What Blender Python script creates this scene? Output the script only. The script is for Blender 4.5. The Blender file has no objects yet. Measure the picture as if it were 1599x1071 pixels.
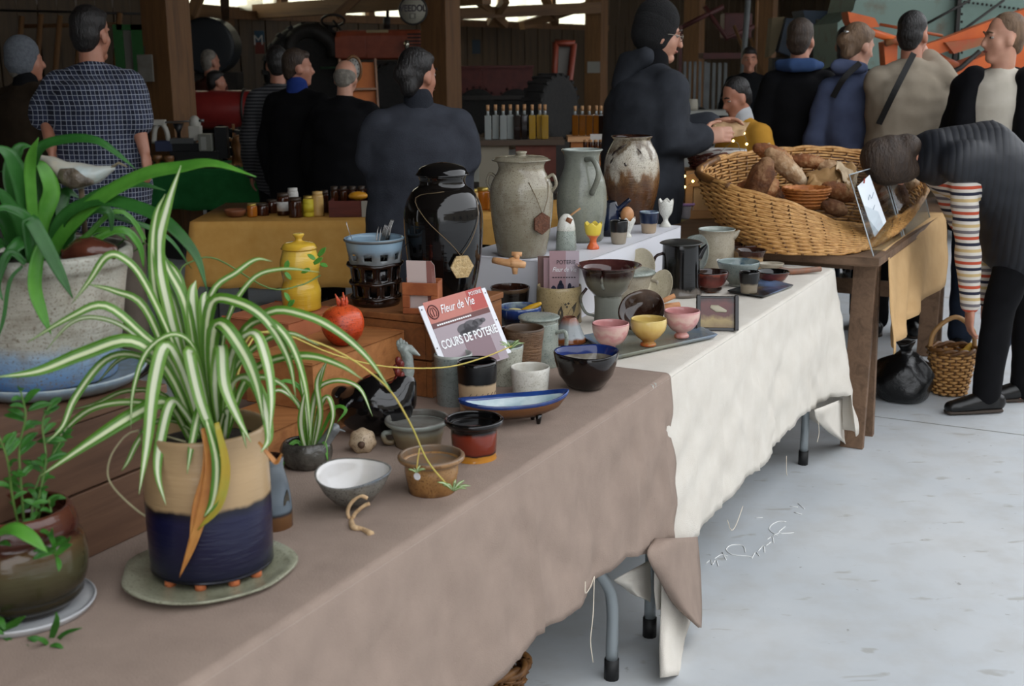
import bpy, bmesh, math, random
from mathutils import Vector, Matrix, noise
random.seed(7)
PI = math.pi
sc = bpy.context.scene
COL = sc.collection
# ---------------------------------------------------------------- camera
W, H, F = 1599.0, 1071.0, 1900.0
CAMH = 1.54
PITCH = math.atan((535.5 - 85) / F)
ROLL = math.radians(-0.5)
cam_d = bpy.data.cameras.new('camera')
cam = bpy.data.objects.new('camera', cam_d)
COL.objects.link(cam)
cam_d.sensor_width = 36
cam_d.lens = F / W * 36
cam_d.dof.use_dof = True
cam_d.dof.focus_distance = 3.5
cam_d.dof.aperture_fstop = 6.3
RM = (Matrix.Rotation(PI / 2 - PITCH, 4, 'X') @ Matrix.Rotation(ROLL, 4, 'Z'))
cam.matrix_world = Matrix.Translation((0, 0, CAMH)) @ RM
cam_d.clip_end = 200
sc.camera = cam
# ---------------------------------------------------------------- overcast daylight and exposure
wd = bpy.data.worlds.new('sky'); sc.world = wd; wd.use_nodes = True
bg = wd.node_tree.nodes['Background']
bg.inputs[0].default_value = (0.92, 0.955, 1.0, 1)
bg.inputs[1].default_value = 2.5
sc.view_settings.view_transform = 'Standard'
sc.view_settings.look = 'None'
sc.view_settings.gamma = 1
sc.view_settings.use_curve_mapping = False
sc.view_settings.exposure = 0.12
sc.cycles.use_denoising = True
sc.cycles.max_bounces = 8
sc.cycles.diffuse_bounces = 4
sc.cycles.glossy_bounces = 4
sc.cycles.transparent_max_bounces = 12
sc.cycles.sample_clamp_indirect = 6
# ---------------------------------------------------------------- measuring helpers (image frame -> place)
R3 = RM.to_3x3()
FWD = R3 @ Vector((0, 0, -1))
CAMP = Vector((0, 0, CAMH))
def ray(px, py): return R3 @ Vector((px - W / 2, -(py - H / 2), -F))
def P(px, py, z):
    d = ray(px, py); t = (z - CAMH) / d.z
    return Vector((d.x * t, d.y * t, z))
def PY(px, py, Y):
    d = ray(px, py); t = Y / d.y
    return CAMP + d * t
HA = math.radians(28)                     # long axis of the shed and of the stalls
UA = Vector((math.sin(HA), math.cos(HA), 0)); VA = Vector((math.cos(HA), -math.sin(HA), 0))
def UV(u, v, z=0): return UA * u + VA * v + Vector((0, 0, z))
def PV(px, py, v):
    d = ray(px, py); t = v / d.dot(VA)
    return CAMP + d * t
def S(p): return (Vector(p) - CAMP).dot(FWD) / F     # metres per pixel there
def uv_of(p): return p.dot(UA), p.dot(VA)
TMPS = bpy.data.scenes.new('workbench')
def bake(o):
    TMPS.collection.objects.link(o); vl = TMPS.view_layers[0]; vl.update(); dg = vl.depsgraph
    me = bpy.data.meshes.new_from_object(o.evaluated_get(dg)); bpy.data.objects.remove(o); return me
# ---------------------------------------------------------------- object helpers
def link(o): COL.objects.link(o); return o
def tag(o, label=None, cat=None, group=None, kind=None):
    if label: o['label'] = label
    if cat: o['category'] = cat
    if group: o['group'] = group
    if kind: o['kind'] = kind
    return o
def thing(name, label, cat, loc=(0, 0, 0), rz=0, group=None):
    o = link(bpy.data.objects.new(name, None)); o.location = loc; o.rotation_euler.z = rz
    o.empty_display_size = .05
    return tag(o, label, cat, group)
def mk(name, bm, m, parent=None, smooth=True, loc=None, rot=None):
    me = bpy.data.meshes.new(name)
    if isinstance(bm, bmesh.types.BMesh):
        bmesh.ops.recalc_face_normals(bm, faces=bm.faces); bm.to_mesh(me); bm.free()
    if smooth:
        for p in me.polygons: p.use_smooth = True
    for x in (m if isinstance(m, (list, tuple)) else [m]): me.materials.append(x)
    o = link(bpy.data.objects.new(name, me))
    if parent: o.parent = parent
    if loc is not None: o.location = loc
    if rot is not None: o.rotation_euler = rot
    return o
def copy_tree(o, parent=None):
    c = o.copy(); link(c); c.parent = parent
    for ch in list(o.children): copy_tree(ch, c)
    return c
def catmull(pts, n=4):
    pts = [Vector(p) for p in pts]
    if len(pts) < 3 or n <= 1: return pts
    out = []
    for i in range(len(pts) - 1):
        p0 = pts[i - 1] if i else pts[0] * 2 - pts[1]
        p1, p2 = pts[i], pts[i + 1]
        p3 = pts[i + 2] if i + 2 < len(pts) else p2 * 2 - p1
        for k in range(n):
            t = k / n
            out.append(.5 * ((2 * p1) + (p2 - p0) * t + (2 * p0 - 5 * p1 + 4 * p2 - p3) * t * t + (3 * p1 - p0 - 3 * p2 + p3) * t ** 3))
    out.append(pts[-1]); return out
def box(bm, x0, x1, y0, y1, z0, z1, M=None, bev=0, mi=0):
    r = bmesh.ops.create_cube(bm, size=1)
    vs = r['verts']
    for v in vs:
        v.co = Vector(((x0 + x1) / 2 + v.co.x * (x1 - x0), (y0 + y1) / 2 + v.co.y * (y1 - y0), (z0 + z1) / 2 + v.co.z * (z1 - z0)))
        if M: v.co = M @ v.co
    fs = {f for v in vs for f in v.link_faces}
    for f in fs: f.material_index = mi
    if bev:
        es = list({e for v in vs for e in v.link_edges})
        bmesh.ops.bevel(bm, geom=es, offset=bev, segments=2, affect='EDGES', profile=.6)
    return bm
def bx(name, dims, m, parent=None, loc=None, rot=None, bev=0, M=None):
    bm = bmesh.new(); box(bm, *dims, bev=bev, M=M); return mk(name, bm, m, parent, smooth=False, loc=loc, rot=rot)
def rings(bm, R_, closed=False, caps=True, mi=None):
    vr = [[bm.verts.new(p) for p in r] for r in R_]
    n = len(vr[0])
    for i in range(len(vr) - (0 if closed else 1)):
        a, b = vr[i], vr[(i + 1) % len(vr)]
        for j in range(n):
            f = bm.faces.new((a[j], a[(j + 1) % n], b[(j + 1) % n], b[j]))
            if mi: f.material_index = mi(i)
    if caps and not closed:
        bm.faces.new(vr[0][::-1]); bm.faces.new(vr[-1])
    return vr
def frame(t, side=None):
    t = t.normalized()
    s = side if side is not None else (Vector((1, 0, 0)) if abs(t.x) < .8 else Vector((0, 1, 0)))
    s = (s - t * s.dot(t)); s.normalize()
    return s, t.cross(s).normalized()
def tube(bm, pts, r, n=8, closed=False, sm=1, caps=True):
    pts = catmull(pts, sm) if sm > 1 else [Vector(p) for p in pts]
    m = len(pts)
    if not isinstance(r, (list, tuple)): rr = [r] * m
    else:
        rr = []
        for i in range(m):
            f = i / (m - 1) * (len(r) - 1); k = min(int(f), len(r) - 2); rr.append(r[k] + (r[k + 1] - r[k]) * (f - k))
    R_ = []; side = None
    for i in range(m):
        t = (pts[(i + 1) % m] - pts[i - 1]) if closed else (pts[min(i + 1, m - 1)] - pts[max(i - 1, 0)])
        if t.length < 1e-9: t = Vector((0, 0, 1))
        a, b = frame(t, side); side = a
        R_.append([pts[i] + (a * math.cos(q * 2 * PI / n) + b * math.sin(q * 2 * PI / n)) * rr[i] for q in range(n)])
    rings(bm, R_, closed, caps); return bm
def tb(name, pts, r, m, parent=None, n=8, sm=1, closed=False):
    bm = bmesh.new(); tube(bm, pts, r, n, closed, sm); return mk(name, bm, m, parent)
def loft(bm, pts, rad, side=Vector((1, 0, 0)), n=14, ends=True):
    """closed blob along pts with elliptical radii; rounded ends"""
    pts = [Vector(p) for p in pts]; R_ = []; m = len(pts)
    rad = [(q, q) if not isinstance(q, (tuple, list)) else q for q in rad]
    seq = []
    if ends:
        t = (pts[1] - pts[0]).normalized(); r0 = min(rad[0])
        for a in (80, 50, 22): seq.append((pts[0] - t * r0 * math.sin(math.radians(a)), [q * math.cos(math.radians(a)) for q in rad[0]], t))
    for i in range(m):
        t = (pts[min(i + 1, m - 1)] - pts[max(i - 1, 0)])
        seq.append((pts[i], rad[i], t))
    if ends:
        t = (pts[-1] - pts[-2]).normalized(); r0 = min(rad[-1])
        for a in (22, 50, 80): seq.append((pts[-1] + t * r0 * math.sin(math.radians(a)), [q * math.cos(math.radians(a)) for q in rad[-1]], t))
    for p, q, t in seq:
        a, b = frame(t, side)
        R_.append([p + a * math.cos(k * 2 * PI / n) * q[0] + b * math.sin(k * 2 * PI / n) * q[1] for k in range(n)])
    rings(bm, R_); return bm
def ell(bm, c, r, M=None, u=14, v=10):
    res = bmesh.ops.create_uvsphere(bm, u_segments=u, v_segments=v, radius=1)
    for x in res['verts']:
        p = Vector((x.co.x * r[0], x.co.y * r[1], x.co.z * r[2]))
        if M: p = M @ p
        x.co = p + Vector(c)
    return bm
def lathe(bm, prof, n=36, sm=3, wob=0, sx=1, sy=1, inner_from=None, twist=0, M=None):
    """prof [(r,z)] swept about z; prof points with inner index >= inner_from get material 1"""
    pr = []
    for i in range(len(prof) - 1):
        pass
    pts = catmull([(a, b, 0) for a, b in prof], sm) if sm > 1 else [Vector((a, b, 0)) for a, b in prof]
    R_ = []
    for k, p in enumerate(pts):
        r = max(p.x, .0004); z = p.y; row = []
        for j in range(n):
            a = j * 2 * PI / n
            w = 1 + (wob * noise.noise(Vector((math.cos(a) * 1.3, math.sin(a) * 1.3, z * 9 + 3))) if wob else 0)
            q = Vector((math.cos(a) * r * w * sx, math.sin(a) * r * w * sy, z))
            row.append(M @ q if M else q)
        R_.append(row)
    inn = None if inner_from is None else (inner_from * sm if sm > 1 else inner_from)
    rings(bm, R_, mi=(None if inn is None else (lambda i: 1 if i >= inn else 0)))
    return bm
def vprof(o, t=.005, floor=None):
    """closed pot wall from outer profile base->rim"""
    z0 = o[0][1]
    p = [(.0005, z0)] + list(o)
    inner = [(max(r - t, .001), z) for r, z in o[::-1]]
    inner = [(inner[0][0], inner[0][1] + t * .3)] + [q for q in inner[1:] if q[1] > z0 + t * 1.6]
    fz = floor if floor is not None else z0 + t * 1.5
    inner = [q for q in inner if q[1] > fz + t * .4] or inner[:1]
    rf = inner[-1][0] * .93
    return p + inner + [(rf, fz), (.0005, fz)], len(p) - 1
# ---------------------------------------------------------------- materials
def C(c):
    if isinstance(c, str):
        c = c.lstrip('#'); c = [int(c[i:i + 2], 16) for i in (0, 2, 4)]
    f = lambda v: (v / 255 / 12.92) if v / 255 <= .04045 else (((v / 255) + .055) / 1.055) ** 2.4
    return (f(c[0]), f(c[1]), f(c[2]), 1)
class NT:
    def __init__(s, name):
        s.m = bpy.data.materials.new(name); s.m.use_nodes = True
        s.t = s.m.node_tree; s.n = s.t.nodes; s.b = s.n['Principled BSDF']; s.l = s.t.links.new
    def tex(s, kind='Object', scale=None):
        c = s.n.new('ShaderNodeTexCoord'); o = c.outputs[kind]
        if scale is not None:
            mp = s.n.new('ShaderNodeMapping'); mp.inputs['Scale'].default_value = scale if isinstance(scale, (tuple, list)) else (scale,) * 3
            s.l(o, mp.inputs[0]); o = mp.outputs[0]
        return o
    def noise(s, vec, scale=5, detail=4, rough=.55, dist=0):
        n = s.n.new('ShaderNodeTexNoise'); n.inputs['Scale'].default_value = scale; n.inputs['Detail'].default_value = detail
        n.inputs['Roughness'].default_value = rough; n.inputs['Distortion'].default_value = dist
        s.l(vec, n.inputs['Vector']); return n.outputs['Fac']
    def ramp(s, fac, stops, interp='LINEAR'):
        r = s.n.new('ShaderNodeValToRGB'); r.color_ramp.interpolation = interp
        e = r.color_ramp.elements
        while len(e) < len(stops): e.new(.5)
        for x, (p, c) in zip(e, stops): x.position = min(max(p, 0), 1); x.color = C(c) if isinstance(c, str) else c
        s.l(fac, r.inputs[0]); return r.outputs[0]
    def mix(s, fac, a, b, mode='MIX'):
        m = s.n.new('ShaderNodeMix'); m.data_type = 'RGBA'; m.blend_type = mode
        for v, k in ((fac, 0), (a, 6), (b, 7)):
            if isinstance(v, str): v = C(v)
            if isinstance(v, (int, float, tuple)): m.inputs[k].default_value = v
            else: s.l(v, m.inputs[k])
        return m.outputs[2]
    def math(s, op, a, b=None):
        m = s.n.new('ShaderNodeMath'); m.operation = op
        for v, k in ((a, 0), (b, 1)):
            if v is None: continue
            if isinstance(v, (int, float)): m.inputs[k].default_value = v
            else: s.l(v, m.inputs[k])
        return m.outputs[0]
    def sep(s, vec):
        x = s.n.new('ShaderNodeSeparateXYZ'); s.l(vec, x.inputs[0]); return x.outputs
    def bump(s, h, strength=.3, dist=.01):
        b = s.n.new('ShaderNodeBump'); b.inputs['Strength'].default_value = strength; b.inputs['Distance'].default_value = dist
        s.l(h, b.inputs['Height']); s.l(b.outputs[0], s.b.inputs['Normal'])
    def col(s, v):
        if isinstance(v, str): v = C(v)
        if isinstance(v, tuple): s.b.inputs['Base Color'].default_value = v
        else: s.l(v, s.b.inputs['Base Color'])
    def set(s, **k):
        for a, v in k.items(): s.b.inputs[a.replace('_', ' ')].default_value = v
        return s
MC = {}
def mat(name, c, rough=.6, c2=None, ns=8, bump=0, bs=40, metal=0, coat=0, stretch=(1, 1, 1), lo=.35, hi=.65, spec=None):
    if name in MC: return MC[name]
    t = NT(name); t.set(Roughness=rough, Metallic=metal)
    if coat: t.b.inputs['Coat Weight'].default_value = coat * .35; t.b.inputs['Specular IOR Level'].default_value = .4; t.b.inputs['Coat Roughness'].default_value = .08
    if spec is not None: t.b.inputs['Specular IOR Level'].default_value = spec
    v = t.tex('Object', stretch)
    if c2: t.col(t.ramp(t.noise(v, ns, 5), [(lo, c), (hi, c2)]))
    else: t.col(c)
    if bump: t.bump(t.noise(v, bs, 4), bump, .01)
    MC[name] = t.m; return t.m
def glaze(name, stops, amt=.06, ns=5, rough=.16, spk=None, bump=.08, bs=14, coat=.4, drip=True, hard=False, axis=2):
    """glaze bands up the pot, with runny edges; stops in fractions of the height"""
    if name in MC: return MC[name]
    t = NT(name); t.set(Roughness=rough); t.b.inputs['Specular IOR Level'].default_value = .4; t.b.inputs['Coat Weight'].default_value = coat * .35; t.b.inputs['Coat Roughness'].default_value = .06
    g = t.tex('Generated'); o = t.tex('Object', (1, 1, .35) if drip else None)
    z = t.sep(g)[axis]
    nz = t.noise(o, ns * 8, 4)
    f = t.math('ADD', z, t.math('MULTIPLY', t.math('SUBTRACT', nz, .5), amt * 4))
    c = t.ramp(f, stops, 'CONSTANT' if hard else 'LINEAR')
    if spk:
        sp = t.noise(t.tex('Object'), 260, 2, .7)
        c = t.mix(t.ramp(sp, [(.56, '#000000'), (.68, '#ffffff')]), c, spk)
        cl = t.noise(t.tex('Object'), 26, 3)
        c = t.mix(t.math('MULTIPLY', t.ramp(cl, [(.5, '#000000'), (.72, '#ffffff')]), .55), c, spk)
    t.col(c)
    if bump: t.bump(t.noise(t.tex('Object', (.4, .4, 3)), bs * 4, 3), bump, .006)
    MC[name] = t.m; return t.m
def wood(name, c1, c2, c3=None, axis=0, scale=6, rough=.65):
    if name in MC: return MC[name]
    t = NT(name); t.set(Roughness=rough)
    s = [scale] * 3; s[axis] = scale * .07
    v = t.tex('Object', tuple(s)); n = t.noise(v, 4, 6, .6, .8)
    fine = t.noise(v, 26, 3)
    c = t.ramp(n, [(.3, c1), (.55, c2), (.75, c3 or c1)])
    c = t.mix(t.math('MULTIPLY', fine, .35), c, c1, 'MULTIPLY'); t.col(c)
    t.bump(n, .25, .006); MC[name] = t.m; return t.m
def fabric(name, c, c2=None, rough=.9, weave=500, bump=.25, wr=0):
    if name in MC: return MC[name]
    t = NT(name); t.set(Roughness=rough); t.b.inputs['Specular IOR Level'].default_value = .15
    v = t.tex('Object'); n = t.noise(v, 14, 5)
    t.col(t.ramp(n, [(.3, c), (.7, c2 or c)]))
    w = t.noise(v, weave, 1)
    if wr:
        w2 = t.noise(t.tex('Object', (1, 1, .6)), 5, 3, .5, 1.2)
        w = t.math('ADD', t.math('MULTIPLY', w, .12), t.math('MULTIPLY', w2, wr))
    t.bump(w, bump, .02 if wr else .004); MC[name] = t.m; return t.m
# ================================================================ THE SHED
def floor_mat():
    t = NT('concrete_floor'); t.set(Roughness=.55)
    v = t.tex('Object'); n1 = t.noise(v, .9, 6, .6, .3); n2 = t.noise(v, 7, 5)
    c = t.ramp(n1, [(.3, '#acb1b5'), (.5, '#b9bdc0'), (.7, '#c1c3c4')])
    c = t.mix(t.math('MULTIPLY', t.ramp(n2, [(.45, '#000000'), (.75, '#ffffff')]), .35), c, '#a09a90')
    sm = t.noise(t.tex('Object', (2.2, 5, 1)), 3.3, 3, .5, .4)
    c = t.mix(t.math('MULTIPLY', t.ramp(sm, [(.64, '#000000'), (.71, '#ffffff')]), .5), c, '#8f8a80')
    sp = t.noise(v, 30, 2)
    c = t.mix(t.math('MULTIPLY', t.ramp(sp, [(.72, '#000000'), (.78, '#ffffff')]), .6), c, '#6c675f')
    t.col(c); t.bump(n2, .06, .01); return t.m
M_floor = floor_mat()
def quad_uv(bm, u0, u1, v0, v1, z):
    bm.faces.new([bm.verts.new(UV(*q, z)) for q in ((u0, v0), (u1, v0), (u1, v1), (u0, v1))])
bm = bmesh.new(); quad_uv(bm, -14, 44, -10.2, 24, 0); fl = tag(mk('floor', bm, M_floor, smooth=False), kind='structure')
# joints cut in the slab
M_joint = mat('joint', '#77776f', .9)
for (u0, v0, u1, v1) in ((5.2, -10, 5.2, 20), (10.6, -10, 10.6, 20), (-9, .55, 40, .55), (-9, 5.2, 40, 5.2)):
    bm = bmesh.new(); a, b = UV(u0, v0), UV(u1, v1); d = (b - a).normalized(); s = Vector((-d.y, d.x, 0)) * .004
    bm.faces.new([bm.verts.new(q + Vector((0, 0, .0006))) for q in (a - s, b - s, b + s, a + s)]); mk('slab_joint', bm, M_joint, fl, False)
# side wall of ribbed boards with a strip of translucent panes under the eaves
M_board = wood('wall_board', '#3f301e', '#524028', '#473622', axis=2, scale=3)
M_timber = wood('timber', '#5a3d22', '#7a5530', '#684828', axis=2, scale=4)
M_beam = wood('beam_timber', '#5c4128', '#7a5833', '#684a2b', axis=0, scale=3)
WV = -9.6; WZ0, WZ1 = 2.06, 2.85
wall = tag(link(bpy.data.objects.new('wall_side', None)), kind='structure')
def boards(z0, z1, u0, u1, name='board', step=.24):
    me = None; u = u0; k = 0
    while u < u1:
        if me is None:
            o = bx(name, (0, step - .014, -.03, 0, z0, z1), M_board, wall); me = o.data
        else:
            o = link(bpy.data.objects.new(name, me)); o.parent = wall
        p = UV(u, WV - (.008 if k % 2 else 0)); o.location = p; o.rotation_euler.z = PI / 2 - HA; u += step; k += 1
boards(0, WZ0, -4, 34)
boards(WZ1, 5.2, -4, 34)
boards(WZ0, WZ1, -4, 10.3)
boards(WZ0, WZ1, 21.6, 34)
bm = bmesh.new(); box(bm, -4, 34, WV - .10, WV - .06, 0, WZ0, M=Matrix(((UA.x, VA.x, 0, 0), (UA.y, VA.y, 0, 0), (0, 0, 1, 0), (0, 0, 0, 1))))
MUV = Matrix(((UA.x, VA.x, 0, 0), (UA.y, VA.y, 0, 0), (0, 0, 1, 0), (0, 0, 0, 1)))
mk('wall_backing', bm, M_board, wall, False)
bm = bmesh.new(); box(bm, -4, 34, WV - .10, WV - .06, WZ1, 5.3, M=MUV); mk('wall_backing', bm, M_board, wall, False)
def pane_mat():
    t = NT('translucent_pane'); n = t.n; tr = n.new('ShaderNodeBsdfTransparent'); tl = n.new('ShaderNodeBsdfTranslucent')
    tr.inputs[0].default_value = (1, .97, .84, 1); tl.inputs[0].default_value = (.9, .87, .72, 1)
    mx = n.new('ShaderNodeMixShader'); mx.inputs[0].default_value = .45
    t.l(tr.outputs[0], mx.inputs[1]); t.l(tl.outputs[0], mx.inputs[2]); t.l(mx.outputs[0], n['Material Output'].inputs[0]); return t.m
M_pane = pane_mat()
win = tag(link(bpy.data.objects.new('window_1', None)), kind='structure')
u = 10.4; k = 0
while u < 20.5:
    bm = bmesh.new(); box(bm, u, u + 1.72, WV - .02, WV - .012, WZ0, WZ1, M=MUV); mk('pane', bm, M_pane, win, False)
    bm = bmesh.new(); box(bm, u + 1.72, u + 1.86, WV - .06, WV + .05, WZ0 - .05, WZ1 + .05, M=MUV); mk('mullion', bm, M_timber, win, False)
    u += 1.86
for z in (WZ0 - .1, WZ1):
    bm = bmesh.new(); box(bm, 10.3, 22, WV - .06, WV + .06, z, z + .1, M=MUV); mk('rail', bm, M_timber, win, False)
# end wall far behind, dark
wall2 = tag(link(bpy.data.objects.new('wall_end', None)), kind='structure')
u, k, me = 0, 0, None
v = -9.9
while v < 9:
    bm = None
    if me is None:
        bm = bmesh.new(); box(bm, 0, .03, 0, .29, 0, 5.2, M=MUV); o = mk('board', bm, M_board, wall2, False); me = o.data
    else: o = link(bpy.data.objects.new('board', me)); o.parent = wall2
    o.location = UV(34 + (.01 if k % 2 else 0), v); v += .3; k += 1
bm = bmesh.new(); box(bm, 34.05, 34.1, -10, 9.2, 0, 5.3, M=MUV); mk('wall_backing', bm, M_board, wall2, False)
# near end wall, unseen, widened to block light from behind the camera
bm = bmesh.new(); box(bm, -5.1, -5, -10, .2, 0, 4.69, M=MUV); tag(mk('wall_near', bm, M_board, None, False), kind='structure')
# roof
bm = bmesh.new(); box(bm, -6, 34.2, -10.1, .2, 4.7, 4.8, M=MUV); tag(mk('ceiling', bm, mat('roof_sheet', '#4a4238', .8), None, False), kind='structure')
# right side further in: closed wall beyond the opening
bm = bmesh.new(); box(bm, 19, 34.2, 3.0, 3.1, 0, 4.69, M=MUV); tag(mk('wall_right', bm, M_board, None, False), kind='structure')
# unseen building added across the yard to cut low sky light and reflections
yd = tag(link(bpy.data.objects.new('wall_sky_blocker', None)), kind='structure')
bm = bmesh.new(); box(bm, -26, 40, 16, 16.4, 0, 6.2, M=MUV); mk('blocker_wall', bm, mat('blocker_render', '#8a8478', .9, '#7a7468', 1), yd, False)
for k in range(9):
    bm = bmesh.new(); box(bm, -22 + k * 7, -20 + k * 7, 15.95, 16.02, 1.2, 3.2, M=MUV); mk('blocker_shutter', bm, mat('blocker_shutter_paint', '#3a3f44', .5), yd, False)
bm = bmesh.new(); box(bm, -26.4, 40.4, 15.6, 16.8, 6.2, 6.6, M=MUV); mk('eaves', bm, mat('blocker_eaves', '#3a3430', .8), yd, False)  # top of the added sky-blocking building
# posts
def post(px, u, v, w, label):
    o = thing('timber_post', label, 'post', UV(u, v), PI / 2 - HA, 'timber posts of the shed')
    bx('post_shaft', (-w / 2, w / 2, -w / 2, w / 2, 0, 4.66), M_timber, o, bev=.008)
    bx('knee_brace', (-.05, .05, -.06, .06, -.75, .75), M_timber, o, loc=(.5, 0, 3.7), rot=(0, PI / 4, 0))
    bx('base_shoe', (-w / 2 - .015, w / 2 + .015, -w / 2 - .015, w / 2 + .015, 0, .18), mat('shoe_steel', '#555555', .5, metal=.8), o)
    return o
def post_at(px, Y, w, label):
    p = PY(px, 85, Y); u, v = uv_of(p); post(px, u, v, w, label)
post_at(263, 9.6, .26, 'thick timber post beside the man in the plaid shirt')
post_at(689, 12.4, .29, 'timber post behind the woman in the grey sweater')
post_at(931, 19.2, .27, 'timber post behind the man in the black beanie, with a white notice on it')
post_at(1083, 20.5, .27, 'timber post to the right of the black beanie')
post_at(1196, 21, .27, 'dark timber post behind the boy with the blue hood')
# tie beams and truss members seen under the roof
def beam(a, b, w, name='tie_beam', parent=None):
    a, b = Vector(a), Vector(b); d = b - a; q = d.to_track_quat('X', 'Z')
    return bx(name, (0, d.length, -w / 2, w / 2, -w / 2, w / 2), M_beam, parent, loc=a, rot=q.to_euler())
tr = tag(link(bpy.data.objects.new('trim_1', None)), kind='structure')
for Y in (13.0, 17.5, 22.0):
    zc = CAMH + (85 - 8) * Y / F
    a = PY(200 if Y < 14 else 380, 40, Y); b = PY(900, -12, Y)
    beam(PY(380, 20, Y + 2), PY(760, -6, Y), .16, 'truss_beam', tr)
beam(PY(705, 22, 18), PY(935, 12, 19), .16, 'truss_beam', tr)
beam(PY(740, -5, 18), PY(790, 40, 18.5), .1, 'truss_brace', tr)
beam(PY(790, 0, 18), PY(765, 36, 18.5), .1, 'truss_brace', tr)
beam(PY(815, 40, 19), PY(935, 3, 20), .12, 'truss_beam', tr)
beam(PY(850, -4, 19), PY(868, 36, 19.5), .1, 'truss_brace', tr)
beam(PY(525, 26, 13.5), PY(560, -6, 13.5), .09, 'truss_brace', tr)
beam(PY(310, -5, 11), PY(300, 24, 11), .09, 'truss_brace', tr)
beam(PY(288, 22, 13.6), PY(470, 34, 16.5), .22, 'truss_beam', tr)
beam(PY(350, -10, 11), PY(352, 26, 14), .08, 'truss_brace', tr)
for i, u in enumerate((12, 15.5, 19, 23, 27)):
    beam(UV(u, -9.85, 0), UV(u, -9.85, 4.7), .16, 'wall_stud', tr)
beam(UV(8.5, -9.8, 1.2), UV(34, -9.8, 1.2), .12, 'wall_girt', tr)
# ================================================================ POTTERY STALL: tables and cloths
TZ = .745                    # cloth surface height
FV = -1.05                   # front edge of the stall
def interp(tab, x):
    if x <= tab[0][0]: return tab[0][1]
    for (a, b), (c, d) in zip(tab, tab[1:]):
        if x <= c:
            t = (x - a) / (c - a); t = t * t * (3 - 2 * t) if False else t
            return b + (d - b) * t
    return tab[-1][1]
M_plas = mat('table_plastic', '#c9c9c4', .5)
M_tubeg = mat('leg_paint', '#8b9295', .35, metal=.3)
M_black = mat('black_rubber', '#0d0d0e', .6)
def folding_table(u0, u1, label):
    root = thing('folding_table', label, 'table', UV((u0 + u1) / 2, FV - .46), 0, 'folding tables of the pottery stall')
    inv = Matrix.Translation(-root.location)
    bm = bmesh.new(); box(bm, u0, u1, FV - .93, FV - .008, TZ - .05, TZ - .008, M=inv @ MUV, bev=.01); mk('tabletop', bm, M_plas, root, False)
    for e, s in ((u0 + .12, 1), (u1 - .12, -1)):
        for v in (FV - .05, FV - .86):
            pts = [UV(e + s * .25, v - (.06 if v > -1.3 else -.06), TZ - .05), UV(e + s * .18, v - (.05 if v > -1.3 else -.05), .48), UV(e + s * .03, v - .01, .28), UV(e, v, .2), UV(e, v, .05)]
            l = tb('leg', [inv @ p for p in pts], .0155, M_tubeg, root, 10, 4)
            tb('foot_cap', [inv @ UV(e, v, .055), inv @ UV(e, v, 0)], .019, M_black, l, 10)
        tb('crossbar', [inv @ UV(e + s * .2, FV - .1, .5), inv @ UV(e + s * .2, FV - .82, .5)], .012, M_tubeg, root, 8)
    return root
folding_table(.87, 2.71, 'grey-legged folding table under the beige cloth')
folding_table(2.73, 4.56, 'grey-legged folding table under the white cloth')
folding_table(-.98, .85, 'folding table under the near end of the beige cloth')
M_beige = fabric('beige_linen', '#8d7c71', '#978579', weave=420, bump=.5, wr=.45)
M_white = fabric('cream_cotton', '#cfc8bd', '#d6d0c6', weave=420, bump=.5, wr=.35)
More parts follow.
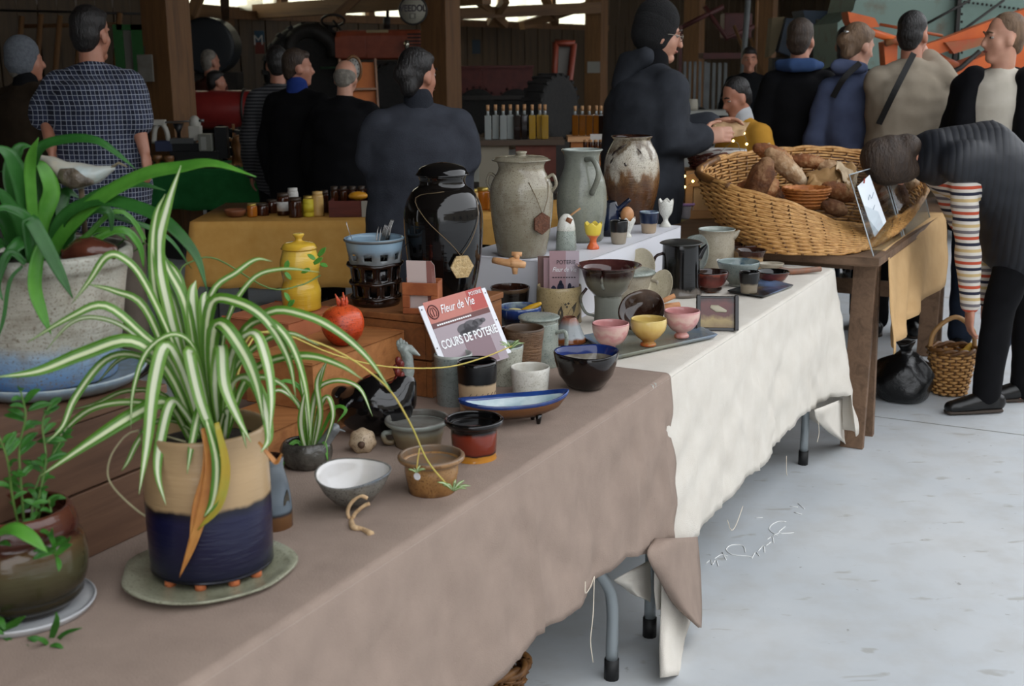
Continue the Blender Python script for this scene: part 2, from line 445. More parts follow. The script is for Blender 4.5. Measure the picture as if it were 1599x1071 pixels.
def cloth(name, u0, u1, hem, endhem, m, label, zt=TZ, flare=.05, seed=0, back=-1.99, creases=()):
    """tablecloth: flat top plus hanging front (and far end if endhem)"""
    bm = bmesh.new()
    r = .012
    top_path = []          # (point on edge, outward normal, hem z, s)
    n = int((u1 - u0) / .018)
    for i in range(n + 1):
        u = u0 + (u1 - u0 - r) * i / n
        top_path.append((UV(u, FV - r), VA, interp(hem, u), u))
    if endhem is not None:
        for k in range(1, 9):
            a = k / 8 * PI / 2
            top_path.append((UV(u1 - r, FV - r), VA * math.cos(a) + UA * math.sin(a), endhem[0], u1 + k * .02))
        for k in range(1, 30):
            v = FV - r - (FV - r - back) * k / 29
            z = endhem[1] + (endhem[0] - endhem[1]) * max(0, 1 - k / 7)
            top_path.append((UV(u1 - r, v), UA, z, u1 + .16 + k * .03))
    rows = []
    ND = 22
    for p, nrm, hz, s in top_path:
        col = []
        for k in range(4):
            a = k / 3 * PI / 2
            col.append(p + nrm * r * math.sin(a) + Vector((0, 0, zt - r + r * math.cos(a))))
        hz = hz - .012 + .012 * noise.noise(Vector((s * 9, seed, 0))) + .006 * noise.noise(Vector((s * 40, seed, 3)))
        corner = max(0, 1 - abs(s - u1 - .06) / .16) if endhem is not None else 0
        for k in range(1, ND + 1):
            t = k / ND; z = (zt - r) + (hz - zt + r) * t
            f = noise.noise(Vector((s * 3.2 + seed, .3 * t, seed))) * .6 + noise.noise(Vector((s * 8 + seed * 3, .5 * t, 7))) * .35
            f2 = noise.noise(Vector((s * 14 + z * 6, z * 11, seed + 2))) * .009 + noise.noise(Vector((s * 6 - z * 9, z * 5, seed + 9))) * .010
            cr = sum(.010 * math.exp(-((s - q_) / .009) ** 2) for q_ in creases); off = r + cr * min(1, t * 3) + flare * t * (.55 + f) + f2 * min(1, t * 4) + corner * .10 * t
            col.append(p + nrm * max(off, .004) + Vector((0, 0, z)))
        rows.append([bm.verts.new(q) for q in col])
    for a, b in zip(rows, rows[1:]):
        for j in range(len(a) - 1): bm.faces.new((a[j], b[j], b[j + 1], a[j + 1]))
    # top
    NT_ = 14
    tops = []
    for row, (p, nrm, hz, s) in zip(rows, top_path):
        if endhem is not None and s > u1: break
        u = p.dot(UA); c = [row[0]]
        for k in range(1, NT_ + 1):
            v = FV - r + (back - FV + r) * k / NT_
            z = zt + .0014 * noise.noise(Vector((u * 5, v * 5, seed)))
            c.append(bm.verts.new(UV(u, v, z)))
        tops.append(c)
    for a, b in zip(tops, tops[1:]):
        for j in range(NT_): bm.faces.new((a[j], a[j + 1], b[j + 1], b[j]))
    o = mk(name, bm, m)
    sol = o.modifiers.new('thick', 'SOLIDIFY'); sol.thickness = .0025; sol.offset = 1
    return tag(o, label, 'tablecloth')
hem_w = [(2.80, .16), (2.93, .15), (2.96, .26), (3.18, .262), (3.42, .285), (3.71, .275), (4.1, .305), (4.3, .29), (4.57, .27)]
hem_b = [(-.9, .37), (1.85, .40), (1.93, .42), (2.11, .405), (2.39, .405), (2.51, .39), (2.6, .365), (2.70, .355), (2.85, .335)]
white_cloth = cloth('tablecloth', 2.72, 4.585, hem_w, (.10, .26), M_white, 'white cotton cloth draped over the far pottery table', zt=TZ - .003, seed=1, flare=.04, creases=(3.0, 3.22, 3.55, 3.86, 4.2, 4.42))
beige_cloth = cloth('tablecloth', -.95, 2.842, hem_b, None, M_beige, 'beige linen cloth draped over the near pottery table', zt=TZ + .001, seed=5, flare=.055, creases=(1.1, 1.42, 1.74, 2.02, 2.28, 2.52, 2.60, 2.74))
def sheet(name, L, Rr, v0, bulge, m, parent, n=14, v1=None):
    bm = bmesh.new(); L = catmull([(a, b, 0) for a, b in L], 4); Rr = catmull([(a, b, 0) for a, b in Rr], 4); k = min(len(L), len(Rr)); rows = []
    for i in range(k):
        l = L[int(i * (len(L) - 1) / (k - 1))]; r = Rr[int(i * (len(Rr) - 1) / (k - 1))]; row = []
        for j in range(n + 1):
            t = j / n; x = l.x + (r.x - l.x) * t; y = l.y + (r.y - l.y) * t
            v = (v0 + ((v1 if v1 is not None else v0) - v0) * i / (k - 1)) + bulge * math.sin(t * PI) - .01 + .006 * noise.noise(Vector((t * 3, i * .3, v0 * 50)))
            row.append(bm.verts.new(PV(x, y, v)))
        rows.append(row)
    for a, b in zip(rows, rows[1:]):
        for j in range(n): bm.faces.new((a[j], a[j + 1], b[j + 1], b[j]))
    o = mk(name, bm, m, parent); s = o.modifiers.new('t', 'SOLIDIFY'); s.thickness = .0025; return o
sheet('corner_fold', [(1022, 842), (1010, 866), (1030, 905), (1052, 942), (1090, 978)], [(1088, 838), (1092, 880), (1094, 920), (1095, 955), (1094, 980)], -1.0, .03, M_beige, beige_cloth, v1=-.955)
sheet('corner_fold', [(1034, 880), (1032, 940), (1030, 1010), (1031, 1058)], [(1085, 880), (1082, 950), (1066, 1010), (1075, 1052)], -1.03, .02, M_white, white_cloth, v1=-.965)
sheet('corner_fold', [(958, 905), (964, 910), (972, 914), (985, 925)], [(1018, 872), (1018, 900), (1018, 925), (1017, 941)], -1.09, .03, M_white, white_cloth)
sheet('corner_fold', [(1272, 640), (1275, 655), (1290, 672), (1316, 690)], [(1318, 622), (1316, 648), (1318, 670), (1322, 694)], -1.0, .02, M_white, white_cloth)
# loose threads at the hems
M_thread = mat('thread', '#d8cdbb', .9)
for i, pts in enumerate(([(928, 900), (926, 960), (922, 1000), (926, 1034)], [(914, 908), (914, 926), (921, 918), (928, 900)], [(1160, 790), (1150, 818), (1142, 828), (1136, 812)], [(1277, 650), (1279, 675), (1276, 690)], [(1228, 712), (1228, 735), (1229, 742)])):
    tb('thread', [PV(a, b, -.985) for a, b in pts], .0011, M_thread, beige_cloth if i < 2 else white_cloth, 5, 3)
# chalk writing on the slab
M_chalk = mat('chalk', '#e6e6e4', .95)
ck = thing('chalk_writing', 'white chalk handwriting on the concrete floor beside the cream cloth', 'writing', P(1190, 840, 0))
strokes = [[(1102, 880), (1110, 874), (1112, 882), (1118, 874), (1122, 884)], [(1116, 872), (1126, 866), (1136, 868)], [(1128, 862), (1134, 874)],
           [(1164, 862), (1160, 852), (1142, 851), (1134, 858), (1144, 866), (1166, 868), (1174, 870)],
           [(1174, 872), (1180, 862), (1186, 868)], [(1184, 860), (1192, 852), (1194, 862)], [(1196, 852), (1204, 846)], [(1198, 842), (1206, 838), (1208, 848)], [(1208, 836), (1216, 832)],
           [(1228, 815), (1216, 814), (1204, 820), (1202, 828), (1214, 836)], [(1226, 822), (1216, 832), (1240, 832)],
           [(1179, 808), (1191, 808)], [(1234, 790), (1246, 792)], [(1240, 800), (1252, 803)], [(1246, 786), (1256, 794)]]
for s in strokes:
    tb('chalk_stroke', [P(a, b, .0012) - ck.location for a, b in s], .0016, M_chalk, ck, 4, 3)
# ---------------------------------------------------------------- things on the stall
def at(px, py, z=TZ, rpx=0):
    """point under the centre of a round thing whose front foot edge shows at (px, py)"""
    p = P(px, py, z); d = Vector((p.x, p.y, 0)).normalized()
    return p + d * rpx * S(p)
def pot(name, label, cat, px, py, prof, m, z=TZ + .001, t=.004, wob=.01, sx=1, sy=1, rz=0, n=36, inner=None, group=None, floor=None, solid=False, parent=None, k=1.0):
    """turned vessel from its outline in pixels: prof [(half width, height)]"""
    p = at(px, py, z, prof[0][0]); s = S(p) * k
    o = [(r * s, h * s * 1.03) for r, h in prof]
    bm = bmesh.new()
    if solid: lathe(bm, [(.0004, o[0][1])] + o + [(.0004, o[-1][1])], n, 3, wob, sx, sy); mats = m
    else:
        pr, ii = vprof(o, t, None if floor is None else floor * s)
        lathe(bm, pr, n, 3, wob, sx, sy, inner_from=ii if inner else None); mats = [m, inner] if inner else m
    ob = mk(name, bm, mats, parent, loc=p, rot=(0, 0, rz))
    if label: tag(ob, label, cat, group)
    return ob, s
def handle(parent, s, pts, r, m, name='handle', rz=0, flat=1):
    """pts in pixel units (side, height) turned about the pot by rz"""
    c, d = math.cos(rz), math.sin(rz)
    return tb(name, [(a * s * c, a * s * d, b * s * 1.03) for a, b in pts], r, m, parent, 8, 4)
# ---------------------------------------------------------------- wooden crates and plinth
M_crate = wood('crate_wood', '#6b4022', '#8f5a2e', '#7a4a26', axis=0, scale=5)
M_old = wood('old_plank', '#5b3f2e', '#7b5a44', '#6a4b38', axis=0, scale=5)
M_pale = wood('pale_plank', '#9a6234', '#b57a46', '#8f582c', axis=0, scale=5)
def crate(name, label, u0, u1, v0, v1, z0, z1, m, planks=2, rz=0):
    c = UV((u0 + u1) / 2, (v0 + v1) / 2, z0); o = thing(name, label, 'crate', c, PI / 2 - HA + rz)
    a, b, h = (u1 - u0) / 2, (v1 - v0) / 2, z1 - z0; t = .016
    # local x = along the stall, local -y = towards the front
    hp = (h - t) / planks
    for k in range(planks):
        za, zb = k * hp + .002, (k + 1) * hp - .002
        bx('plank', (-a, a, -b, -b + t, za, zb), m, o, bev=.002)
        bx('plank', (-a, a, b - t, b, za, zb), m, o, bev=.002)
        bx('end_board', (-a, -a + t, -b + t + .001, b - t - .001, za, zb), m, o, bev=.002)
        bx('end_board', (a - t, a, -b + t + .001, b - t - .001, za, zb), m, o, bev=.002)
    bx('lid_board', (-a - .004, a + .004, -b - .004, b + .004, h - t, h), m, o, bev=.003)
    return o
CRZ = TZ + .20
crate('wooden_crate', 'reddish wooden crate behind the pottery course placard', 2.362, 2.71, -1.81, -1.47, TZ + .002, CRZ, M_crate, 2)
crate('wooden_crate', 'long weathered wooden box carrying the big white and blue pot', -.15, 1.50, -2.02, -1.475, TZ + .003, TZ + .25, M_old, 2)
# orange planks stacked as a step between the two boxes
for i, (u0, u1, v0, v1, z0, z1, lb) in enumerate(((1.80, 2.22, -1.69, -1.53, TZ + .003, TZ + .060, 'lower orange-brown plank step beside the black hen'),
                                               (2.0, 2.355, -1.72, -1.545, TZ + .062, TZ + .16, 'upper orange-brown block under the orange pomegranate'),
                                               (2.235, 2.35, -1.66, -1.55, TZ + .003, TZ + .060, 'short wooden offcut under the upper orange block'))):
    bm = bmesh.new(); box(bm, u0, u1, v0, v1, z0, z1, M=MUV, bev=.004)
    tag(mk('wooden_block', bm, M_pale, None, False), lb, 'wooden block')
M_plinth = mat('plinth_white', '#d6d6dc', .55)
PZ = .92
bm = bmesh.new(); box(bm, 3.31, 4.22, -1.95, -1.54, TZ + .001, PZ, M=MUV, bev=.003)
tag(mk('display_plinth', bm, M_plinth, None, False), 'white box plinth carrying the big jars and the egg cups', 'plinth')
# ---------------------------------------------------------------- glazes
G_blk = glaze('glaze_black', [(0, '#0a0909'), (.5, '#0c0b0c'), (1, '#14110f')], rough=.07, bump=.12, bs=5, coat=.3)
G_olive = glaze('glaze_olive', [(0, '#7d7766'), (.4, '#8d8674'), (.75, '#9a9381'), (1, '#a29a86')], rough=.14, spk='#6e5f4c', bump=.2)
G_grey = glaze('glaze_greygreen', [(0, '#75776c'), (.5, '#87897c'), (1, '#7d8076')], rough=.18, spk='#6b6f66', bump=.2)
G_brownw = glaze('glaze_brown_white', [(0, '#3d2416'), (.42, '#5a3a22'), (.56, '#7a5a3c'), (.64, '#b9ae9c'), (.8, '#c6bfb0'), (.88, '#6a5a46'), (1, '#b5ab97')], amt=.16, ns=3, rough=.14, spk='#3a2a1c', bump=.3)
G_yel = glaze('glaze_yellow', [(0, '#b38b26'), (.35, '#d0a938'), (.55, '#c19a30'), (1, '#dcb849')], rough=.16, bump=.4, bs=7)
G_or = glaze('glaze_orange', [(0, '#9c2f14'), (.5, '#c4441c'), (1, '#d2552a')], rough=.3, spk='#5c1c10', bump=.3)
G_white = glaze('glaze_white', [(0, '#c9c8bf'), (.5, '#d6d5cd'), (1, '#dedcd4')], rough=.2, spk='#a9a697')
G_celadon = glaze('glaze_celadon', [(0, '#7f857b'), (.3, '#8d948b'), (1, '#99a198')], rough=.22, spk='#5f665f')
G_iron = glaze('glaze_iron', [(0, '#2a1812'), (.5, '#3f211a'), (1, '#1d1210')], rough=.12, bump=.2)
G_brown = glaze('glaze_honey', [(0, '#4a2e1a'), (.18, '#8a6238'), (.7, '#9a7346'), (1, '#8c6a48')], amt=.1, rough=.25, spk='#5c3d22')
G_red = glaze('glaze_redbrown', [(0, '#b57a28'), (.17, '#b0752a'), (.2, '#1a1010'), (.26, '#6b2818'), (.66, '#7a3020'), (.74, '#120e0d'), (1, '#100d0d')], amt=.02, rough=.1, bump=.1)
G_ink = glaze('glaze_ink_beige', [(0, '#b09a7c'), (.58, '#b89f80'), (.62, '#0d0c0d'), (1, '#0b0a0b')], amt=.02, rough=.4, coat=.1)
G_blue = glaze('glaze_cobalt', [(0, '#16224c'), (.5, '#23387a'), (1, '#1a2a62')], rough=.08, amt=.1)
G_pink = glaze('glaze_pink_swirl', [(0, '#b5684c'), (.14, '#c98e86'), (.4, '#cba39a'), (.55, '#c48a88'), (.75, '#d3b2a6'), (1, '#cc9a96')], amt=.26, ns=3.2, rough=.3, drip=False)
G_ochre = glaze('glaze_ochre', [(0, '#b5542a'), (.15, '#a5743a'), (.4, '#b98f4c'), (.7, '#c9a85f'), (1, '#d6bd78')], amt=.14, rough=.22)
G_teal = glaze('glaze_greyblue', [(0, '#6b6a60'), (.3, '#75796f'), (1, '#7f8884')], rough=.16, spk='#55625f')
G_wine = glaze('glaze_wine', [(0, '#9c5a34'), (.12, '#5b3026'), (.5, '#6a2f28'), (.85, '#4a2622'), (1, '#7a3a2a')], amt=.16, rough=.2)
G_sand = glaze('glaze_sand', [(0, '#8e8676'), (.5, '#a59c8a'), (1, '#9a9180')], rough=.3, spk='#7b7160')
I_white = mat('inside_white', '#d2d0c8', .15, '#bdb8ac', 30, coat=.5)
I_brown = mat('inside_brown', '#3a2117', .1, '#22130e', 25, coat=.6)
I_grey = mat('inside_grey', '#8f9792', .15, '#a8aea6', 30, coat=.5)
I_black = mat('inside_black', '#0b0a0b', .1, coat=.7)
I_blue = mat('inside_blue', '#22346e', .1, '#8e9da0', 30, coat=.6)
M_soil = mat('potting_soil', '#17110c', .95, '#2a2018', 60, bump=.8, bs=80)
M_tagp = mat('price_dot', '#e9eaee', .6)
M_cork = mat('cork', '#b58b62', .8, '#a0764d', 60)
def dot(parent, loc, d, r=.006):
    """round white price sticker on a pot"""
    q = Vector(d).to_track_quat('Z', 'Y'); bm = bmesh.new(); bmesh.ops.create_cone(bm, cap_ends=True, segments=14, radius1=r, radius2=r, depth=.001)
    return mk('price_sticker', bm, M_tagp, parent, False, loc=loc, rot=q.to_euler())
def tocam(o): 
    d = CAMP - o.location; d.z = 0; return math.atan2(d.y, d.x) - o.rotation_euler.z
def polar(o, ang, r, z):
    a = tocam(o) + math.radians(ang); return Vector((math.cos(a) * r, math.sin(a) * r, z))
# ---------------------------------------------------------------- big jars
j, s = pot('black_jar', None, None, 695, 470, [(30, 0), (44, 4), (52, 30), (58, 70), (61, 110), (59, 138), (48, 160), (37, 169), (35, 178), (37, 184)], G_blk, z=CRZ + .001, n=48, wob=.015, t=.008)
root = j; tag(j, 'tall black glazed jar with a hexagonal tag on a cord', 'jar')
bm = bmesh.new(); lathe(bm, [(.001, 0), (38 * s, 0), (38 * s, 5 * s), (32 * s, 13 * s), (12 * s, 19 * s), (.001, 20 * s)], 36, 3); mk('lid', bm, G_blk, j, loc=(0, 0, 184 * s * 1.03))
bm = bmesh.new(); tube(bm, [polar(j, 2, 51 * s, 170 * s) + Vector((0, 0, 0))] + [polar(j, -62 + 5 * k, (60 + 2 * (k < 4)) * s * 1.0, (168 - 4 * k) * s) for k in range(0)] + [polar(j, -50, 53 * s, 160 * s), polar(j, -25, 62.5 * s, 130 * s), polar(j, 8, 63.5 * s, 95 * s), polar(j, 24, 63 * s, 74 * s)], .0010, 6, False, 4); mk('cord', bm, mat('jute_cord', '#6f5d45', .9), j)
tb('cord', [polar(j, 24, 63 * s, 74 * s), polar(j, 40, 63.5 * s, 95 * s), polar(j, 55, 62.8 * s, 122 * s), polar(j, 60, 61 * s, 140 * s), polar(j, 75, 52 * s, 163 * s)], .0010, MC['jute_cord'], j, 6, 4)
def hextag(parent, loc, r, m, ang, tilt=0, holes=True):
    bm = bmesh.new(); bmesh.ops.create_cone(bm, cap_ends=True, segments=6, radius1=r, radius2=r, depth=.005)
    o = mk('hexagon_tag', bm, m, parent, False, loc=loc, rot=(PI / 2, tilt, ang + PI / 2)); return o
M_tagc = mat('tag_clay', '#cfb486', .7, '#b89a68', 120, bump=.8, bs=160)
h = hextag(j, polar(j, 24, 65 * s, 58 * s), 19 * s, M_tagc, tocam(j) + math.radians(24), PI / 6); h['label'] = 'pale hexagonal clay tag'
# dark earthenware tap jar behind the placard foot of the black jar
tap = thing('spigot_jar_tap', 'wooden barrel tap sticking out beside the black jar', 'tap', PY(800, 410, (j.location + Vector((0, 0, 0))).y + .02))
M_tapw = wood('tap_wood', '#c08c5c', '#d9aa7a', '#cf9c6c', axis=0, scale=12, rough=.5)
T = S(tap.location)
tb('tap_barrel', [(-30 * T, .02, 2 * T), (-8 * T, 0, 0), (0, 0, 0), (20 * T, -.01, -3 * T)], [5 * T, 6 * T, 9 * T, 5 * T], M_tapw, tap, 10, 3)
tb('tap_spout', [(4 * T, 0, 0), (4 * T, 0, -18 * T)], [6 * T, 4 * T], M_tapw, tap, 10)
tb('tap_key', [(7 * T, 0, 4 * T), (7 * T, 0, 10 * T), (7 * T, 0, 14 * T)], [4 * T, 5 * T, 4 * T], M_tapw, tap, 10)
tb('tap_grip', [(-1 * T, 0, 14 * T), (15 * T, 0, 13 * T)], 3.5 * T, M_tapw, tap, 8)
bk, s = pot('spigot_crock', 'black spigot crock behind the black jar, fitted with the wooden tap', 'crock', 753, 466, [(14, 0), (17, 20), (18, 60), (17, 70), (19, 76)], G_blk, z=TZ + .002, n=28)
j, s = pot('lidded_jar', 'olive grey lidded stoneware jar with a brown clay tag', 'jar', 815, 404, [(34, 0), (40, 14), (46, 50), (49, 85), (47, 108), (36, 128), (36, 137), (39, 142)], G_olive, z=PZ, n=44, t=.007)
bm = bmesh.new(); lathe(bm, [(.001, 0), (42 * s, 0), (43 * s, 3 * s), (34 * s, 7 * s), (10 * s, 8 * s), (7 * s, 10 * s), (9 * s, 14 * s), (.001, 15 * s)], 36, 2); mk('lid', bm, G_olive, j, loc=(0, 0, 142 * s * 1.03))
for a in (75, 255): tb('handle', [polar(j, a, 40 * s, 120 * s), polar(j, a, 50 * s, 126 * s), polar(j, a, 55 * s, 112 * s), polar(j, a, 48 * s, 100 * s)], .005, G_olive, j, 8, 4)
M_tagb = mat('tag_brown', '#6b4028', .75, '#54301c', 120, bump=.8, bs=160)
h = hextag(j, polar(j, 38, 50 * s, 55 * s), 17 * s, M_tagb, tocam(j) + math.radians(38)); h['label'] = 'brown hexagonal clay tag'
tb('cord', [polar(j, 14, 45.5 * s, 118 * s), polar(j, 25, 52 * s, 95 * s), polar(j, 36, 51.5 * s, 72 * s)], .0012, MC['jute_cord'], j, 5, 3)
tb('cord', [polar(j, 62, 46 * s, 118 * s), polar(j, 50, 52 * s, 95 * s), polar(j, 40, 51.5 * s, 72 * s)], .0012, MC['jute_cord'], j, 5, 3)
j, s = pot('stoneware_pitcher', 'grey-green stoneware pitcher with a loop handle on the plinth', 'pitcher', 908, 380, [(33, 0), (37, 20), (41, 55), (39, 88), (30, 115), (28, 128), (30, 138), (34, 143)], G_grey, z=PZ, n=44, t=.007, inner=I_grey, k=.95)
tb('handle', [polar(j, 14, 28 * s, 134 * s), polar(j, 22, 50 * s, 134 * s), polar(j, 26, 60 * s, 112 * s), polar(j, 22, 42 * s, 80 * s)], .009, G_grey, j, 8, 5)
j, s = pot('painted_jar', 'brown and white glazed jar with brushed leaf marks on the plinth', 'jar', 985, 351, [(28, 0), (34, 20), (41, 50), (43, 75), (40, 100), (30, 120), (28, 124), (32, 129)], G_brownw, z=PZ, n=44, t=.007, inner=I_brown)
M_brush = mat('brush_slip', '#2a1a12', .2)
for (a0, h0, a1, h1, w) in ((-40, 112, -10, 124, 2.2), (-52, 104, -28, 118, 1.8), (-20, 100, -5, 84, 2), (-58, 86, -38, 108, 2), (10, 118, 24, 108, 1.6)):
    tb('brush_mark', [polar(j, a0, 39 * s, h0 * s), polar(j, (a0 + a1) / 2, 41 * s, (h0 + h1) / 2 * s), polar(j, a1, 37 * s, h1 * s)], [.0005, w * s, .0005], M_brush, j, 6, 3)
# ---------------------------------------------------------------- egg cups on the plinth
def eggcup(label, px, py, prof, m, inner=None, egg=None, rim=0, name='egg_cup'):
    o, s = pot(name, label, 'egg cup', px, py, prof, m, z=PZ, n=30, inner=inner, t=.0025, group='egg cups on the plinth')
    if rim:
        n = len(o.data.vertices); top = max(v.co.z for v in o.data.vertices)
        for v in o.data.vertices:
            if v.co.z > top * .80: v.co.z += rim * s * math.sin(math.atan2(v.co.y, v.co.x) * 6) * (v.co.z / top - .8) / .2
    return o, s
o, s = eggcup('stout egg cup topped with a white speckled cone and wooden stick', 884, 394, [(15, 0), (16, 12), (15, 26), (14, 33)], G_celadon)
bm = bmesh.new(); lathe(bm, [(.001, 0), (13 * s, 0), (14 * s, 8 * s), (11 * s, 20 * s), (5 * s, 27 * s), (.001, 28 * s)], 24, 3); mk('cap', bm, G_white, o, loc=(0, 0, 30 * s))
tb('stick', [Vector((2 * s, 0, 52 * s)), Vector((22 * s, 4 * s, 66 * s))], 1.6 * s, M_cork, o, 8)
tb('cork', [Vector((0, -8 * s, 50 * s)), Vector((8 * s, -10 * s, 47 * s))], 4.5 * s, mat('cork_dark', '#7a4a2a', .6), o, 10)
eggcup('yellow egg cup with a scalloped rim on an orange foot', 926, 390, [(9, 0), (9, 4), (5.5, 10), (6, 16), (11, 22), (13, 30), (14, 38)], glaze('glaze_egg', [(0, '#c8592a'), (.5, '#cf6a30'), (.54, '#d8bb3c'), (1, '#e0c850')], amt=.02, rough=.3), inner=mat('egg_inside', '#d8c04a', .3), rim=2.5)
eggcup('black-rimmed faceted egg cup in front of the egg', 966, 382, [(10, 0), (12, 8), (13.5, 22), (14, 34)], glaze('glaze_cup_bk', [(0, '#8f8574'), (.5, '#978c7c'), (.55, '#0c0b0c'), (1, '#0c0b0c')], amt=.02, rough=.3), inner=I_black)
o, s = eggcup('white eggshell-rimmed cup holding a brown egg', 979, 371, [(8, 0), (5, 6), (8, 12), (12, 22), (13, 27)], G_white, rim=3)
bm = bmesh.new(); ell(bm, (0, 0, 0), (10.5 * s, 10.5 * s, 13.5 * s), u=24, v=16); tag(mk('brown_egg', bm, mat('eggshell', '#c08a5c', .45, '#b57f52', 50), None, loc=o.location + Vector((0, 0, 34 * s))), 'brown hen egg sitting in the white cup', 'egg')
eggcup('dark-blue-rimmed beige egg cup near the end of the plinth', 1013, 365, [(10, 0), (12, 10), (14, 18), (15.5, 31)], glaze('glaze_cup_bl', [(0, '#a08c74'), (.45, '#a8947c'), (.5, '#1c2740'), (1, '#18233c')], amt=.02, rough=.25), inner=I_blue)
eggcup('white tulip-shaped egg cup at the end of the plinth', 1039, 355, [(9, 0), (8, 3), (4, 9), (5, 14), (10, 22), (12, 38)], G_white, rim=2.5)
tl, s = pot('dark_teapot', 'small dark blue-black teapot with a stubby spout on the plinth', 'teapot', 952, 370, [(13, 0), (17, 12), (18, 30), (12, 48), (10, 52)], glaze('glaze_navy', [(0, '#0d0f16'), (.5, '#16213c'), (1, '#0f1420')], rough=.08), z=PZ, n=30)
tb('spout', [(8 * s, -4 * s, 36 * s), (20 * s, -6 * s, 48 * s), (30 * s, -8 * s, 58 * s)], [5 * s, 4 * s, 3.4 * s], MC['glaze_navy'], tl, 10, 3)
# ---------------------------------------------------------------- middle of the stall
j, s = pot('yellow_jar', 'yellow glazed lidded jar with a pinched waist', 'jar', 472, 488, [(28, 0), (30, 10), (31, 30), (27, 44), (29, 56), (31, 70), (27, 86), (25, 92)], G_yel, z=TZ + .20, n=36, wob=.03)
bm = bmesh.new(); lathe(bm, [(.001, 0), (26 * s, 0), (27 * s, 3 * s), (22 * s, 9 * s), (8 * s, 12 * s), (5 * s, 16 * s), (9 * s, 22 * s), (7 * s, 24 * s), (.001, 24 * s)], 30, 3); mk('lid', bm, G_yel, j, loc=(0, 0, 92 * s * 1.03))
bm = bmesh.new(); box(bm, 2.16, 2.355, -1.92, -1.73, TZ + .003, TZ + .199, M=MUV, bev=.003)
tag(mk('wooden_block', bm, mat('terra_block', '#b06a45', .8, '#a05c3a', 12), None, False), 'terracotta coloured block under the yellow jar', 'wooden block')
# openwork cutlery pot: blue rim, dark lattice body with holes
def openwork():
    p = at(588, 481, CRZ, 36); s = S(p)
    o = thing('openwork_cutlery_pot', 'openwork cutlery pot with pale blue rim and dark pierced body', 'pot', p)
    prof = [(36, 0), (38, 6), (36, 12), (38, 34), (37, 38), (40, 60), (40, 66), (45, 100)]
    bm = bmesh.new(); n = 40
    def rad(h):
        for (a, b), (c, d) in zip(prof, prof[1:]):
            if h <= d: return a + (c - a) * (h - b) / (d - b)
        return prof[-1][0]
    hs = [0, 6, 12, 16, 20, 26, 32, 36, 40, 46, 52, 58, 64, 70, 76, 80, 84, 90, 96, 100]
    vo = [[bm.verts.new((rad(h) * s * math.cos(a), rad(h) * s * math.sin(a), h * s * 1.03)) for a in [j * 2 * PI / n for j in range(n)]] for h in hs]
    for i in range(len(hs) - 1):
        hm = (hs[i] + hs[i + 1]) / 2
        for j in range(n):
            q = j % 4
            if (40 < hm < 58 and q in (0, 1)) or (16 < hm < 32 and q in (1, 2)) or (68 < hm < 82 and q in (0, 1) and (j // 4) % 1 == 0): continue
            f = bm.faces.new((vo[i][j], vo[i][(j + 1) % n], vo[i + 1][(j + 1) % n], vo[i + 1][j])); f.material_index = 1 if hm > 64 else 0
    bm.faces.new(vo[0][::-1])
    b = mk('pierced_body', bm, [mat('glaze_tenmoku', '#120d0b', .1, '#2a1a12', 30, coat=.7), glaze('glaze_rimblue', [(0, '#4a4f50'), (.75, '#66696a'), (.88, '#7f97a8'), (1, '#8aa5b8')], rough=.2, amt=.01)], o)
    m = b.modifiers.new('t', 'SOLIDIFY'); m.thickness = .005
    bm = bmesh.new(); tube(bm, [(44.5 * s * math.cos(a), 44.5 * s * math.sin(a), 102 * s) for a in [k * 2 * PI / 40 for k in range(40)]], .0045, 8, True); mk('rim', bm, MC['glaze_rimblue'], o)
    bm = bmesh.new(); lathe(bm, [(.001, 3 * s), (31 * s, 3 * s), (33 * s, 40 * s), (36 * s, 62 * s), (35 * s, 62 * s), (30 * s, 7 * s), (.001, 7 * s)], 24, 1); mk('inner_cup', bm, I_black, o)
    for z, r in ((12, 37), (36, 38), (64, 41)): 
        bm = bmesh.new(); tube(bm, [(r * s * (1 + .02 * math.sin(k * 1.7)) * math.cos(a), r * s * (1 + .02 * math.sin(k * 1.7)) * math.sin(a), (z + 1.2 * math.sin(k)) * s) for k, a in enumerate([k * 2 * PI / 30 for k in range(30)])], .0045, 8, True); mk('band', bm, MC['glaze_tenmoku'], o)
    return o, s
ow, s = openwork()
M_steel = mat('cutlery_steel', '#9a9896', .22, metal=1)
def fork(label, px, py, lean, tw=0):
    base = ow.location + Vector((0, 0, 12 * s)); top = PY(px, py, ow.location.y + lean)
    o = thing('fork', label, 'fork', base); d = top - base; L = d.length; o.rotation_mode = 'QUATERNION'; o.rotation_quaternion = d.to_track_quat('Z', 'Y') @ Matrix.Rotation(tw, 3, 'Z').to_quaternion()
    bm = bmesh.new(); tube(bm, [(0, 0, 0), (0, 0, L * .55), (0, .004, L * .68)], [.004, .0025, .0035], 8); mk('fork_handle', bm, M_steel, o)
    bm = bmesh.new(); box(bm, -.0135, .0135, .003, .006, L * .60, L * .735, bev=.001); mk('fork_neck', bm, M_steel, o, False)
    for k in range(4):
        x = -.0114 + k * .0076; tb('tine', [(x, .0045, L * .72), (x, .006, L * .88), (x, .003, L)], [.0021, .002, .0008], M_steel, o, 6, 2)
    return o
fork('steel fork leaning in the cutlery pot, tines tilted', 606, 352, .0, .5)
fork('steel fork standing upright in the cutlery pot', 615, 343, .03, -.2)
fork('steel fork half hidden at the back of the cutlery pot', 598, 354, .05, .2)
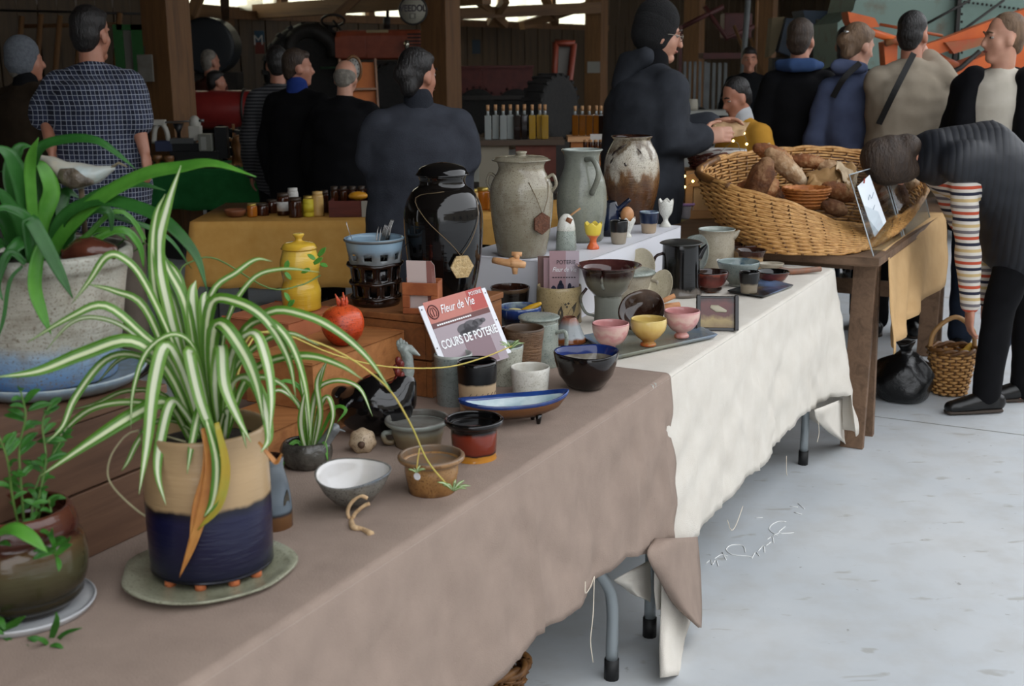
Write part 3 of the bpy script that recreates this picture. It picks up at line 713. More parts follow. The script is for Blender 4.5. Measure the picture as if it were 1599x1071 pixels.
def knife(label, a, b, w=.012):
    a, b = Vector(a), Vector(b); d = b - a; L = d.length
    o = thing('table_knife', label, 'knife', a); o.rotation_mode = 'QUATERNION'; o.rotation_quaternion = d.to_track_quat('Z', 'Y')
    bm = bmesh.new(); R_ = []
    for t, x in ((.42, .5), (.6, 1), (.85, .95), (.97, .5), (1, .1)): R_.append([(-w * .5, 0, L * t), (-w * .5 + w * x * .5, -.0009, L * t), (-w * .5 + w * x, 0, L * t), (-w * .5 + w * x * .5, .0009, L * t)])
    rings(bm, R_); mk('blade', bm, M_steel, o, False)
    tb('knife_handle', [(0, 0, 0), (0, 0, L * .45)], [.007, .005], mat('knife_handle', '#2c2420', .4), o, 8)
knife('dark table knife pointing up at the side of the cutlery pot', ow.location + Vector((-.01, 0, .02)), PY(540, 347, ow.location.y))
knife('spoon-bladed knife lying across the rim of the cutlery pot', ow.location + Vector((.02, .0, .05)), PY(537, 375, ow.location.y - .03), .022)
knife('thin knife tip leaning out towards the black jar', ow.location + Vector((-.02, .0, .04)), PY(645, 370, ow.location.y + .02), .006)
# orange pomegranate
p = at(537, 541, TZ + .161, 16); s = S(p); bm = bmesh.new()
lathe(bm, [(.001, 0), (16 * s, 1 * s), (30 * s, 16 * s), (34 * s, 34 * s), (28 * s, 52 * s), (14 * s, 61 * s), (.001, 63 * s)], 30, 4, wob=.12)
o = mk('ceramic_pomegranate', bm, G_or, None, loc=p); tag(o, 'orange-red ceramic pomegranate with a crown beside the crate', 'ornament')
for k in range(5):
    a = k * 2 * PI / 5; tb('crown_tip', [(4 * s * math.cos(a), 4 * s * math.sin(a), 58 * s), (7 * s * math.cos(a), 7 * s * math.sin(a), 68 * s), (9 * s * math.cos(a) - 2 * s, 9 * s * math.sin(a), (76 + 5 * (k % 2)) * s)], [3.5 * s, 3 * s, .8 * s], G_or, o, 8, 2)
# card holder with cards on the crate
p = at(660, 492, CRZ, 14); s = S(p); M_leather = mat('card_clay', '#8a4a2a', .45, '#a8623a', 20, coat=.2)
o = thing('card_holder', 'brown clay card holder on the crate beside the cutlery pot', 'card holder', p, math.radians(-12))
for dims in ((-29, 29, -11, -8, 0, 10), (-29, -17, -11, -8, 10, 30), (17, 29, -11, -8, 10, 30), (-29, 29, -11, -8, 30, 50), (-29, -26, -8, 14, 0, 46), (26, 29, -8, 14, 0, 52), (-29, 29, 12, 15, 0, 54), (-29, 29, -11, 15, 0, 3)):
    bx('slab', tuple(q * s for q in dims), M_leather, o, bev=.002)
M_card = mat('card_paper', '#c9b6b0', .7); M_cardr = mat('card_edge', '#8a5a52', .7)
for i in range(6):
    c = thing('visiting_card', 'visiting card standing in the clay card holder', 'card', p + Vector((.002 * i - .004, .003 * i, 4 * s)), math.radians(-12), 'cards in the card holder')
    bx('card_sheet', (-20 * s, 20 * s, 0, .0012, 0, (80 - i) * s), M_card, c, rot=(math.radians(4 + i * 1.5), 0, 0))
    bx('colour_band', (12 * s, 20 * s, -.0006, -.0001, 0, (80 - i) * s), M_cardr, c, rot=(math.radians(4 + i * 1.5), 0, 0))
# ---------------------------------------------------------------- placard COURS DE POTERIE
def text(body, size, m, parent, loc, rot=(0, 0, 0), font_w=1, name='lettering', shear=0, ext=.0003, bold=0):
    cu = bpy.data.curves.new(name, 'FONT'); cu.body = body; cu.size = size; cu.extrude = ext; cu.align_x = 'CENTER'; cu.align_y = 'CENTER'; cu.shear = shear; cu.offset = bold * size
    me = bake(bpy.data.objects.new(name, cu))
    me.materials.clear(); me.materials.append(m)
    ob = link(bpy.data.objects.new(name, me)); ob.parent = parent; ob.location = loc; ob.rotation_euler = rot; ob.scale = (font_w, 1, 1); return ob
Ya = P(700, 560, TZ).y
c00, c10, c01, c11 = PY(678, 560, 2.71), PY(786, 528, 2.85), PY(661, 479, 2.76), PY(760, 447, 2.90)
ex = (c10 - c00 + c11 - c01) / 2; ey = (c01 - c00 + c11 - c10) / 2
pw, ph = ex.length, ey.length
ex.normalize(); ey = (ey - ex * ey.dot(ex)).normalized(); ez = ex.cross(ey)
sg = thing('course_placard', 'tilted printed placard reading COURS DE POTERIE', 'placard', (c00 + c10 + c01 + c11) / 4)
sg.rotation_mode = 'QUATERNION'; sg.rotation_quaternion = Matrix((ex, ey, ez)).transposed().to_quaternion()
K = pw / 112
bx('sheet', (-pw / 2, pw / 2, -ph / 2 - .04, ph / 2, -.003, 0), mat('placard_white', '#dcdce2', .35), sg)
def band(x0, x1, y0, y1, m, z=.0006, name='print_panel'): return bx(name, (x0 * K, x1 * K, y0 * K, y1 * K, 0, z), m, sg)
band(-48, 49, -62, 2, mat('print_mauve', '#9c8d93', .4)); band(-48, 49, 9, 38, mat('print_salmon', '#b56a5c', .4)); band(-48, 49, 2, 9, mat('print_maroon', '#5a2420', .4))
band(22, 49, 10, 38, mat('print_red', '#a83a30', .4), .0009)
band(-10, 34, -60, -18, mat('print_plum', '#7d636a', .4), .0009)
M_ptw = mat('print_white', '#eeeef0', .5); M_ptd = mat('print_dark', '#2c2228', .5)
# print of a dark crouching animal shape behind the title
bm = bmesh.new()
for (x, y, a, b) in ((-2, -9, 11, 7), (10, -7, 12, 7), (22, -6, 9, 5), (31, -5, 5, 3), (6, -14, 18, 5)):
    r = bmesh.ops.create_cone(bm, cap_ends=True, segments=20, radius1=1, radius2=1, depth=.0003)
    for v in r['verts']: v.co = Vector((x * K + v.co.x * a * K, y * K + v.co.y * b * K, .0012 + v.co.z))
mk('printed_figure', bm, mat('print_grey', '#4b474c', .5), sg, False)
text('COURS DE POTERIE', 15.5 * K, M_ptw, sg, (1 * K, -21 * K, .002), font_w=.68, ext=.0002, bold=.018)
text('Fleur de Vie', 16 * K, M_ptw, sg, (1 * K, 23 * K, .002), font_w=.72, shear=.35)
text('POTERIE', 7 * K, M_ptw, sg, (36 * K, 32 * K, .002), font_w=.8)
for q in range(16): band(-40 + q * 3.6, -37.4 + q * 3.6, 4.4, 6.4, M_ptw, .0012, 'fine_print')
bm = bmesh.new(); tube(bm, [(-38 * K + 8 * K * math.cos(a), 23 * K + 9 * K * math.sin(a), .0012) for a in [k * 2 * PI / 24 for k in range(24)]], .9 * K, 5, True)
for q in (-3, 0, 3): tube(bm, [((-38 + q) * K, 17 * K, .0012), ((-38 + q * 1.6) * K, 23 * K, .0012), ((-38 + q * .6) * K, 29 * K, .0012)], .6 * K, 5, False, 3)
mk('printed_emblem', bm, mat('print_maroon', '#5a2420', .4), sg)
for x, y in ((-53, 30), (-53, -22), (53, 28), (53, -10)):
    bm = bmesh.new(); bmesh.ops.create_cone(bm, cap_ends=True, segments=10, radius1=.9 * K, radius2=.9 * K, depth=.001); mk('pin_hole', bm, M_ptd, sg, False, loc=(x * K, y * K, .0005))
# ---------------------------------------------------------------- front row of pots
# bowl of pale offcuts in blue and black
o, s = pot('deep_bowl', 'black bowl with a brown rim behind the placard', 'bowl', 797, 500, [(16, 0), (24, 6), (28, 24), (30, 44), (31, 48)], glaze('glaze_bk_brown', [(0, '#0e0c0b'), (.85, '#15100d'), (.95, '#5a4632'), (1, '#6a5238')], amt=.01, rough=.12), inner=I_brown)
o, s = pot('blue_bowl', 'blue-black bowl holding a yellow soap and a cream soap', 'bowl', 812, 535, [(22, 0), (32, 10), (34, 34), (33, 50)], glaze('glaze_bl_bk', [(0, '#0b0c10'), (.7, '#0f1420'), (.9, '#1d3266'), (1, '#22407c')], amt=.04, rough=.08), inner=I_blue)
bb = o.location; bs = s
bm = bmesh.new(); ell(bm, (0, 0, 0), (16 * s, 13 * s, 7 * s), u=18, v=10); tag(mk('soap_cake', bm, mat('soap_cream', '#c9b878', .5), None, loc=bb + Vector((-8 * s, -6 * s, 44 * s))), 'rounded cream soap in the blue-black bowl', 'soap')
bm = bmesh.new(); loft(bm, [(-14 * s, 0, -4 * s), (0, 0, 1 * s), (13 * s, 0, 8 * s)], [(4 * s, 4 * s), (7 * s, 6 * s), (3 * s, 3 * s)], Vector((0, 1, 0))); tag(mk('soap_cake', bm, mat('soap_yellow', '#c99a20', .4), None, loc=bb + Vector((18 * s, -6 * s, 50 * s))), 'pointed yellow soap tilted in the blue-black bowl', 'soap')
# brochure holder pot
o, s = pot('brochure_pot', 'beige cylindrical pot pierced with leaf shapes, holding brochures', 'pot', 873, 508, [(33, 0), (35, 6), (35, 50)], glaze('glaze_beige', [(0, '#8a7858'), (.5, '#a08c66'), (1, '#ab9870')], rough=.35, spk='#6f5f42'), t=.005)
bp, bps = o, s
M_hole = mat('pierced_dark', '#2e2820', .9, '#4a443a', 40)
def leafhole(o, s, a, h, L, w, tilt, R):
    bm = bmesh.new(); vs = []
    for k in range(13):
        t = k / 12; vs.append((t, math.sin(PI * t) * w))
    ring = [(x, y) for x, y in vs] + [(x, -y) for x, y in vs[-2:0:-1]]
    pts = []
    for x, y in ring:
        dx = (x - .5) * L; hh = h + dx * math.cos(tilt) - y * math.sin(tilt); aa = a + math.degrees((dx * math.sin(tilt) + y * math.cos(tilt)) / R)
        pts.append((hh, aa))
    f1 = [bm.verts.new(polar(o, aa, (R + .35) * s, hh * s)) for hh, aa in pts]; f2 = [bm.verts.new(polar(o, aa, (R - 1) * s, hh * s)) for hh, aa in pts]
    bm.faces.new(f1)
    for i in range(len(f1)): bm.faces.new((f1[i], f1[(i + 1) % len(f1)], f2[(i + 1) % len(f1)], f2[i]))
    return mk('leaf_cutout', bm, M_hole, o, False)
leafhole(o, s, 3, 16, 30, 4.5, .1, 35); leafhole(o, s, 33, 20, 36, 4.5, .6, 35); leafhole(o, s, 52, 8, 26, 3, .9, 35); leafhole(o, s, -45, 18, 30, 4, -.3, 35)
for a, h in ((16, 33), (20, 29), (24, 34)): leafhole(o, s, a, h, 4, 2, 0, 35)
# brochures (folded, printed POTERIE Fleur de Vie)
M_bro = mat('brochure_mauve', '#a8878c', .4); M_bro2 = mat('brochure_pale', '#b9a9b2', .4); M_bro3 = mat('brochure_dark', '#6a4d48', .4)
def brochure(label, px0, px1, ytop, dy, print_it, m):
    a = PY(px0, 500, bp.location.y + dy); b = PY(px1, 500, bp.location.y + dy); top = PY(px0, ytop, bp.location.y + dy).z; bot = bp.location.z + .012
    w = (b - a).length; hgt = top - bot
    g = thing('brochure', label, 'brochure', ((a + b) / 2).xy.to_3d() + Vector((0, 0, bot)), math.radians(-2), 'brochures in the beige pot')
    bx('paper', (-w / 2, w / 2, 0, .004, 0, hgt), m, g)
    if print_it:
        t_ = (0, 0, 0)
        bx('print_panel', (w * .05, w * .5, -.0004, 0, 0, hgt), M_bro2, g)
        text('POTERIE', w * .2, M_ptd, g, (w * .06, -.001, hgt * .83), (PI / 2, 0, 0), .85)
        text('Fleur de Vie', w * .22, M_ptw, g, (0, -.0012, hgt * .72), (PI / 2, 0, 0), .74, shear=.3)
        for q in range(9): bx('fine_print', ((-.4 + q * .09) * w, (-.34 + q * .09) * w, -.0012, -.0004, hgt * .595, hgt * .61), M_ptd, g)
        bm = bmesh.new(); 
        for x, z, r1, r2 in ((-.12, .44, .12, .09), (-.12, .52, .06, .04), (.18, .44, .07, .08), (.3, .40, .08, .07), (-.36, .40, .1, .08)):
            q = bmesh.ops.create_cone(bm, cap_ends=True, segments=16, radius1=1, radius2=1, depth=.0004)
            for v in q['verts']: v.co = Vector((x * w + v.co.x * r1 * w, -.0008 + v.co.z, z * hgt + v.co.y * r2 * hgt))
        mk('printed_pots', bm, mat('print_navy', '#20223a', .4), g, False)
    return g
brochure('front printed brochure reading POTERIE in the beige pot', 858, 904, 392, .0, True, M_bro)
brochure('dark-edged brochure behind the front one in the beige pot', 840, 866, 400, .03, False, M_bro3)
brochure('pinkish brochure edge between the other two in the beige pot', 849, 872, 403, .015, False, M_bro)
# strainer bowl on its stand
o, s = pot('goblet_bowl', None, None, 949, 508, [(21, 0), (22, 4), (21, 24), (22, 42), (23, 44), (33, 56), (39, 72), (42, 82), (51, 88)], glaze('glaze_goblet', [(0, '#6f716a'), (.45, '#7b7d74'), (.5, '#5b5a50'), (.75, '#6b675a'), (.85, '#2e1c18'), (1, '#3a1f1c')], amt=.03, rough=.1, bump=.15), inner=mat('inside_wine', '#3a1c1c', .06, '#52302c', 20, coat=.8), floor=55)
tag(o, 'wide purple-brown bowl on a tall grey stem with a small handle', 'bowl')
tb('handle', [polar(o, -12, 40 * s, 80 * s), polar(o, -12, 49 * s, 79 * s), polar(o, -11, 48 * s, 66 * s), polar(o, -10, 38 * s, 60 * s)], .0045, MC['glaze_goblet'], o, 8, 4)
tb('handle', [polar(o, -75, 34 * s, 56 * s), polar(o, -75, 44 * s, 40 * s), polar(o, -75, 36 * s, 18 * s), polar(o, -75, 22 * s, 12 * s)], .0045, MC['glaze_goblet'], o, 8, 4)
# lidded pot and leaning oval plate behind it
o, s = pot('casserole', 'grey-green lidded pot behind the goblet bowl', 'pot', 982, 476, [(24, 0), (33, 12), (36, 34), (35, 44)], G_sand)
bm = bmesh.new(); lathe(bm, [(.001, 0), (38 * s, 0), (40 * s, 3 * s), (34 * s, 6 * s), (.001, 7 * s)], 36, 2); mk('lid', bm, G_celadon, o, loc=(0, 0, 45 * s))
tb('lug', [polar(o, 70, 36 * s, 36 * s), polar(o, 68, 47 * s, 34 * s), polar(o, 66, 44 * s, 16 * s), polar(o, 66, 34 * s, 14 * s)], .006, G_sand, o, 8, 4)
def disc(name, label, cat, px, py, rpx, m, tilt, rz, z=TZ + .003, sx=1, sy=1, prof=None, inner=None, n=40, wob=.02, dy=0):
    p = P(px, py, z); p.y += dy; s = S(p)
    pr = prof or [(.001, 0), (.7, 0), (1, .12), (1.0, .16), (.93, .13), (.68, .05), (.001, .05)]
    bm = bmesh.new(); lathe(bm, [(a * rpx * s, b * rpx * s) for a, b in pr], n, 2, wob, sx, sy, inner_from=(3 if inner else None))
    o = mk(name, bm, [m, inner] if inner else m, None); o.matrix_world = Matrix.Translation(p) @ Matrix.Rotation(rz, 4, 'Z') @ Matrix.Translation((0, 0, math.sin(abs(tilt)) * rpx * s * sy)) @ Matrix.Rotation(tilt, 4, 'X')
    tag(o, label, cat); return o
disc('oval_plate', 'cream oval plate leaning against the white plinth', 'plate', 994, 454, 34, glaze('glaze_cream', [(0, '#b5ab92'), (1, '#bdb39a')], rough=.35, spk='#9a8f74'), math.radians(66), math.radians(-32), sx=.85, sy=1.1, dy=-.06)
disc('oval_plate', 'second cream plate edge leaning behind the lidded pot', 'plate', 1030, 474, 26, MC['glaze_cream'], math.radians(60), math.radians(-36), sx=.8, sy=1.15, dy=-.02)
# reclined grey ring bowl
disc('reclined_bowl', 'grey and brown glazed bowl tilted on its side beside the yellow bowl', 'bowl', 1004, 521, 36, G_teal, math.radians(52), math.radians(-18), prof=[(.001, 0), (.45, 0), (.85, .28), (1, .5), (1.0, .56), (.86, .5), (.6, .22), (.3, .12), (.001, .1)], inner=mat('inside_ring', '#2a1810', .1, '#6a5a50', 14, coat=.7, lo=.42, hi=.7), wob=.05)
# tray with three bowls
def slab_plate(name, label, cat, corners, th, m, rim=.006, z=TZ + .003, inner=None):
    ps = [P(a, b, z) for a, b in corners]; c = sum(ps, Vector()) / 4
    o = thing(name, label, cat, c); bm = bmesh.new()
    lo = [bm.verts.new((q - c) * .93) for q in ps]; hi = [bm.verts.new((q - c) + Vector((0, 0, th + rim))) for q in ps]; i1 = [bm.verts.new((q - c) * .95 + Vector((0, 0, th + rim))) for q in ps]; i2 = [bm.verts.new((q - c) * .88 + Vector((0, 0, th))) for q in ps]
    bm.faces.new(lo[::-1]); bm.faces.new(i2)
    for A, B in ((lo, hi), (hi, i1), (i1, i2)):
        for k in range(4): bm.faces.new((A[k], A[(k + 1) % 4], B[(k + 1) % 4], B[k]))
    bmesh.ops.bevel(bm, geom=[e for e in bm.edges], offset=.002, segments=2, affect='EDGES')
    mk('slab', bm, m, o); return o
G_tray = glaze('glaze_tray', [(0, '#5a7090'), (.25, '#85887a'), (.6, '#8d8f80'), (1, '#6b7f96')], amt=.14, ns=2, rough=.2, drip=False, axis=0)
slab_plate('oblong_tray', 'long grey-green glazed tray under the three small bowls', 'tray', [(962, 563), (1122, 528), (1062, 500), (905, 530)], .006, G_tray)
TB = TZ + .012
bowlp = [(13, 0), (13, 5), (10, 7), (20, 14), (27, 26), (29, 42)]
pot('small_bowl', 'pink swirled small bowl nearest on the tray', 'bowl', 953, 549, [(9, 0), (9, 4), (8, 7), (20, 14), (27, 27), (29, 41)], G_pink, z=TB, inner=mat('inside_pink', '#c08a88', .2, '#b67c7a', 30, coat=.4), group='small bowls on the tray')
pot('small_bowl', 'yellow ochre small bowl between the two pink ones', 'bowl', 1012, 542, [(12, 0), (12, 4), (9, 7), (18, 14), (27, 26), (28, 40)], G_ochre, z=TB, inner=mat('inside_ochre', '#c9ae66', .2, coat=.4), group='small bowls on the tray')
pot('small_bowl', 'pink and cream striped bowl farthest on the tray', 'bowl', 1064, 529, [(11, 0), (11, 5), (8, 8), (18, 14), (26, 26), (28, 40)], G_pink, z=TB, inner=MC['inside_pink'], group='small bowls on the tray')
# wooden honey scoop and cork
o = thing('wooden_scoop', 'short turned wooden scoop lying by the black pitcher', 'scoop', P(1043, 481, TZ + .012))
s = S(o.location)
tb('barrel', [(-22 * s, -3 * s, 0), (18 * s, 4 * s, 0)], [6 * s, 9 * s], wood('scoop_wood', '#a97248', '#c58f60', '#b57d50', scale=14), o, 12)
tb('grip', [(-24 * s, -6 * s, 6 * s), (10 * s, -2 * s, 20 * s)], 4 * s, MC['scoop_wood'], o, 10)
# leaning square plate
sq = thing('square_plate', 'square dark red plate with black edges leaning on the white cloth', 'plate', P(1120, 516, TZ + .004)); s = S(sq.location)
sq.rotation_euler = (math.radians(68), 0, math.radians(-6))
bx('plate_back', (-33 * s, 33 * s, 0, 56 * s, -8 * s, -4 * s), mat('plate_black', '#151110', .25, coat=.5), sq, bev=.003)
bx('plate_face', (-27 * s, 27 * s, 5 * s, 52 * s, -4 * s, -2.5 * s), glaze('glaze_plate', [(0, '#7a6238'), (.25, '#9a8450'), (.42, '#54201c'), (.8, '#5f2822'), (1, '#2a1614')], amt=.14, ns=3, rough=.12, axis=1, drip=False), sq, bev=.001)
for d in ((-33, -26, 0, 56, -5, 5), (26, 33, 0, 56, -5, 4)): bx('plate_edge', tuple(q * s for q in d), MC['plate_black'], sq, bev=.003)
bm = bmesh.new(); loft(bm, [(-10 * s, 38 * s, -2 * s), (0, 35 * s, -2 * s), (14 * s, 31 * s, -2 * s)], [(3 * s, .8 * s), (6 * s, 1 * s), (2 * s, .6 * s)], Vector((0, 1, 0)), 10); mk('leaf_mark', bm, mat('slip_pale', '#a79f88', .3), sq)
# black pitcher
o, s = pot('tall_pitcher', None, None, 1062, 466, [(31, 0), (31, 8), (30, 20), (29, 50), (29, 78)], glaze('glaze_pit', [(0, '#6a625a'), (.13, '#5d5650'), (.18, '#0d0c0c'), (1, '#0b0a0a')], amt=.05, rough=.14, bump=.04), t=.005)
tag(o, 'tall black lidded pitcher on the white cloth', 'pitcher')
bm = bmesh.new(); lathe(bm, [(.001, 0), (31 * s, 0), (31.5 * s, 2.5 * s), (22 * s, 5 * s), (.001, 6 * s)], 32, 2); mk('lid', bm, mat('lid_charcoal', '#2c2c2a', .3), o, loc=(0, 0, 78 * s * 1.03))
tb('handle', [polar(o, -78, 28 * s, 66 * s), polar(o, -80, 40 * s, 60 * s), polar(o, -80, 44 * s, 40 * s), polar(o, -78, 38 * s, 24 * s), polar(o, -76, 29 * s, 18 * s)], .005, mat('handle_brown', '#2a1614', .1, coat=.6), o, 8, 4)
bm = bmesh.new(); loft(bm, [polar(o, 80, 27 * s, 60 * s), polar(o, 84, 33 * s, 72 * s), polar(o, 84, 38 * s, 78 * s)], [6 * s, 4.5 * s, 2.5 * s]); mk('spout', bm, MC['glaze_pit'], o)
# bowls behind the square plate
o, s = pot('red_bowl', 'reddish brown bowl with a pointed lip behind the black pitcher', 'bowl', 1109, 457, [(10, 0), (10, 3), (20, 10), (26, 22), (28, 30)], G_wine, inner=I_brown)
o2 = disc('round_plate', 'pale green plate standing on edge behind the red bowl', 'plate', 1099, 442, 32, G_celadon, math.radians(76), math.radians(-62), z=TZ + .003, dy=.16); 
o, s = pot('grey_jug', 'grey stoneware jug with a pouring lip in front of the bread basket', 'jug', 1117, 424, [(27, 0), (28, 10), (28, 40), (27, 55), (29, 60)], G_sand, inner=I_grey)
bm = bmesh.new(); loft(bm, [polar(o, 82, 24 * s, 50 * s), polar(o, 84, 30 * s, 56 * s), polar(o, 84, 34 * s, 60 * s)], [6 * s, 4.5 * s, 2 * s]); mk('spout', bm, G_sand, o)
tb('handle', [polar(o, -85, 26 * s, 52 * s), polar(o, -85, 44 * s, 46 * s), polar(o, -85, 42 * s, 24 * s), polar(o, -85, 28 * s, 14 * s)], .006, G_teal, o, 8, 4)
dot(o, polar(o, 8, 28.6 * s, 18 * s), polar(o, 8, 1, 0))
o, s = pot('blue_grey_bowl', 'blue-grey bowl with dark blue glaze pooled inside', 'bowl', 1152, 448, [(14, 0), (14, 4), (24, 14), (31, 28), (33, 36)], G_teal, inner=mat('inside_pool', '#7d8a88', .12, '#2d4a60', 16, coat=.6, lo=.5, hi=.62))
pot('brown_pot', 'brown-rimmed pot in front of the bread basket', 'pot', 1172, 424, [(16, 0), (18, 10), (20, 24), (24, 30)], glaze('glaze_tan', [(0, '#9a7a50'), (.6, '#a5845a'), (.75, '#3a2018'), (1, '#4a2a22')], amt=.06, rough=.12), inner=I_brown)
pot('brown_pot', 'second brown pot half hidden against the bread basket', 'pot', 1164, 411, [(16, 0), (18, 10), (20, 20), (22, 26)], MC['glaze_tan'], inner=I_brown)
slab_plate('square_tray', 'dark square tray with a blue glazed corner under the black cup', 'tray', [(1192, 466), (1240, 448), (1196, 437), (1134, 457)], .004, glaze('glaze_tray2', [(0, '#26262a'), (.5, '#3b3d3c'), (.7, '#5a6f92'), (1, '#6b7070')], amt=.1, ns=2, rough=.15, axis=0, drip=False), rim=.004)
pot('small_cup', 'small black cup with a beige foot on the square tray', 'cup', 1169, 459, [(12, 0), (13, 8), (15, 20), (16, 31)], glaze('glaze_cup3', [(0, '#7d7260'), (.4, '#857a68'), (.5, '#101010'), (1, '#0c0c0c')], amt=.04, rough=.35), z=TZ + .010, inner=I_black, t=.003)
o, s = pot('spoon_rest', 'small dark brown dish near the end of the white cloth', 'dish', 1206, 441, [(14, 0), (20, 6), (24, 14)], G_wine, inner=I_black, sx=1.1)
o = thing('ceramic_ladle', 'long brown ceramic ladle lying near the end of the white cloth', 'ladle', P(1238, 424, TZ + .012)); s = S(o.location)
tb('ladle_handle', [(-26 * s, 0, 4 * s), (0, 0, 0), (46 * s, 10 * s, 2 * s)], [5 * s, 5 * s, 4 * s], mat('ladle_clay', '#6b5a50', .5, '#8a5a40', 30), o, 10, 3)
bm = bmesh.new(); lathe(bm, [(.001, 0), (8 * s, 1 * s), (14 * s, 8 * s), (15 * s, 12 * s), (13 * s, 10 * s), (7 * s, 3 * s), (.001, 3 * s)], 24, 2, sx=1.4); mk('ladle_bowl', bm, [G_sand], o, loc=(-34 * s, 6 * s, 1 * s))
# ---------------------------------------------------------------- cups
o, s = pot('tall_cup', 'grey-blue tall cup with a stamped foot in front of the placard', 'cup', 709, 637, [(24, 0), (26, 3), (27, 20), (28, 50), (30, 76)], glaze('glaze_slate', [(0, '#7d8382'), (.5, '#6f7876'), (1, '#828c88')], rough=.3, spk='#565c58'), inner=I_grey)
bm = bmesh.new(); tube(bm, [polar(o, -12 + 7 * math.cos(a), 27.2 * s, (17 + 4 * math.sin(a)) * s) for a in [k * PI / 8 for k in range(16)]], .0012, 6, True); mk('stamp_ring', bm, MC['glaze_slate'], o)
o, s = pot('tumbler', 'tumbler with a black top and carved beige lower half', 'cup', 746, 652, [(26, 0), (27, 4), (29, 36), (31, 77)], G_ink, inner=I_black)
for q in range(6): tb('carved_line', [polar(o, -60 + 18 * q, 27.6 * s, 14 * s), polar(o, -42 + 18 * q, 28.6 * s, 24 * s), polar(o, -18 + 18 * q, 29.4 * s, 38 * s)], .0007, mat('carved_dark', '#4a3a2c', .8), o, 5, 3)
pot('white_cup', 'small white speckled cup beside the carved tumbler', 'cup', 828, 621, [(27, 0), (28, 6), (30, 28), (31, 40)], G_white, inner=I_white)
pot('speckled_cup', 'grey-white speckled cup behind the white cup, with a plant runner over it', 'cup', 786, 605, [(25, 0), (27, 8), (30, 40), (32, 58)], glaze('glaze_speck', [(0, '#a5a597'), (.5, '#b0b0a2'), (1, '#b9b9ac')], rough=.25, spk='#6b6a5e'), inner=I_grey)
pot('textured_cup', 'brown rough-textured cup behind the speckled cup', 'cup', 819, 591, [(23, 0), (25, 8), (28, 46), (31, 71)], glaze('glaze_bark', [(0, '#6e5038'), (.6, '#7d5c40'), (.85, '#6a4e38'), (1, '#7a6450')], rough=.6, spk='#4a3422', bump=.9, bs=26, coat=0), inner=mat('inside_bark', '#4a3828', .5))
o, s = pot('lidded_mug', 'pale grey lidded mug with a loop handle', 'mug', 842, 578, [(28, 0), (30, 6), (30, 40), (30, 66)], glaze('glaze_mug', [(0, '#6a6a5e'), (.1, '#8f9288'), (.5, '#9aa096'), (1, '#8c938a')], amt=.08, rough=.25, spk='#5f6a66'), t=.004)
bm = bmesh.new(); lathe(bm, [(.001, -2 * s), (28 * s, -2 * s), (29 * s, 4 * s), (32 * s, 6 * s), (32 * s, 9 * s), (24 * s, 11 * s), (.001, 12 * s)], 36, 2); mk('lid', bm, MC['glaze_mug'], o, loc=(0, 0, 68 * s * 1.03))
tb('handle', [polar(o, 62, 29 * s, 56 * s), polar(o, 64, 45 * s, 58 * s), polar(o, 64, 46 * s, 34 * s), polar(o, 62, 40 * s, 18 * s), polar(o, 62, 29 * s, 14 * s)], .0055, MC['glaze_mug'], o, 8, 4)
o, s = pot('juicer_cone', 'small conical pot with dripping brown and white glaze', 'pot', 889, 540, [(25, 0), (26, 6), (22, 14), (16, 28), (11, 38)], glaze('glaze_drip', [(0, '#5a3018'), (.2, '#7a4422'), (.28, '#9aa0a4'), (.7, '#8a8f90'), (.9, '#8a5a48'), (1, '#6a4030')], amt=.06, rough=.14), t=.004)
o, s = pot('brown_ring_handle', None, None, 800, 560, [(20, 0), (22, 10), (22, 40)], I_brown, t=.004); tag(o, 'dark brown mug behind the speckled cup', 'mug')
tb('handle', [polar(o, -66, 21 * s, 34 * s), polar(o, -66, 34 * s, 38 * s), polar(o, -66, 36 * s, 18 * s), polar(o, -66, 22 * s, 8 * s)], .004, mat('handle_umber', '#5a4030', .3), o, 8, 4)
# ---------------------------------------------------------------- heart bowl
p = at(915, 612, TZ + .002, 26); s = S(p); bm = bmesh.new()
def heart(a, r):
    # a=0 is the point (towards the camera), two lobes away
    k = 1 + .30 * max(0, math.cos(a)) ** 5 - .20 * max(0, math.cos(a - PI)) ** 8 + .06 * math.sin(a) ** 2
    return r * k
def heartring(r, z, n=44): return [Vector((math.cos(t) * heart(t, r) * s, math.sin(t) * heart(t, r) * s * 1.05, z * s)) for t in [j * 2 * PI / n for j in range(n)]]
R_ = [heartring(*q) for q in ((.1, 0), (14, 0), (26, 4), (38, 22), (44, 44), (46, 58), (45, 60), (43, 58), (41, 46), (34, 24), (20, 10), (.1, 8))]
rings(bm, R_, mi=lambda i: 1 if i >= 8 else (2 if i >= 6 else 0))
o = mk('heart_bowl', bm, [glaze('glaze_heart', [(0, '#0f0b0a'), (.6, '#1e120e'), (1, '#0d0b0c')], rough=.1), mat('inside_pewter', '#8f887a', .12, '#5a5044', 22, coat=.7), G_blue], None, loc=p)
o.rotation_euler.z = math.atan2(-p.y, -p.x) + .25; tag(o, 'heart-shaped dark bowl with a blue rim at the front of the table', 'bowl')
dot(o, (-16 * s, -14 * s, 36 * s), (0.5, .3, 1), .007)
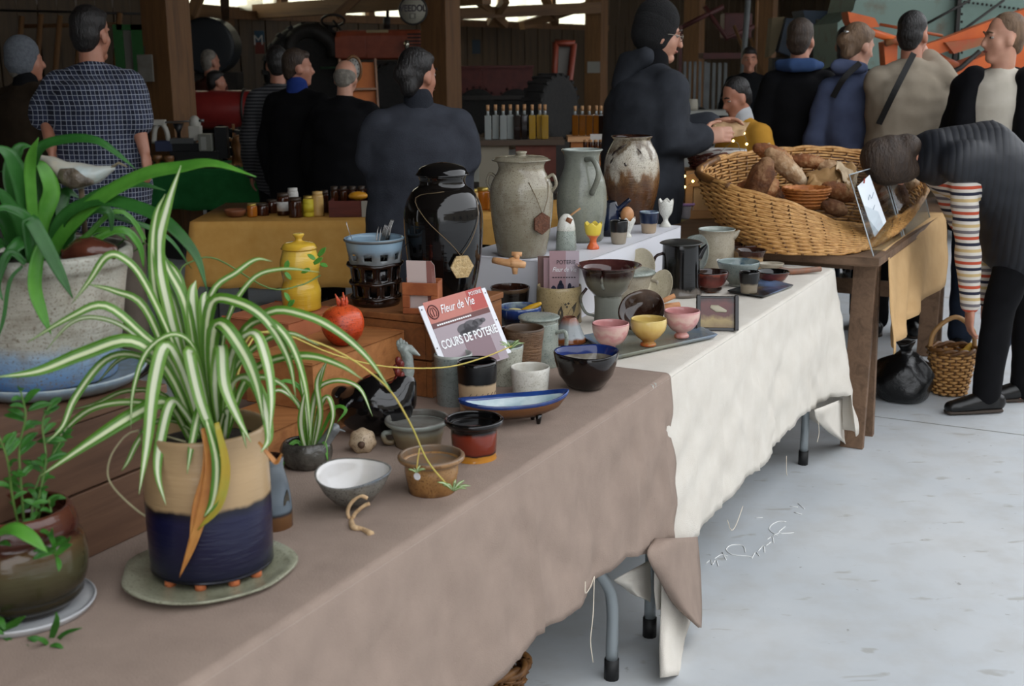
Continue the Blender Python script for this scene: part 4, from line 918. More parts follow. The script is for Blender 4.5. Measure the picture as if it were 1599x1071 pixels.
# ---------------------------------------------------------------- boat dish
p = P(803, 662, TZ + .003); s = S(p); o = thing('boat_dish', 'boat-shaped dish, blue rim, white inside, brown underside on small feet', 'dish', p, math.radians(16)); bm = bmesh.new()
def boat(L, w, z, up, n=40):
    out = []
    for j in range(n):
        t = j * 2 * PI / n; c = math.cos(t); x = c * L; y = math.copysign(abs(math.sin(t)) ** 1.15, math.sin(t)) * w
        out.append(Vector((x * s, y * s, (z + up * abs(c) ** 3) * s)))
    return out
R_ = [boat(*q) for q in ((.1, .1, 12, 0), (48, 14, 12, 1), (74, 26, 20, 4), (88, 36, 34, 8), (90, 38, 40, 9), (87, 36, 40, 9), (80, 31, 34, 8), (68, 24, 25, 5), (46, 14, 18, 1), (.1, .1, 17, 0))]
rings(bm, R_, mi=lambda i: 0 if i < 3 else (1 if i < 6 else 2))
mk('hull', bm, [glaze('glaze_hull', [(0, '#3a2416'), (.3, '#6a4426'), (1, '#7d5230')], rough=.35, bump=.5), mat('boat_blue', '#22407e', .06, '#1a2c60', 20, coat=.7), mat('boat_white', '#b9c6c8', .08, '#8fa6ae', 24, coat=.6)], o)
for x, y in ((-34, -10), (36, -12), (34, 12), (-34, 12)): tb('foot', [(x * s, y * s, 16 * s), (x * s, y * s, 0)], [6 * s, 3 * s], I_black, o, 8)
# ---------------------------------------------------------------- near pots
o, s = pot('rimmed_crock', 'red-brown crock with a wide black rim and ochre foot', 'crock', 741, 726, [(33, 0), (34, 8), (36, 40), (36, 50), (45, 56), (46, 62)], G_red, inner=I_black, t=.006, floor=53)
o, s = pot('rimmed_crock', 'honey-brown crock with a wide flat rim nearest the table edge', 'crock', 675, 779, [(34, 0), (37, 8), (42, 34), (42, 46), (51, 52), (52, 58)], G_brown, inner=mat('inside_honey', '#7d5f42', .3, '#6a6258', 25, coat=.3), t=.007, floor=48)
dot(o, polar(o, -32, 42 * s, 38 * s), polar(o, -32, 1, 0), .007)
o, s = pot('rimmed_crock', 'grey-green crock with a wide rim behind the honey-brown one', 'crock', 653, 705, [(33, 0), (37, 8), (41, 22), (41, 30), (50, 36), (51, 42)], glaze('glaze_gr', [(0, '#6d5a44'), (.5, '#7d7058'), (.75, '#858a82'), (1, '#8d938c')], amt=.06, rough=.25), inner=mat('inside_gr', '#70706a', .3, '#55504a', 25, coat=.3), t=.007, floor=33)
tb('lug', [polar(o, -82, 40 * s, 24 * s), polar(o, -82, 53 * s, 22 * s), polar(o, -80, 50 * s, 10 * s), polar(o, -80, 38 * s, 8 * s)], .006, MC['glaze_gr'], o, 8, 4)
# wavy white bowl with a rope loop
p = at(552, 800, TZ + .002, 20); s = S(p); bm = bmesh.new()
def wavy(r, z, up, n=44):
    out = []
    for j in range(n):
        t = j * 2 * PI / n; k = 1 + .05 * math.sin(2 * t + .5)
        out.append(Vector((math.cos(t) * r * k * s, math.sin(t) * r * k * .9 * s, (z + up * (math.cos(t + .9) * .6 + .35 * math.cos(2 * t + 1))) * s)))
    return out
R_ = [wavy(*q) for q in ((.1, 0, 0), (16, 0, 0), (32, 10, 1), (46, 30, 5), (56, 54, 10), (57, 58, 11), (54, 57, 11), (50, 48, 9), (38, 26, 5), (20, 12, 1), (.1, 9, 0))]
rings(bm, R_, mi=lambda i: 1 if i >= 6 else 0)
o = mk('wavy_bowl', bm, [glaze('glaze_wavy', [(0, '#3a3834'), (.5, '#6a6862'), (.85, '#7c7a74'), (1, '#5a636c')], rough=.2, spk='#2e2c28', bump=.5), mat('inside_pearl', '#d2d0cf', .1, '#c2bdb6', 9, coat=.7)], None, loc=p)
o.rotation_euler = (math.radians(14), math.radians(4), 0); o.location.z += .010
tag(o, 'wavy-edged bowl, white inside and grey outside, with a rope loop', 'bowl')
M_rope = mat('rope', '#d2b48c', .9, '#c2a078', 80, bump=.6, bs=200)
lp = [PY(a, b, p.y - .055) - p for a, b in ((574, 778), (562, 774), (548, 786), (543, 800), (548, 812), (556, 800), (568, 790), (577, 786))]
MW = Matrix.Translation(o.location) @ o.rotation_euler.to_matrix().to_4x4(); lp = [MW.inverted() @ (q + p) for q in lp]
r = tb('rope_loop', lp, .0034, M_rope, o, 8, 5)
tb('rope_tail', [MW.inverted() @ q for q in (PY(548, 812, p.y - .055), P(552, 823, TZ + .007), P(566, 826, TZ + .006), P(580, 834, TZ + .005))], [.005, .0055, .004, .006], M_rope, o, 8, 4)
# garlic
p = at(567, 709, TZ + .002, 14); s = S(p); o = thing('ceramic_garlic', 'beige ceramic garlic bulb lying by the black hen', 'ornament', p + Vector((0, 0, 17 * s)))
bm = bmesh.new(); R_ = []
for q in range(11):
    t = q / 10; z = -17 + 34 * t; r = 21 * math.sin(PI * min(max(t, .02), .985)) ** .75
    R_.append([Vector((math.cos(a) * r * (1 + .05 * math.cos(7 * a)) * s, math.sin(a) * r * (1 + .05 * math.cos(7 * a)) * s, z * s)) for a in [k * 2 * PI / 42 for k in range(42)]])
rings(bm, R_); mk('bulb', bm, glaze('glaze_garlic', [(0, '#8a735a'), (.5, '#a58e72'), (1, '#b5a188')], rough=.5, spk='#6f5840', coat=0), o, rot=(.9, .2, 0))
tb('stalk', [(0, -16 * s, -1 * s), (1 * s, -22 * s, -2 * s)], [6 * s, 4 * s], mat('stalk_dark', '#4a3424', .7), o, 10)
# black hen sculpture with grey head
p = at(592, 688, TZ + .002, 36); s = S(p); o = thing('hen_sculpture', 'glossy black ceramic hen with a grey head and red wattle', 'sculpture', p)
bm = bmesh.new(); loft(bm, [(-58 * s, 6 * s, 62 * s), (-46 * s, 4 * s, 50 * s), (-22 * s, 0, 47 * s), (10 * s, 0, 47 * s), (32 * s, 0, 50 * s), (42 * s, 4 * s, 80 * s)], [(16 * s, 18 * s), (34 * s, 36 * s), (46 * s, 50 * s), (48 * s, 52 * s), (40 * s, 42 * s), (18 * s, 18 * s)], Vector((0, 1, 0)), 24)
for v in bm.verts: v.co += Vector((0, 0, 1)) * .004 * noise.noise(v.co * 30) + Vector((1, 0, 0)) * .004 * noise.noise(v.co * 26 + Vector((3, 1, 2)))
for v in bm.verts: v.co.z = max(v.co.z, .0005)
b = mk('hen_body', bm, mat('hen_black', '#0a090a', .06, '#121011', 10, bump=.5, bs=9, coat=.9), o); m = b.modifiers.new('s', 'SUBSURF'); m.levels = m.render_levels = 1
bm = bmesh.new(); loft(bm, [(40 * s, 6 * s, 78 * s), (48 * s, 6 * s, 100 * s), (47 * s, 6 * s, 122 * s), (44 * s, 6 * s, 134 * s)], [(13 * s, 12 * s), (10 * s, 10 * s), (9 * s, 9 * s), (10 * s, 9 * s)], Vector((0, 1, 0)), 16); loft(bm, [(40 * s, 6 * s, 136 * s), (52 * s, 6 * s, 134 * s), (66 * s, 6 * s, 124 * s)], [(8 * s, 8 * s), (8 * s, 7 * s), (1.5 * s, 1.5 * s)], Vector((0, 1, 0)), 12)
mk('hen_head', bm, mat('hen_grey', '#6f7470', .3, '#8f9690', 30, bump=.6, bs=60, coat=.3), o)
bm = bmesh.new()
for k in range(4): ell(bm, ((34 + 4 * k) * s, 6 * s, (146 - abs(k - 1) * 3) * s), (3.4 * s, 2 * s, 6 * s))
mk('comb', bm, MC['hen_grey'], o)
bm = bmesh.new()
for k in range(7): ell(bm, ((34 + 5 * math.sin(k * 2)) * s, (-4 + k % 3) * s, (118 - 6 * k) * s), (5 * s, 4 * s, 7 * s))
mk('wattle', bm, mat('hen_red', '#7a2a22', .3, '#5a1c18', 40, coat=.3), o)
# blue keyhole pot beside the spider plant
p = at(437, 832, TZ + .002, 22); s = S(p); o, s = pot('keyhole_pot', 'grey-blue pot with a keyhole opening and brown foot beside the spider plant', 'pot', 428, 832, [(28, 0), (30, 6), (30, 40), (26, 70), (20, 95), (21, 110)], glaze('glaze_key', [(0, '#5a3a22'), (.2, '#6a4a2e'), (.24, '#2a2e34'), (.28, '#66727c'), (.7, '#5c636a'), (1, '#727a80')], amt=.02, rough=.15), t=.005, inner=I_brown)
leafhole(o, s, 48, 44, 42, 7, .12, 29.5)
# small bird-shaped planter
p = at(480, 737, TZ + .002, 28); s = S(p); bird = thing('bird_planter', 'dark ceramic bird-shaped planter with a young spider plant', 'planter', p)
bm = bmesh.new(); lathe(bm, [(.001, 0), (24 * s, 0), (34 * s, 12 * s), (36 * s, 30 * s), (30 * s, 42 * s), (25 * s, 40 * s), (28 * s, 28 * s), (20 * s, 20 * s), (.001, 20 * s)], 30, 3, wob=.05, sx=1.15); mk('planter_body', bm, mat('bird_glaze', '#2e2b27', .18, '#5a5750', 24, bump=.6, bs=40, coat=.5), bird)
bm = bmesh.new(); loft(bm, [(26 * s, 0, 34 * s), (38 * s, -2 * s, 52 * s), (46 * s, -4 * s, 62 * s)], [(12 * s, 10 * s), (9 * s, 9 * s), (10 * s, 9 * s)], Vector((0, 1, 0))); loft(bm, [(50 * s, -4 * s, 62 * s), (62 * s, -5 * s, 58 * s)], [3 * s, .8 * s]); mk('bird_head', bm, mat('bird_grey', '#84888a', .12, '#5a5e60', 30, coat=.6), bird)
bm = bmesh.new(); lathe(bm, [(.001, 24 * s), (26 * s, 24 * s), (.001, 30 * s)], 20, 1); mk('soil', bm, M_soil, bird)
# ================================================================ PLANTS
def leaf_mat(name, g1, g2, c=None, w=.14, rough=.38):
    t = NT(name); t.set(Roughness=rough); t.b.inputs['Specular IOR Level'].default_value = .4
    uvn = t.n.new('ShaderNodeUVMap'); xy = t.sep(uvn.outputs[0]); n = t.noise(t.tex('Object'), 18, 3)
    g = t.ramp(n, [(.35, g1), (.65, g2)])
    if c:
        d = t.math('ABSOLUTE', t.math('SUBTRACT', xy[0], .5))
        f = t.ramp(d, [(w * .75, '#ffffff'), (w * 1.25, '#000000')]); g = t.mix(f, g, c)
    t.col(g)
    # thin blades let some light through
    tl = t.n.new('ShaderNodeBsdfTranslucent'); ms = t.n.new('ShaderNodeMixShader'); ms.inputs[0].default_value = .25
    if hasattr(g, 'links'): t.l(g, tl.inputs[0])
    out = t.n['Material Output']; t.l(t.b.outputs[0], ms.inputs[1]); t.l(tl.outputs[0], ms.inputs[2]); t.l(ms.outputs[0], out.inputs[0])
    return t.m
ML_var = leaf_mat('spider_leaf', '#4c7a24', '#5f8e30', '#d3dab0', .15)
ML_var2 = leaf_mat('spider_leaf_pale', '#5f8e30', '#769f44', '#dde2c4', .2)
ML_dark = leaf_mat('strap_leaf', '#275a22', '#346c2c')
ML_mid = leaf_mat('strap_leaf_light', '#4c8c2e', '#62a03c')
ML_herb = leaf_mat('herb_leaf', '#2f6426', '#47822f')
ML_dry = leaf_mat('dry_leaf', '#b5743a', '#c98f4a')
ML_yel = leaf_mat('yellow_leaf', '#b59a34', '#a8a23c')
ML_run = mat('runner_stem', '#c9b057', .5, '#b5a84e', 20)
ML_stem = mat('green_stem', '#4a6b2c', .5, '#5d7a38', 20)
def blade(parent, pts, w, m, name='leaf', fold=.25, org=None, nrm=None, tip=.04, base=.55, n=5):
    """strap leaf along world points; parent-local if org given"""
    org = org if org is not None else Vector()
    P_ = catmull(pts, 5); N = len(P_); bm = bmesh.new(); uvl = bm.loops.layers.uv.new(); rows = []
    for i, p in enumerate(P_):
        t = i / (N - 1); tg = (P_[min(i + 1, N - 1)] - P_[max(i - 1, 0)]).normalized()
        nn = nrm or ((CAMP - p).normalized() * .75 + Vector((.25, 0, .6))).normalized()
        sd = tg.cross(nn)
        if sd.length < .05: sd = Vector((1, 0, 0))
        sd.normalize(); up = sd.cross(tg)
        prof = base + (1 - base) * min(1, t / .35); 
        if t > .55: prof *= max(tip, 1 - ((t - .55) / .45) ** 1.8)
        hw = w / 2 * prof; row = []
        for k in range(n):
            x = (k / (n - 1) - .5) * 2
            row.append(bm.verts.new(p - org + sd * hw * x + up * (abs(x) * fold * hw)))
        rows.append(row)
    for i in range(N - 1):
        for k in range(n - 1):
            f = bm.faces.new((rows[i][k], rows[i][k + 1], rows[i + 1][k + 1], rows[i + 1][k]))
            for lp, (a, b) in zip(f.loops, ((k, i), (k + 1, i), (k + 1, i + 1), (k, i + 1))): lp[uvl].uv = (a / (n - 1), b / (N - 1))
    me = bpy.data.meshes.new(name); bm.to_mesh(me); bm.free()
    for q in me.polygons: q.use_smooth = True
    me.materials.append(m); o = link(bpy.data.objects.new(name, me)); o.parent = parent
    s = o.modifiers.new('t', 'SOLIDIFY'); s.thickness = .0007
    return o
def pxleaf(parent, pts, wpx, m, y0, y1, name='leaf', fold=.25, pw=1.0, **k):
    """leaf traced in the image frame, its distance running from y0 at the root to y1 at the tip"""
    n = len(pts); W3 = [PY(a, b, y0 + (y1 - y0) * (i / (n - 1)) ** pw) for i, (a, b) in enumerate(pts)]
    return blade(parent, W3, wpx * S(W3[n // 2]), m, name, fold, parent.location if parent else None, **k)
# ---------------------------------------------------------------- spider plant in the two-tone pot
pl = thing('saucer_plate', 'uneven grey-green plate under the spider plant pot', 'plate', P(323, 898, TZ + .002)); s = S(pl.location)
bm = bmesh.new(); R_ = []
for r, z in ((.1, 0), (95, 0), (120, 6), (133, 13), (132, 16), (118, 11), (96, 6), (.1, 5)):
    R_.append([Vector((math.cos(a) * r * (1 + .05 * math.sin(3 * a + 1) + .02 * math.sin(7 * a)) * s, math.sin(a) * r * (1 + .05 * math.sin(3 * a + 1)) * .98 * s, (z + (3 * math.sin(2 * a) if r > 110 else 0)) * s)) for a in [k * 2 * PI / 48 for k in range(48)]])
rings(bm, R_); mk('plate_slab', bm, glaze('glaze_plate_gr', [(0, '#6f6d58'), (.5, '#8f8f7a'), (1, '#9a9a86')], rough=.35, spk='#5c5a46', amt=.1, drip=False), pl)
pc = at(335, 911, TZ + .017, 92); s = S(pc)
G_spot = glaze('glaze_two_tone', [(0, '#0a0a12'), (.04, '#12132a'), (.44, '#141536'), (.5, '#0d0e1c'), (.53, '#a58a66'), (.75, '#b1946e'), (1, '#9c8260')], amt=.018, ns=3, rough=.28, spk=None, bump=.25, bs=10, coat=.3)
sp = thing('spider_plant', 'large variegated spider plant in a beige and dark blue pot', 'plant', pc)
bm = bmesh.new(); pr, ii = vprof([(r * s, h * s * 1.03) for r, h in [(86, 0), (92, 5), (94, 16), (95, 100), (94, 192), (95, 212)]], .006); lathe(bm, pr, 48, 3, .012); mk('pot', bm, G_spot, sp)
bm = bmesh.new(); lathe(bm, [(.001, 188 * s), (88 * s, 190 * s), (60 * s, 198 * s), (.001, 202 * s)], 30, 1); mk('soil', bm, M_soil, sp)
for a in (-50, -14, 20, 48): 
    q = polar(sp, a, 84 * s, 0); tb('foot', [q + Vector((0, 0, .003)), q + Vector((0, 0, -.011))], .009, mat('terracotta_foot', '#b5653a', .8), sp, 10)
y0 = pc.y
SL = [  # (points, width px, variety, depth shift at the tip)
 ([(325, 690), (285, 590), (245, 470), (238, 390), (244, 335), (258, 303)], 15, 0, .02), ([(330, 690), (295, 600), (262, 480), (247, 392), (262, 320), (283, 258)], 20, 1, .03),
 ([(322, 690), (280, 560), (225, 440), (190, 402), (165, 402), (140, 438), (112, 474)], 14, 0, -.05), ([(318, 690), (270, 580), (225, 480), (180, 455), (135, 443)], 14, 0, -.03),
 ([(315, 690), (270, 570), (225, 525), (165, 478), (110, 495), (42, 535)], 16, 0, -.10), ([(318, 690), (250, 570), (200, 515), (150, 496), (110, 505), (72, 546)], 8, 1, -.03),
 ([(312, 690), (262, 580), (205, 533), (130, 553), (60, 580), (-8, 589)], 24, 0, -.16), ([(312, 692), (260, 590), (215, 556), (165, 562), (118, 620), (98, 665), (72, 692)], 13, 0, -.12),
 ([(305, 692), (260, 640), (200, 628), (140, 640), (95, 680), (78, 720)], 12, 0, -.05), ([(300, 692), (262, 630), (215, 645), (150, 685), (60, 745)], 24, 0, -.16),
 ([(320, 692), (285, 580), (258, 540), (240, 600), (230, 690), (217, 772)], 22, 1, -.13), ([(330, 692), (310, 560), (275, 522), (230, 548), (208, 610), (204, 670)], 9, 0, -.1),
 ([(318, 692), (285, 640), (266, 630), (250, 690), (246, 740), (259, 788)], 17, 1, -.13), ([(335, 692), (310, 580), (295, 550), (310, 620), (332, 680), (345, 715)], 20, 1, -.11),
 ([(325, 692), (312, 600), (303, 520), (300, 460), (306, 438)], 22, 1, .04), ([(335, 692), (330, 600), (322, 520), (318, 470), (322, 455)], 20, 1, .02),
 ([(338, 692), (322, 560), (330, 475), (370, 472), (415, 500), (450, 560), (462, 620)], 20, 0, -.05), ([(342, 692), (330, 560), (342, 505), (378, 548), (400, 600), (412, 660)], 24, 0, -.1),
 ([(345, 692), (335, 600), (345, 540), (350, 600), (370, 650), (392, 690)], 20, 1, -.12), ([(350, 692), (360, 610), (385, 590), (408, 620), (420, 680), (408, 706)], 20, 1, -.13),
 ([(345, 692), (360, 560), (395, 520), (415, 560), (424, 620), (420, 690)], 18, 1, -.12), ([(350, 692), (370, 540), (410, 500), (450, 530), (476, 600), (486, 690)], 14, 0, -.06),
 ([(345, 692), (365, 545), (420, 488), (480, 494), (530, 520), (575, 560), (612, 612)], 16, 0, -.02), ([(350, 692), (380, 600), (420, 565), (480, 556), (530, 570), (566, 592)], 15, 0, -.04),
 ([(340, 692), (350, 520), (390, 440), (440, 420), (500, 425)], 8, 0, .08), ([(335, 692), (320, 560), (330, 460), (370, 425), (400, 405), (425, 408)], 10, 0, .1),
 ([(330, 692), (300, 560), (285, 450), (262, 410), (240, 400)], 12, 0, .08), ([(328, 692), (292, 560), (270, 470), (252, 440), (240, 425)], 12, 1, .06),
 ([(330, 692), (310, 600), (290, 480), (262, 420), (250, 385)], 18, 0, .04), ([(332, 692), (325, 640), (312, 640), (300, 690), (292, 740)], 14, 0, -.12),
 ([(338, 692), (352, 640), (372, 650), (385, 700)], 12, 0, -.1), ([(322, 692), (280, 660), (240, 660), (215, 690), (200, 720), (190, 735)], 9, 0, -.08),
 ([(340, 692), (360, 590), (400, 540), (450, 520), (500, 540)], 11, 0, .04), ([(342, 692), (372, 620), (400, 590), (440, 600), (470, 640)], 11, 0, .03),
 ([(320, 692), (280, 600), (240, 560), (190, 560), (150, 600)], 11, 0, .08), ([(316, 692), (260, 620), (200, 610), (150, 630), (110, 640)], 9, 0, .06),
]
for pts, w, k, dz in SL: pxleaf(sp, pts, w, (ML_var, ML_var2)[k], y0, y0 + dz)
for pts, w, m in (([(318, 668), (327, 730), (318, 790), (300, 850), (280, 902)], 17, ML_dry), ([(322, 672), (320, 740), (306, 790), (296, 850)], 12, ML_dry), ([(338, 660), (352, 730), (340, 790), (308, 828)], 15, ML_yel), ([(322, 655), (338, 720), (334, 780), (318, 808)], 17, ML_var), ([(404, 690), (424, 715), (432, 722), (440, 708)], 8, ML_dry)):
    pxleaf(sp, pts, w, m, y0 - .106, y0 - .116, 'withered_leaf')
tb('dry_flower_stem', [PY(a, b, y0 - .02) - pc for a, b in ((290, 690), (215, 672), (180, 700), (168, 735), (178, 762), (212, 795), (238, 812))], .0016, mat('dry_stem', '#b9b28c', .7), sp, 6, 4)
# runners with plantlets
def plantlet(parent, px, py, Y, size, n, m=ML_var, up=True, org=None):
    c = PY(px, py, Y)
    for k in range(n):
        a = k * 2 * PI / n + random.random() * .5; e = random.uniform(.25, 1.1)
        d = Vector((math.cos(a), math.sin(a) * .6, e if up else -.2)).normalized(); L = size * random.uniform(.7, 1.1)
        blade(parent, [c, c + d * L * .5 + Vector((0, 0, L * .06)), c + d * L + Vector((0, 0, -L * .12))], size * .13, m, 'plantlet_leaf', .3, parent.location)
for pts, ya, yb in (([(345, 690), (380, 540), (430, 520), (520, 545), (600, 600), (640, 660), (668, 720), (705, 765)], y0, 2.08), ([(345, 690), (385, 545), (430, 518), (520, 553), (600, 572), (690, 574), (750, 560), (800, 540)], y0, 2.72), ([(340, 690), (300, 500), (280, 430), (300, 408), (340, 405), (420, 450), (470, 445), (500, 430)], y0, 2.5)):
    n = len(pts); tb('runner', [PY(a, b, ya + (yb - ya) * i / (n - 1)) - pc for i, (a, b) in enumerate(pts)], .0016, ML_run if pts[-1][0] != 500 else ML_stem, sp, 6, 5)
plantlet(sp, 708, 766, 2.06, .035, 9, ML_var2); plantlet(sp, 650, 738, 2.05, .02, 7, ML_var2); plantlet(sp, 797, 545, 2.72, .035, 7, ML_var2)
tb('runner', [PY(a, b, 2.06) - pc for a, b in ((655, 700), (652, 720), (650, 738))], .0012, ML_run, sp, 6, 3)
# herb leaves on the runner by the yellow jar
for a, b, dx, dy in ((490, 412, 14, -10), (492, 405, -12, -8), (497, 400, 12, -14), (484, 420, -14, 6), (500, 412, 12, 4), (446, 420, 4, -14), (445, 425, 10, 12), (452, 470, -8, -14), (450, 478, 10, -10)):
    pxleaf(sp, [(a, b), (a + dx * .5, b + dy * .5), (a + dx, b + dy)], 8, ML_mid, 2.5, 2.5, 'plantlet_leaf')
# young spider plant in the bird planter
yb = bird.location.y
for pts, w in (([(484, 708), (478, 640), (470, 590), (468, 560)], 9), ([(482, 708), (488, 640), (500, 590), (512, 560)], 9), ([(485, 708), (490, 620), (520, 595), (560, 605), (582, 650)], 9), ([(480, 708), (470, 640), (440, 610), (412, 618)], 9), ([(482, 708), (474, 620), (450, 595), (420, 605)], 8), ([(486, 708), (498, 640), (512, 620), (520, 650), (505, 700)], 9), ([(480, 708), (472, 680), (470, 650), (478, 600)], 12), ([(478, 710), (465, 690), (450, 700), (440, 735)], 7), ([(490, 710), (505, 690), (512, 720)], 7), ([(484, 710), (470, 725), (460, 738)], 8), ([(488, 708), (500, 650), (495, 600), (505, 570)], 10), ([(488, 708), (520, 640), (540, 640), (526, 660)], 6)):
    pxleaf(bird, pts, w, ML_var2 if w > 8 else ML_mid, yb, yb - .03)
# ---------------------------------------------------------------- big white and blue pot with a strap-leaved plant
BZ = TZ + .252
sau = at(88, 628, BZ, 132); s = S(sau)
o = thing('pot_saucer', 'wide grey-blue saucer under the big white and blue pot', 'saucer', sau)
bm = bmesh.new(); lathe(bm, [(.001, 0), (110 * s, 0), (130 * s, 6 * s), (142 * s, 20 * s), (138 * s, 22 * s), (124 * s, 12 * s), (.001, 9 * s)], 48, 2, wob=.02); mk('saucer_dish', bm, glaze('glaze_saucer', [(0, '#6f6a5c'), (.4, '#7f8a90'), (.8, '#8ea3b4'), (1, '#a9b5b8')], amt=.2, rough=.2), o)
big = thing('strap_leaf_plant', 'dark green strap-leaved plant in a big white and blue pot', 'plant', sau + Vector((-.012, 0, .013)))
bm = bmesh.new(); pr, ii = vprof([(r * s, h * s) for r, h in [(96, 0), (108, 10), (118, 60), (126, 120), (134, 165), (142, 178), (144, 190), (143, 196)]], .010); lathe(bm, pr, 56, 3, .02)
G_bigpot = glaze('glaze_bigpot', [(0, '#4f6f9a'), (.12, '#6f8fb4'), (.26, '#8aa2b8'), (.36, '#a9a79c'), (.7, '#b3aea0'), (1, '#a7a69c')], amt=.09, ns=1.6, rough=.4, spk='#6f6350', bump=.5, bs=5, coat=.15, drip=False)
mk('pot', bm, G_bigpot, big)
bm = bmesh.new(); lathe(bm, [(.001, 178 * s), (132 * s, 178 * s), (70 * s, 184 * s), (.001, 188 * s)], 30, 1); mk('soil', bm, M_soil, big)
yb = big.location.y
BL = [([(62, 412), (52, 340), (46, 275), (62, 232), (105, 218), (150, 220), (185, 242), (212, 264)], 18, 0, -.02), ([(75, 410), (100, 365), (155, 312), (225, 274), (285, 262), (335, 256), (400, 276)], 26, 1, -.1),
 ([(80, 412), (95, 345), (150, 314), (215, 325), (262, 350), (305, 398), (324, 455)], 25, 0, -.1), ([(78, 410), (120, 330), (165, 298), (215, 288), (258, 297)], 16, 0, .02),
 ([(50, 410), (45, 345), (62, 368), (92, 425), (114, 466)], 24, 0, -.14), ([(45, 410), (40, 320), (18, 250), (-10, 226)], 30, 0, -.05), ([(55, 410), (50, 330), (46, 270), (50, 240), (60, 215)], 18, 1, -.06),
 ([(50, 410), (30, 350), (5, 310), (-15, 290)], 26, 0, -.08), ([(60, 410), (70, 330), (60, 290), (40, 262), (0, 268)], 24, 0, .05), ([(66, 410), (85, 350), (88, 310), (70, 280), (55, 262)], 26, 0, .06),
 ([(50, 412), (40, 380), (25, 385), (-10, 420)], 22, 0, -.1), ([(70, 372), (58, 405), (54, 450), (66, 490), (80, 522)], 21, 1, -.17), ([(40, 412), (25, 330), (15, 270), (30, 232), (50, 228)], 22, 0, .02),
 ([(85, 412), (110, 360), (140, 330), (170, 330), (175, 368)], 18, 0, .02), ([(90, 412), (100, 360), (95, 320), (105, 300), (125, 310)], 22, 0, .05), ([(30, 412), (10, 350), (-20, 320)], 28, 0, -.03),
 ([(45, 412), (52, 380), (40, 340), (10, 325), (-10, 330)], 20, 0, -.1), ([(70, 412), (88, 380), (110, 370), (100, 330)], 18, 0, .06), ([(35, 415), (15, 440), (5, 500), (-10, 545)], 6, 0, -.18), ([(60, 410), (120, 330), (200, 345), (260, 370), (300, 420)], 10, 0, .1),
 ([(30, 410), (0, 380), (-20, 400)], 24, 0, -.12), ([(60, 412), (64, 350), (80, 300), (66, 262), (52, 250)], 26, 1, .0), ([(90, 410), (180, 360), (215, 380), (225, 420)], 14, 1, .06), ([(85, 410), (150, 360), (195, 370), (180, 385)], 10, 1, .08),
 ([(98, 410), (180, 330), (225, 375), (205, 395)], 9, 1, .09), ([(60, 412), (110, 345), (95, 320), (70, 330)], 14, 0, .09), ([(40, 412), (15, 395), (-5, 440), (5, 470)], 14, 0, -.15)]
for pts, w, k, dz in BL:
    hang = dz <= -.12 and max(q[1] for q in pts) >= 425 and pts[0][1] < 430
    pxleaf(big, pts, w, (ML_dark, ML_mid)[k], yb - (.165 if hang else 0), yb + (-.185 if hang else dz), base=.7)
# glossy brown ceramic fruit and bird in that pot
o = thing('ceramic_mango', 'glossy brown ceramic fruit resting on the soil of the big pot', 'ornament', PY(140, 394, yb - .05)); s = S(o.location)
bm = bmesh.new(); loft(bm, [(-34 * s, 0, -4 * s), (-16 * s, 0, 1 * s), (8 * s, 0, 2 * s), (32 * s, 0, 0)], [(11 * s, 11 * s), (21 * s, 21 * s), (22 * s, 22 * s), (13 * s, 14 * s)], Vector((0, 1, 0)), 24); b = mk('fruit_body', bm, mat('mango_glaze', '#3a1c14', .12, '#5c3224', 14, bump=.3, bs=20, coat=.7), o)
tb('fruit_stem', [(-34 * s, 0, 0), (-44 * s, 0, 3 * s)], 3 * s, MC['mango_glaze'], o, 8)
o = thing('ceramic_bird', 'white and brown ceramic bird perched on a stick in the big pot', 'sculpture', PY(125, 275, yb + .03)); s = S(o.location)
bm = bmesh.new(); loft(bm, [(-56 * s, 0, 25 * s), (-44 * s, 0, 20 * s), (-26 * s, 0, 10 * s), (0, 0, 0), (28 * s, 0, 3 * s), (52 * s, 0, 12 * s)], [(9 * s, 8 * s), (15 * s, 12 * s), (17 * s, 14 * s), (26 * s, 21 * s), (18 * s, 13 * s), (6 * s, 4 * s)], Vector((0, 1, 0)), 20); mk('bird_body', bm, mat('bird_white', '#b5aa96', .3, '#a9b5b5', 18, bump=.5, bs=40, coat=.3), o)
bm = bmesh.new(); loft(bm, [(-24 * s, -16 * s, 2 * s), (-4 * s, -22 * s, -2 * s), (24 * s, -18 * s, -8 * s)], [(12 * s, 5 * s), (17 * s, 7 * s), (4 * s, 3 * s)], Vector((0, 0, 1)), 16); mk('wing', bm, mat('bird_wing', '#3a3129', .2, '#6a5f50', 30, bump=.8, bs=60, coat=.5), o)
bm = bmesh.new(); loft(bm, [(44 * s, 0, 8 * s), (62 * s, 0, 20 * s), (74 * s, 0, 14 * s)], [(6 * s, 3 * s), (6 * s, 2 * s), (2 * s, 1 * s)], Vector((0, 1, 0)), 12); mk('tail', bm, mat('bird_tail', '#8f8466', .4, '#6a6048', 30), o)
tb('perch_stick', [(0, 0, -15 * s), (0, .0, (BZ + .19 - o.location.z))], .005, mat('stick', '#5a4a36', .8), o, 8)
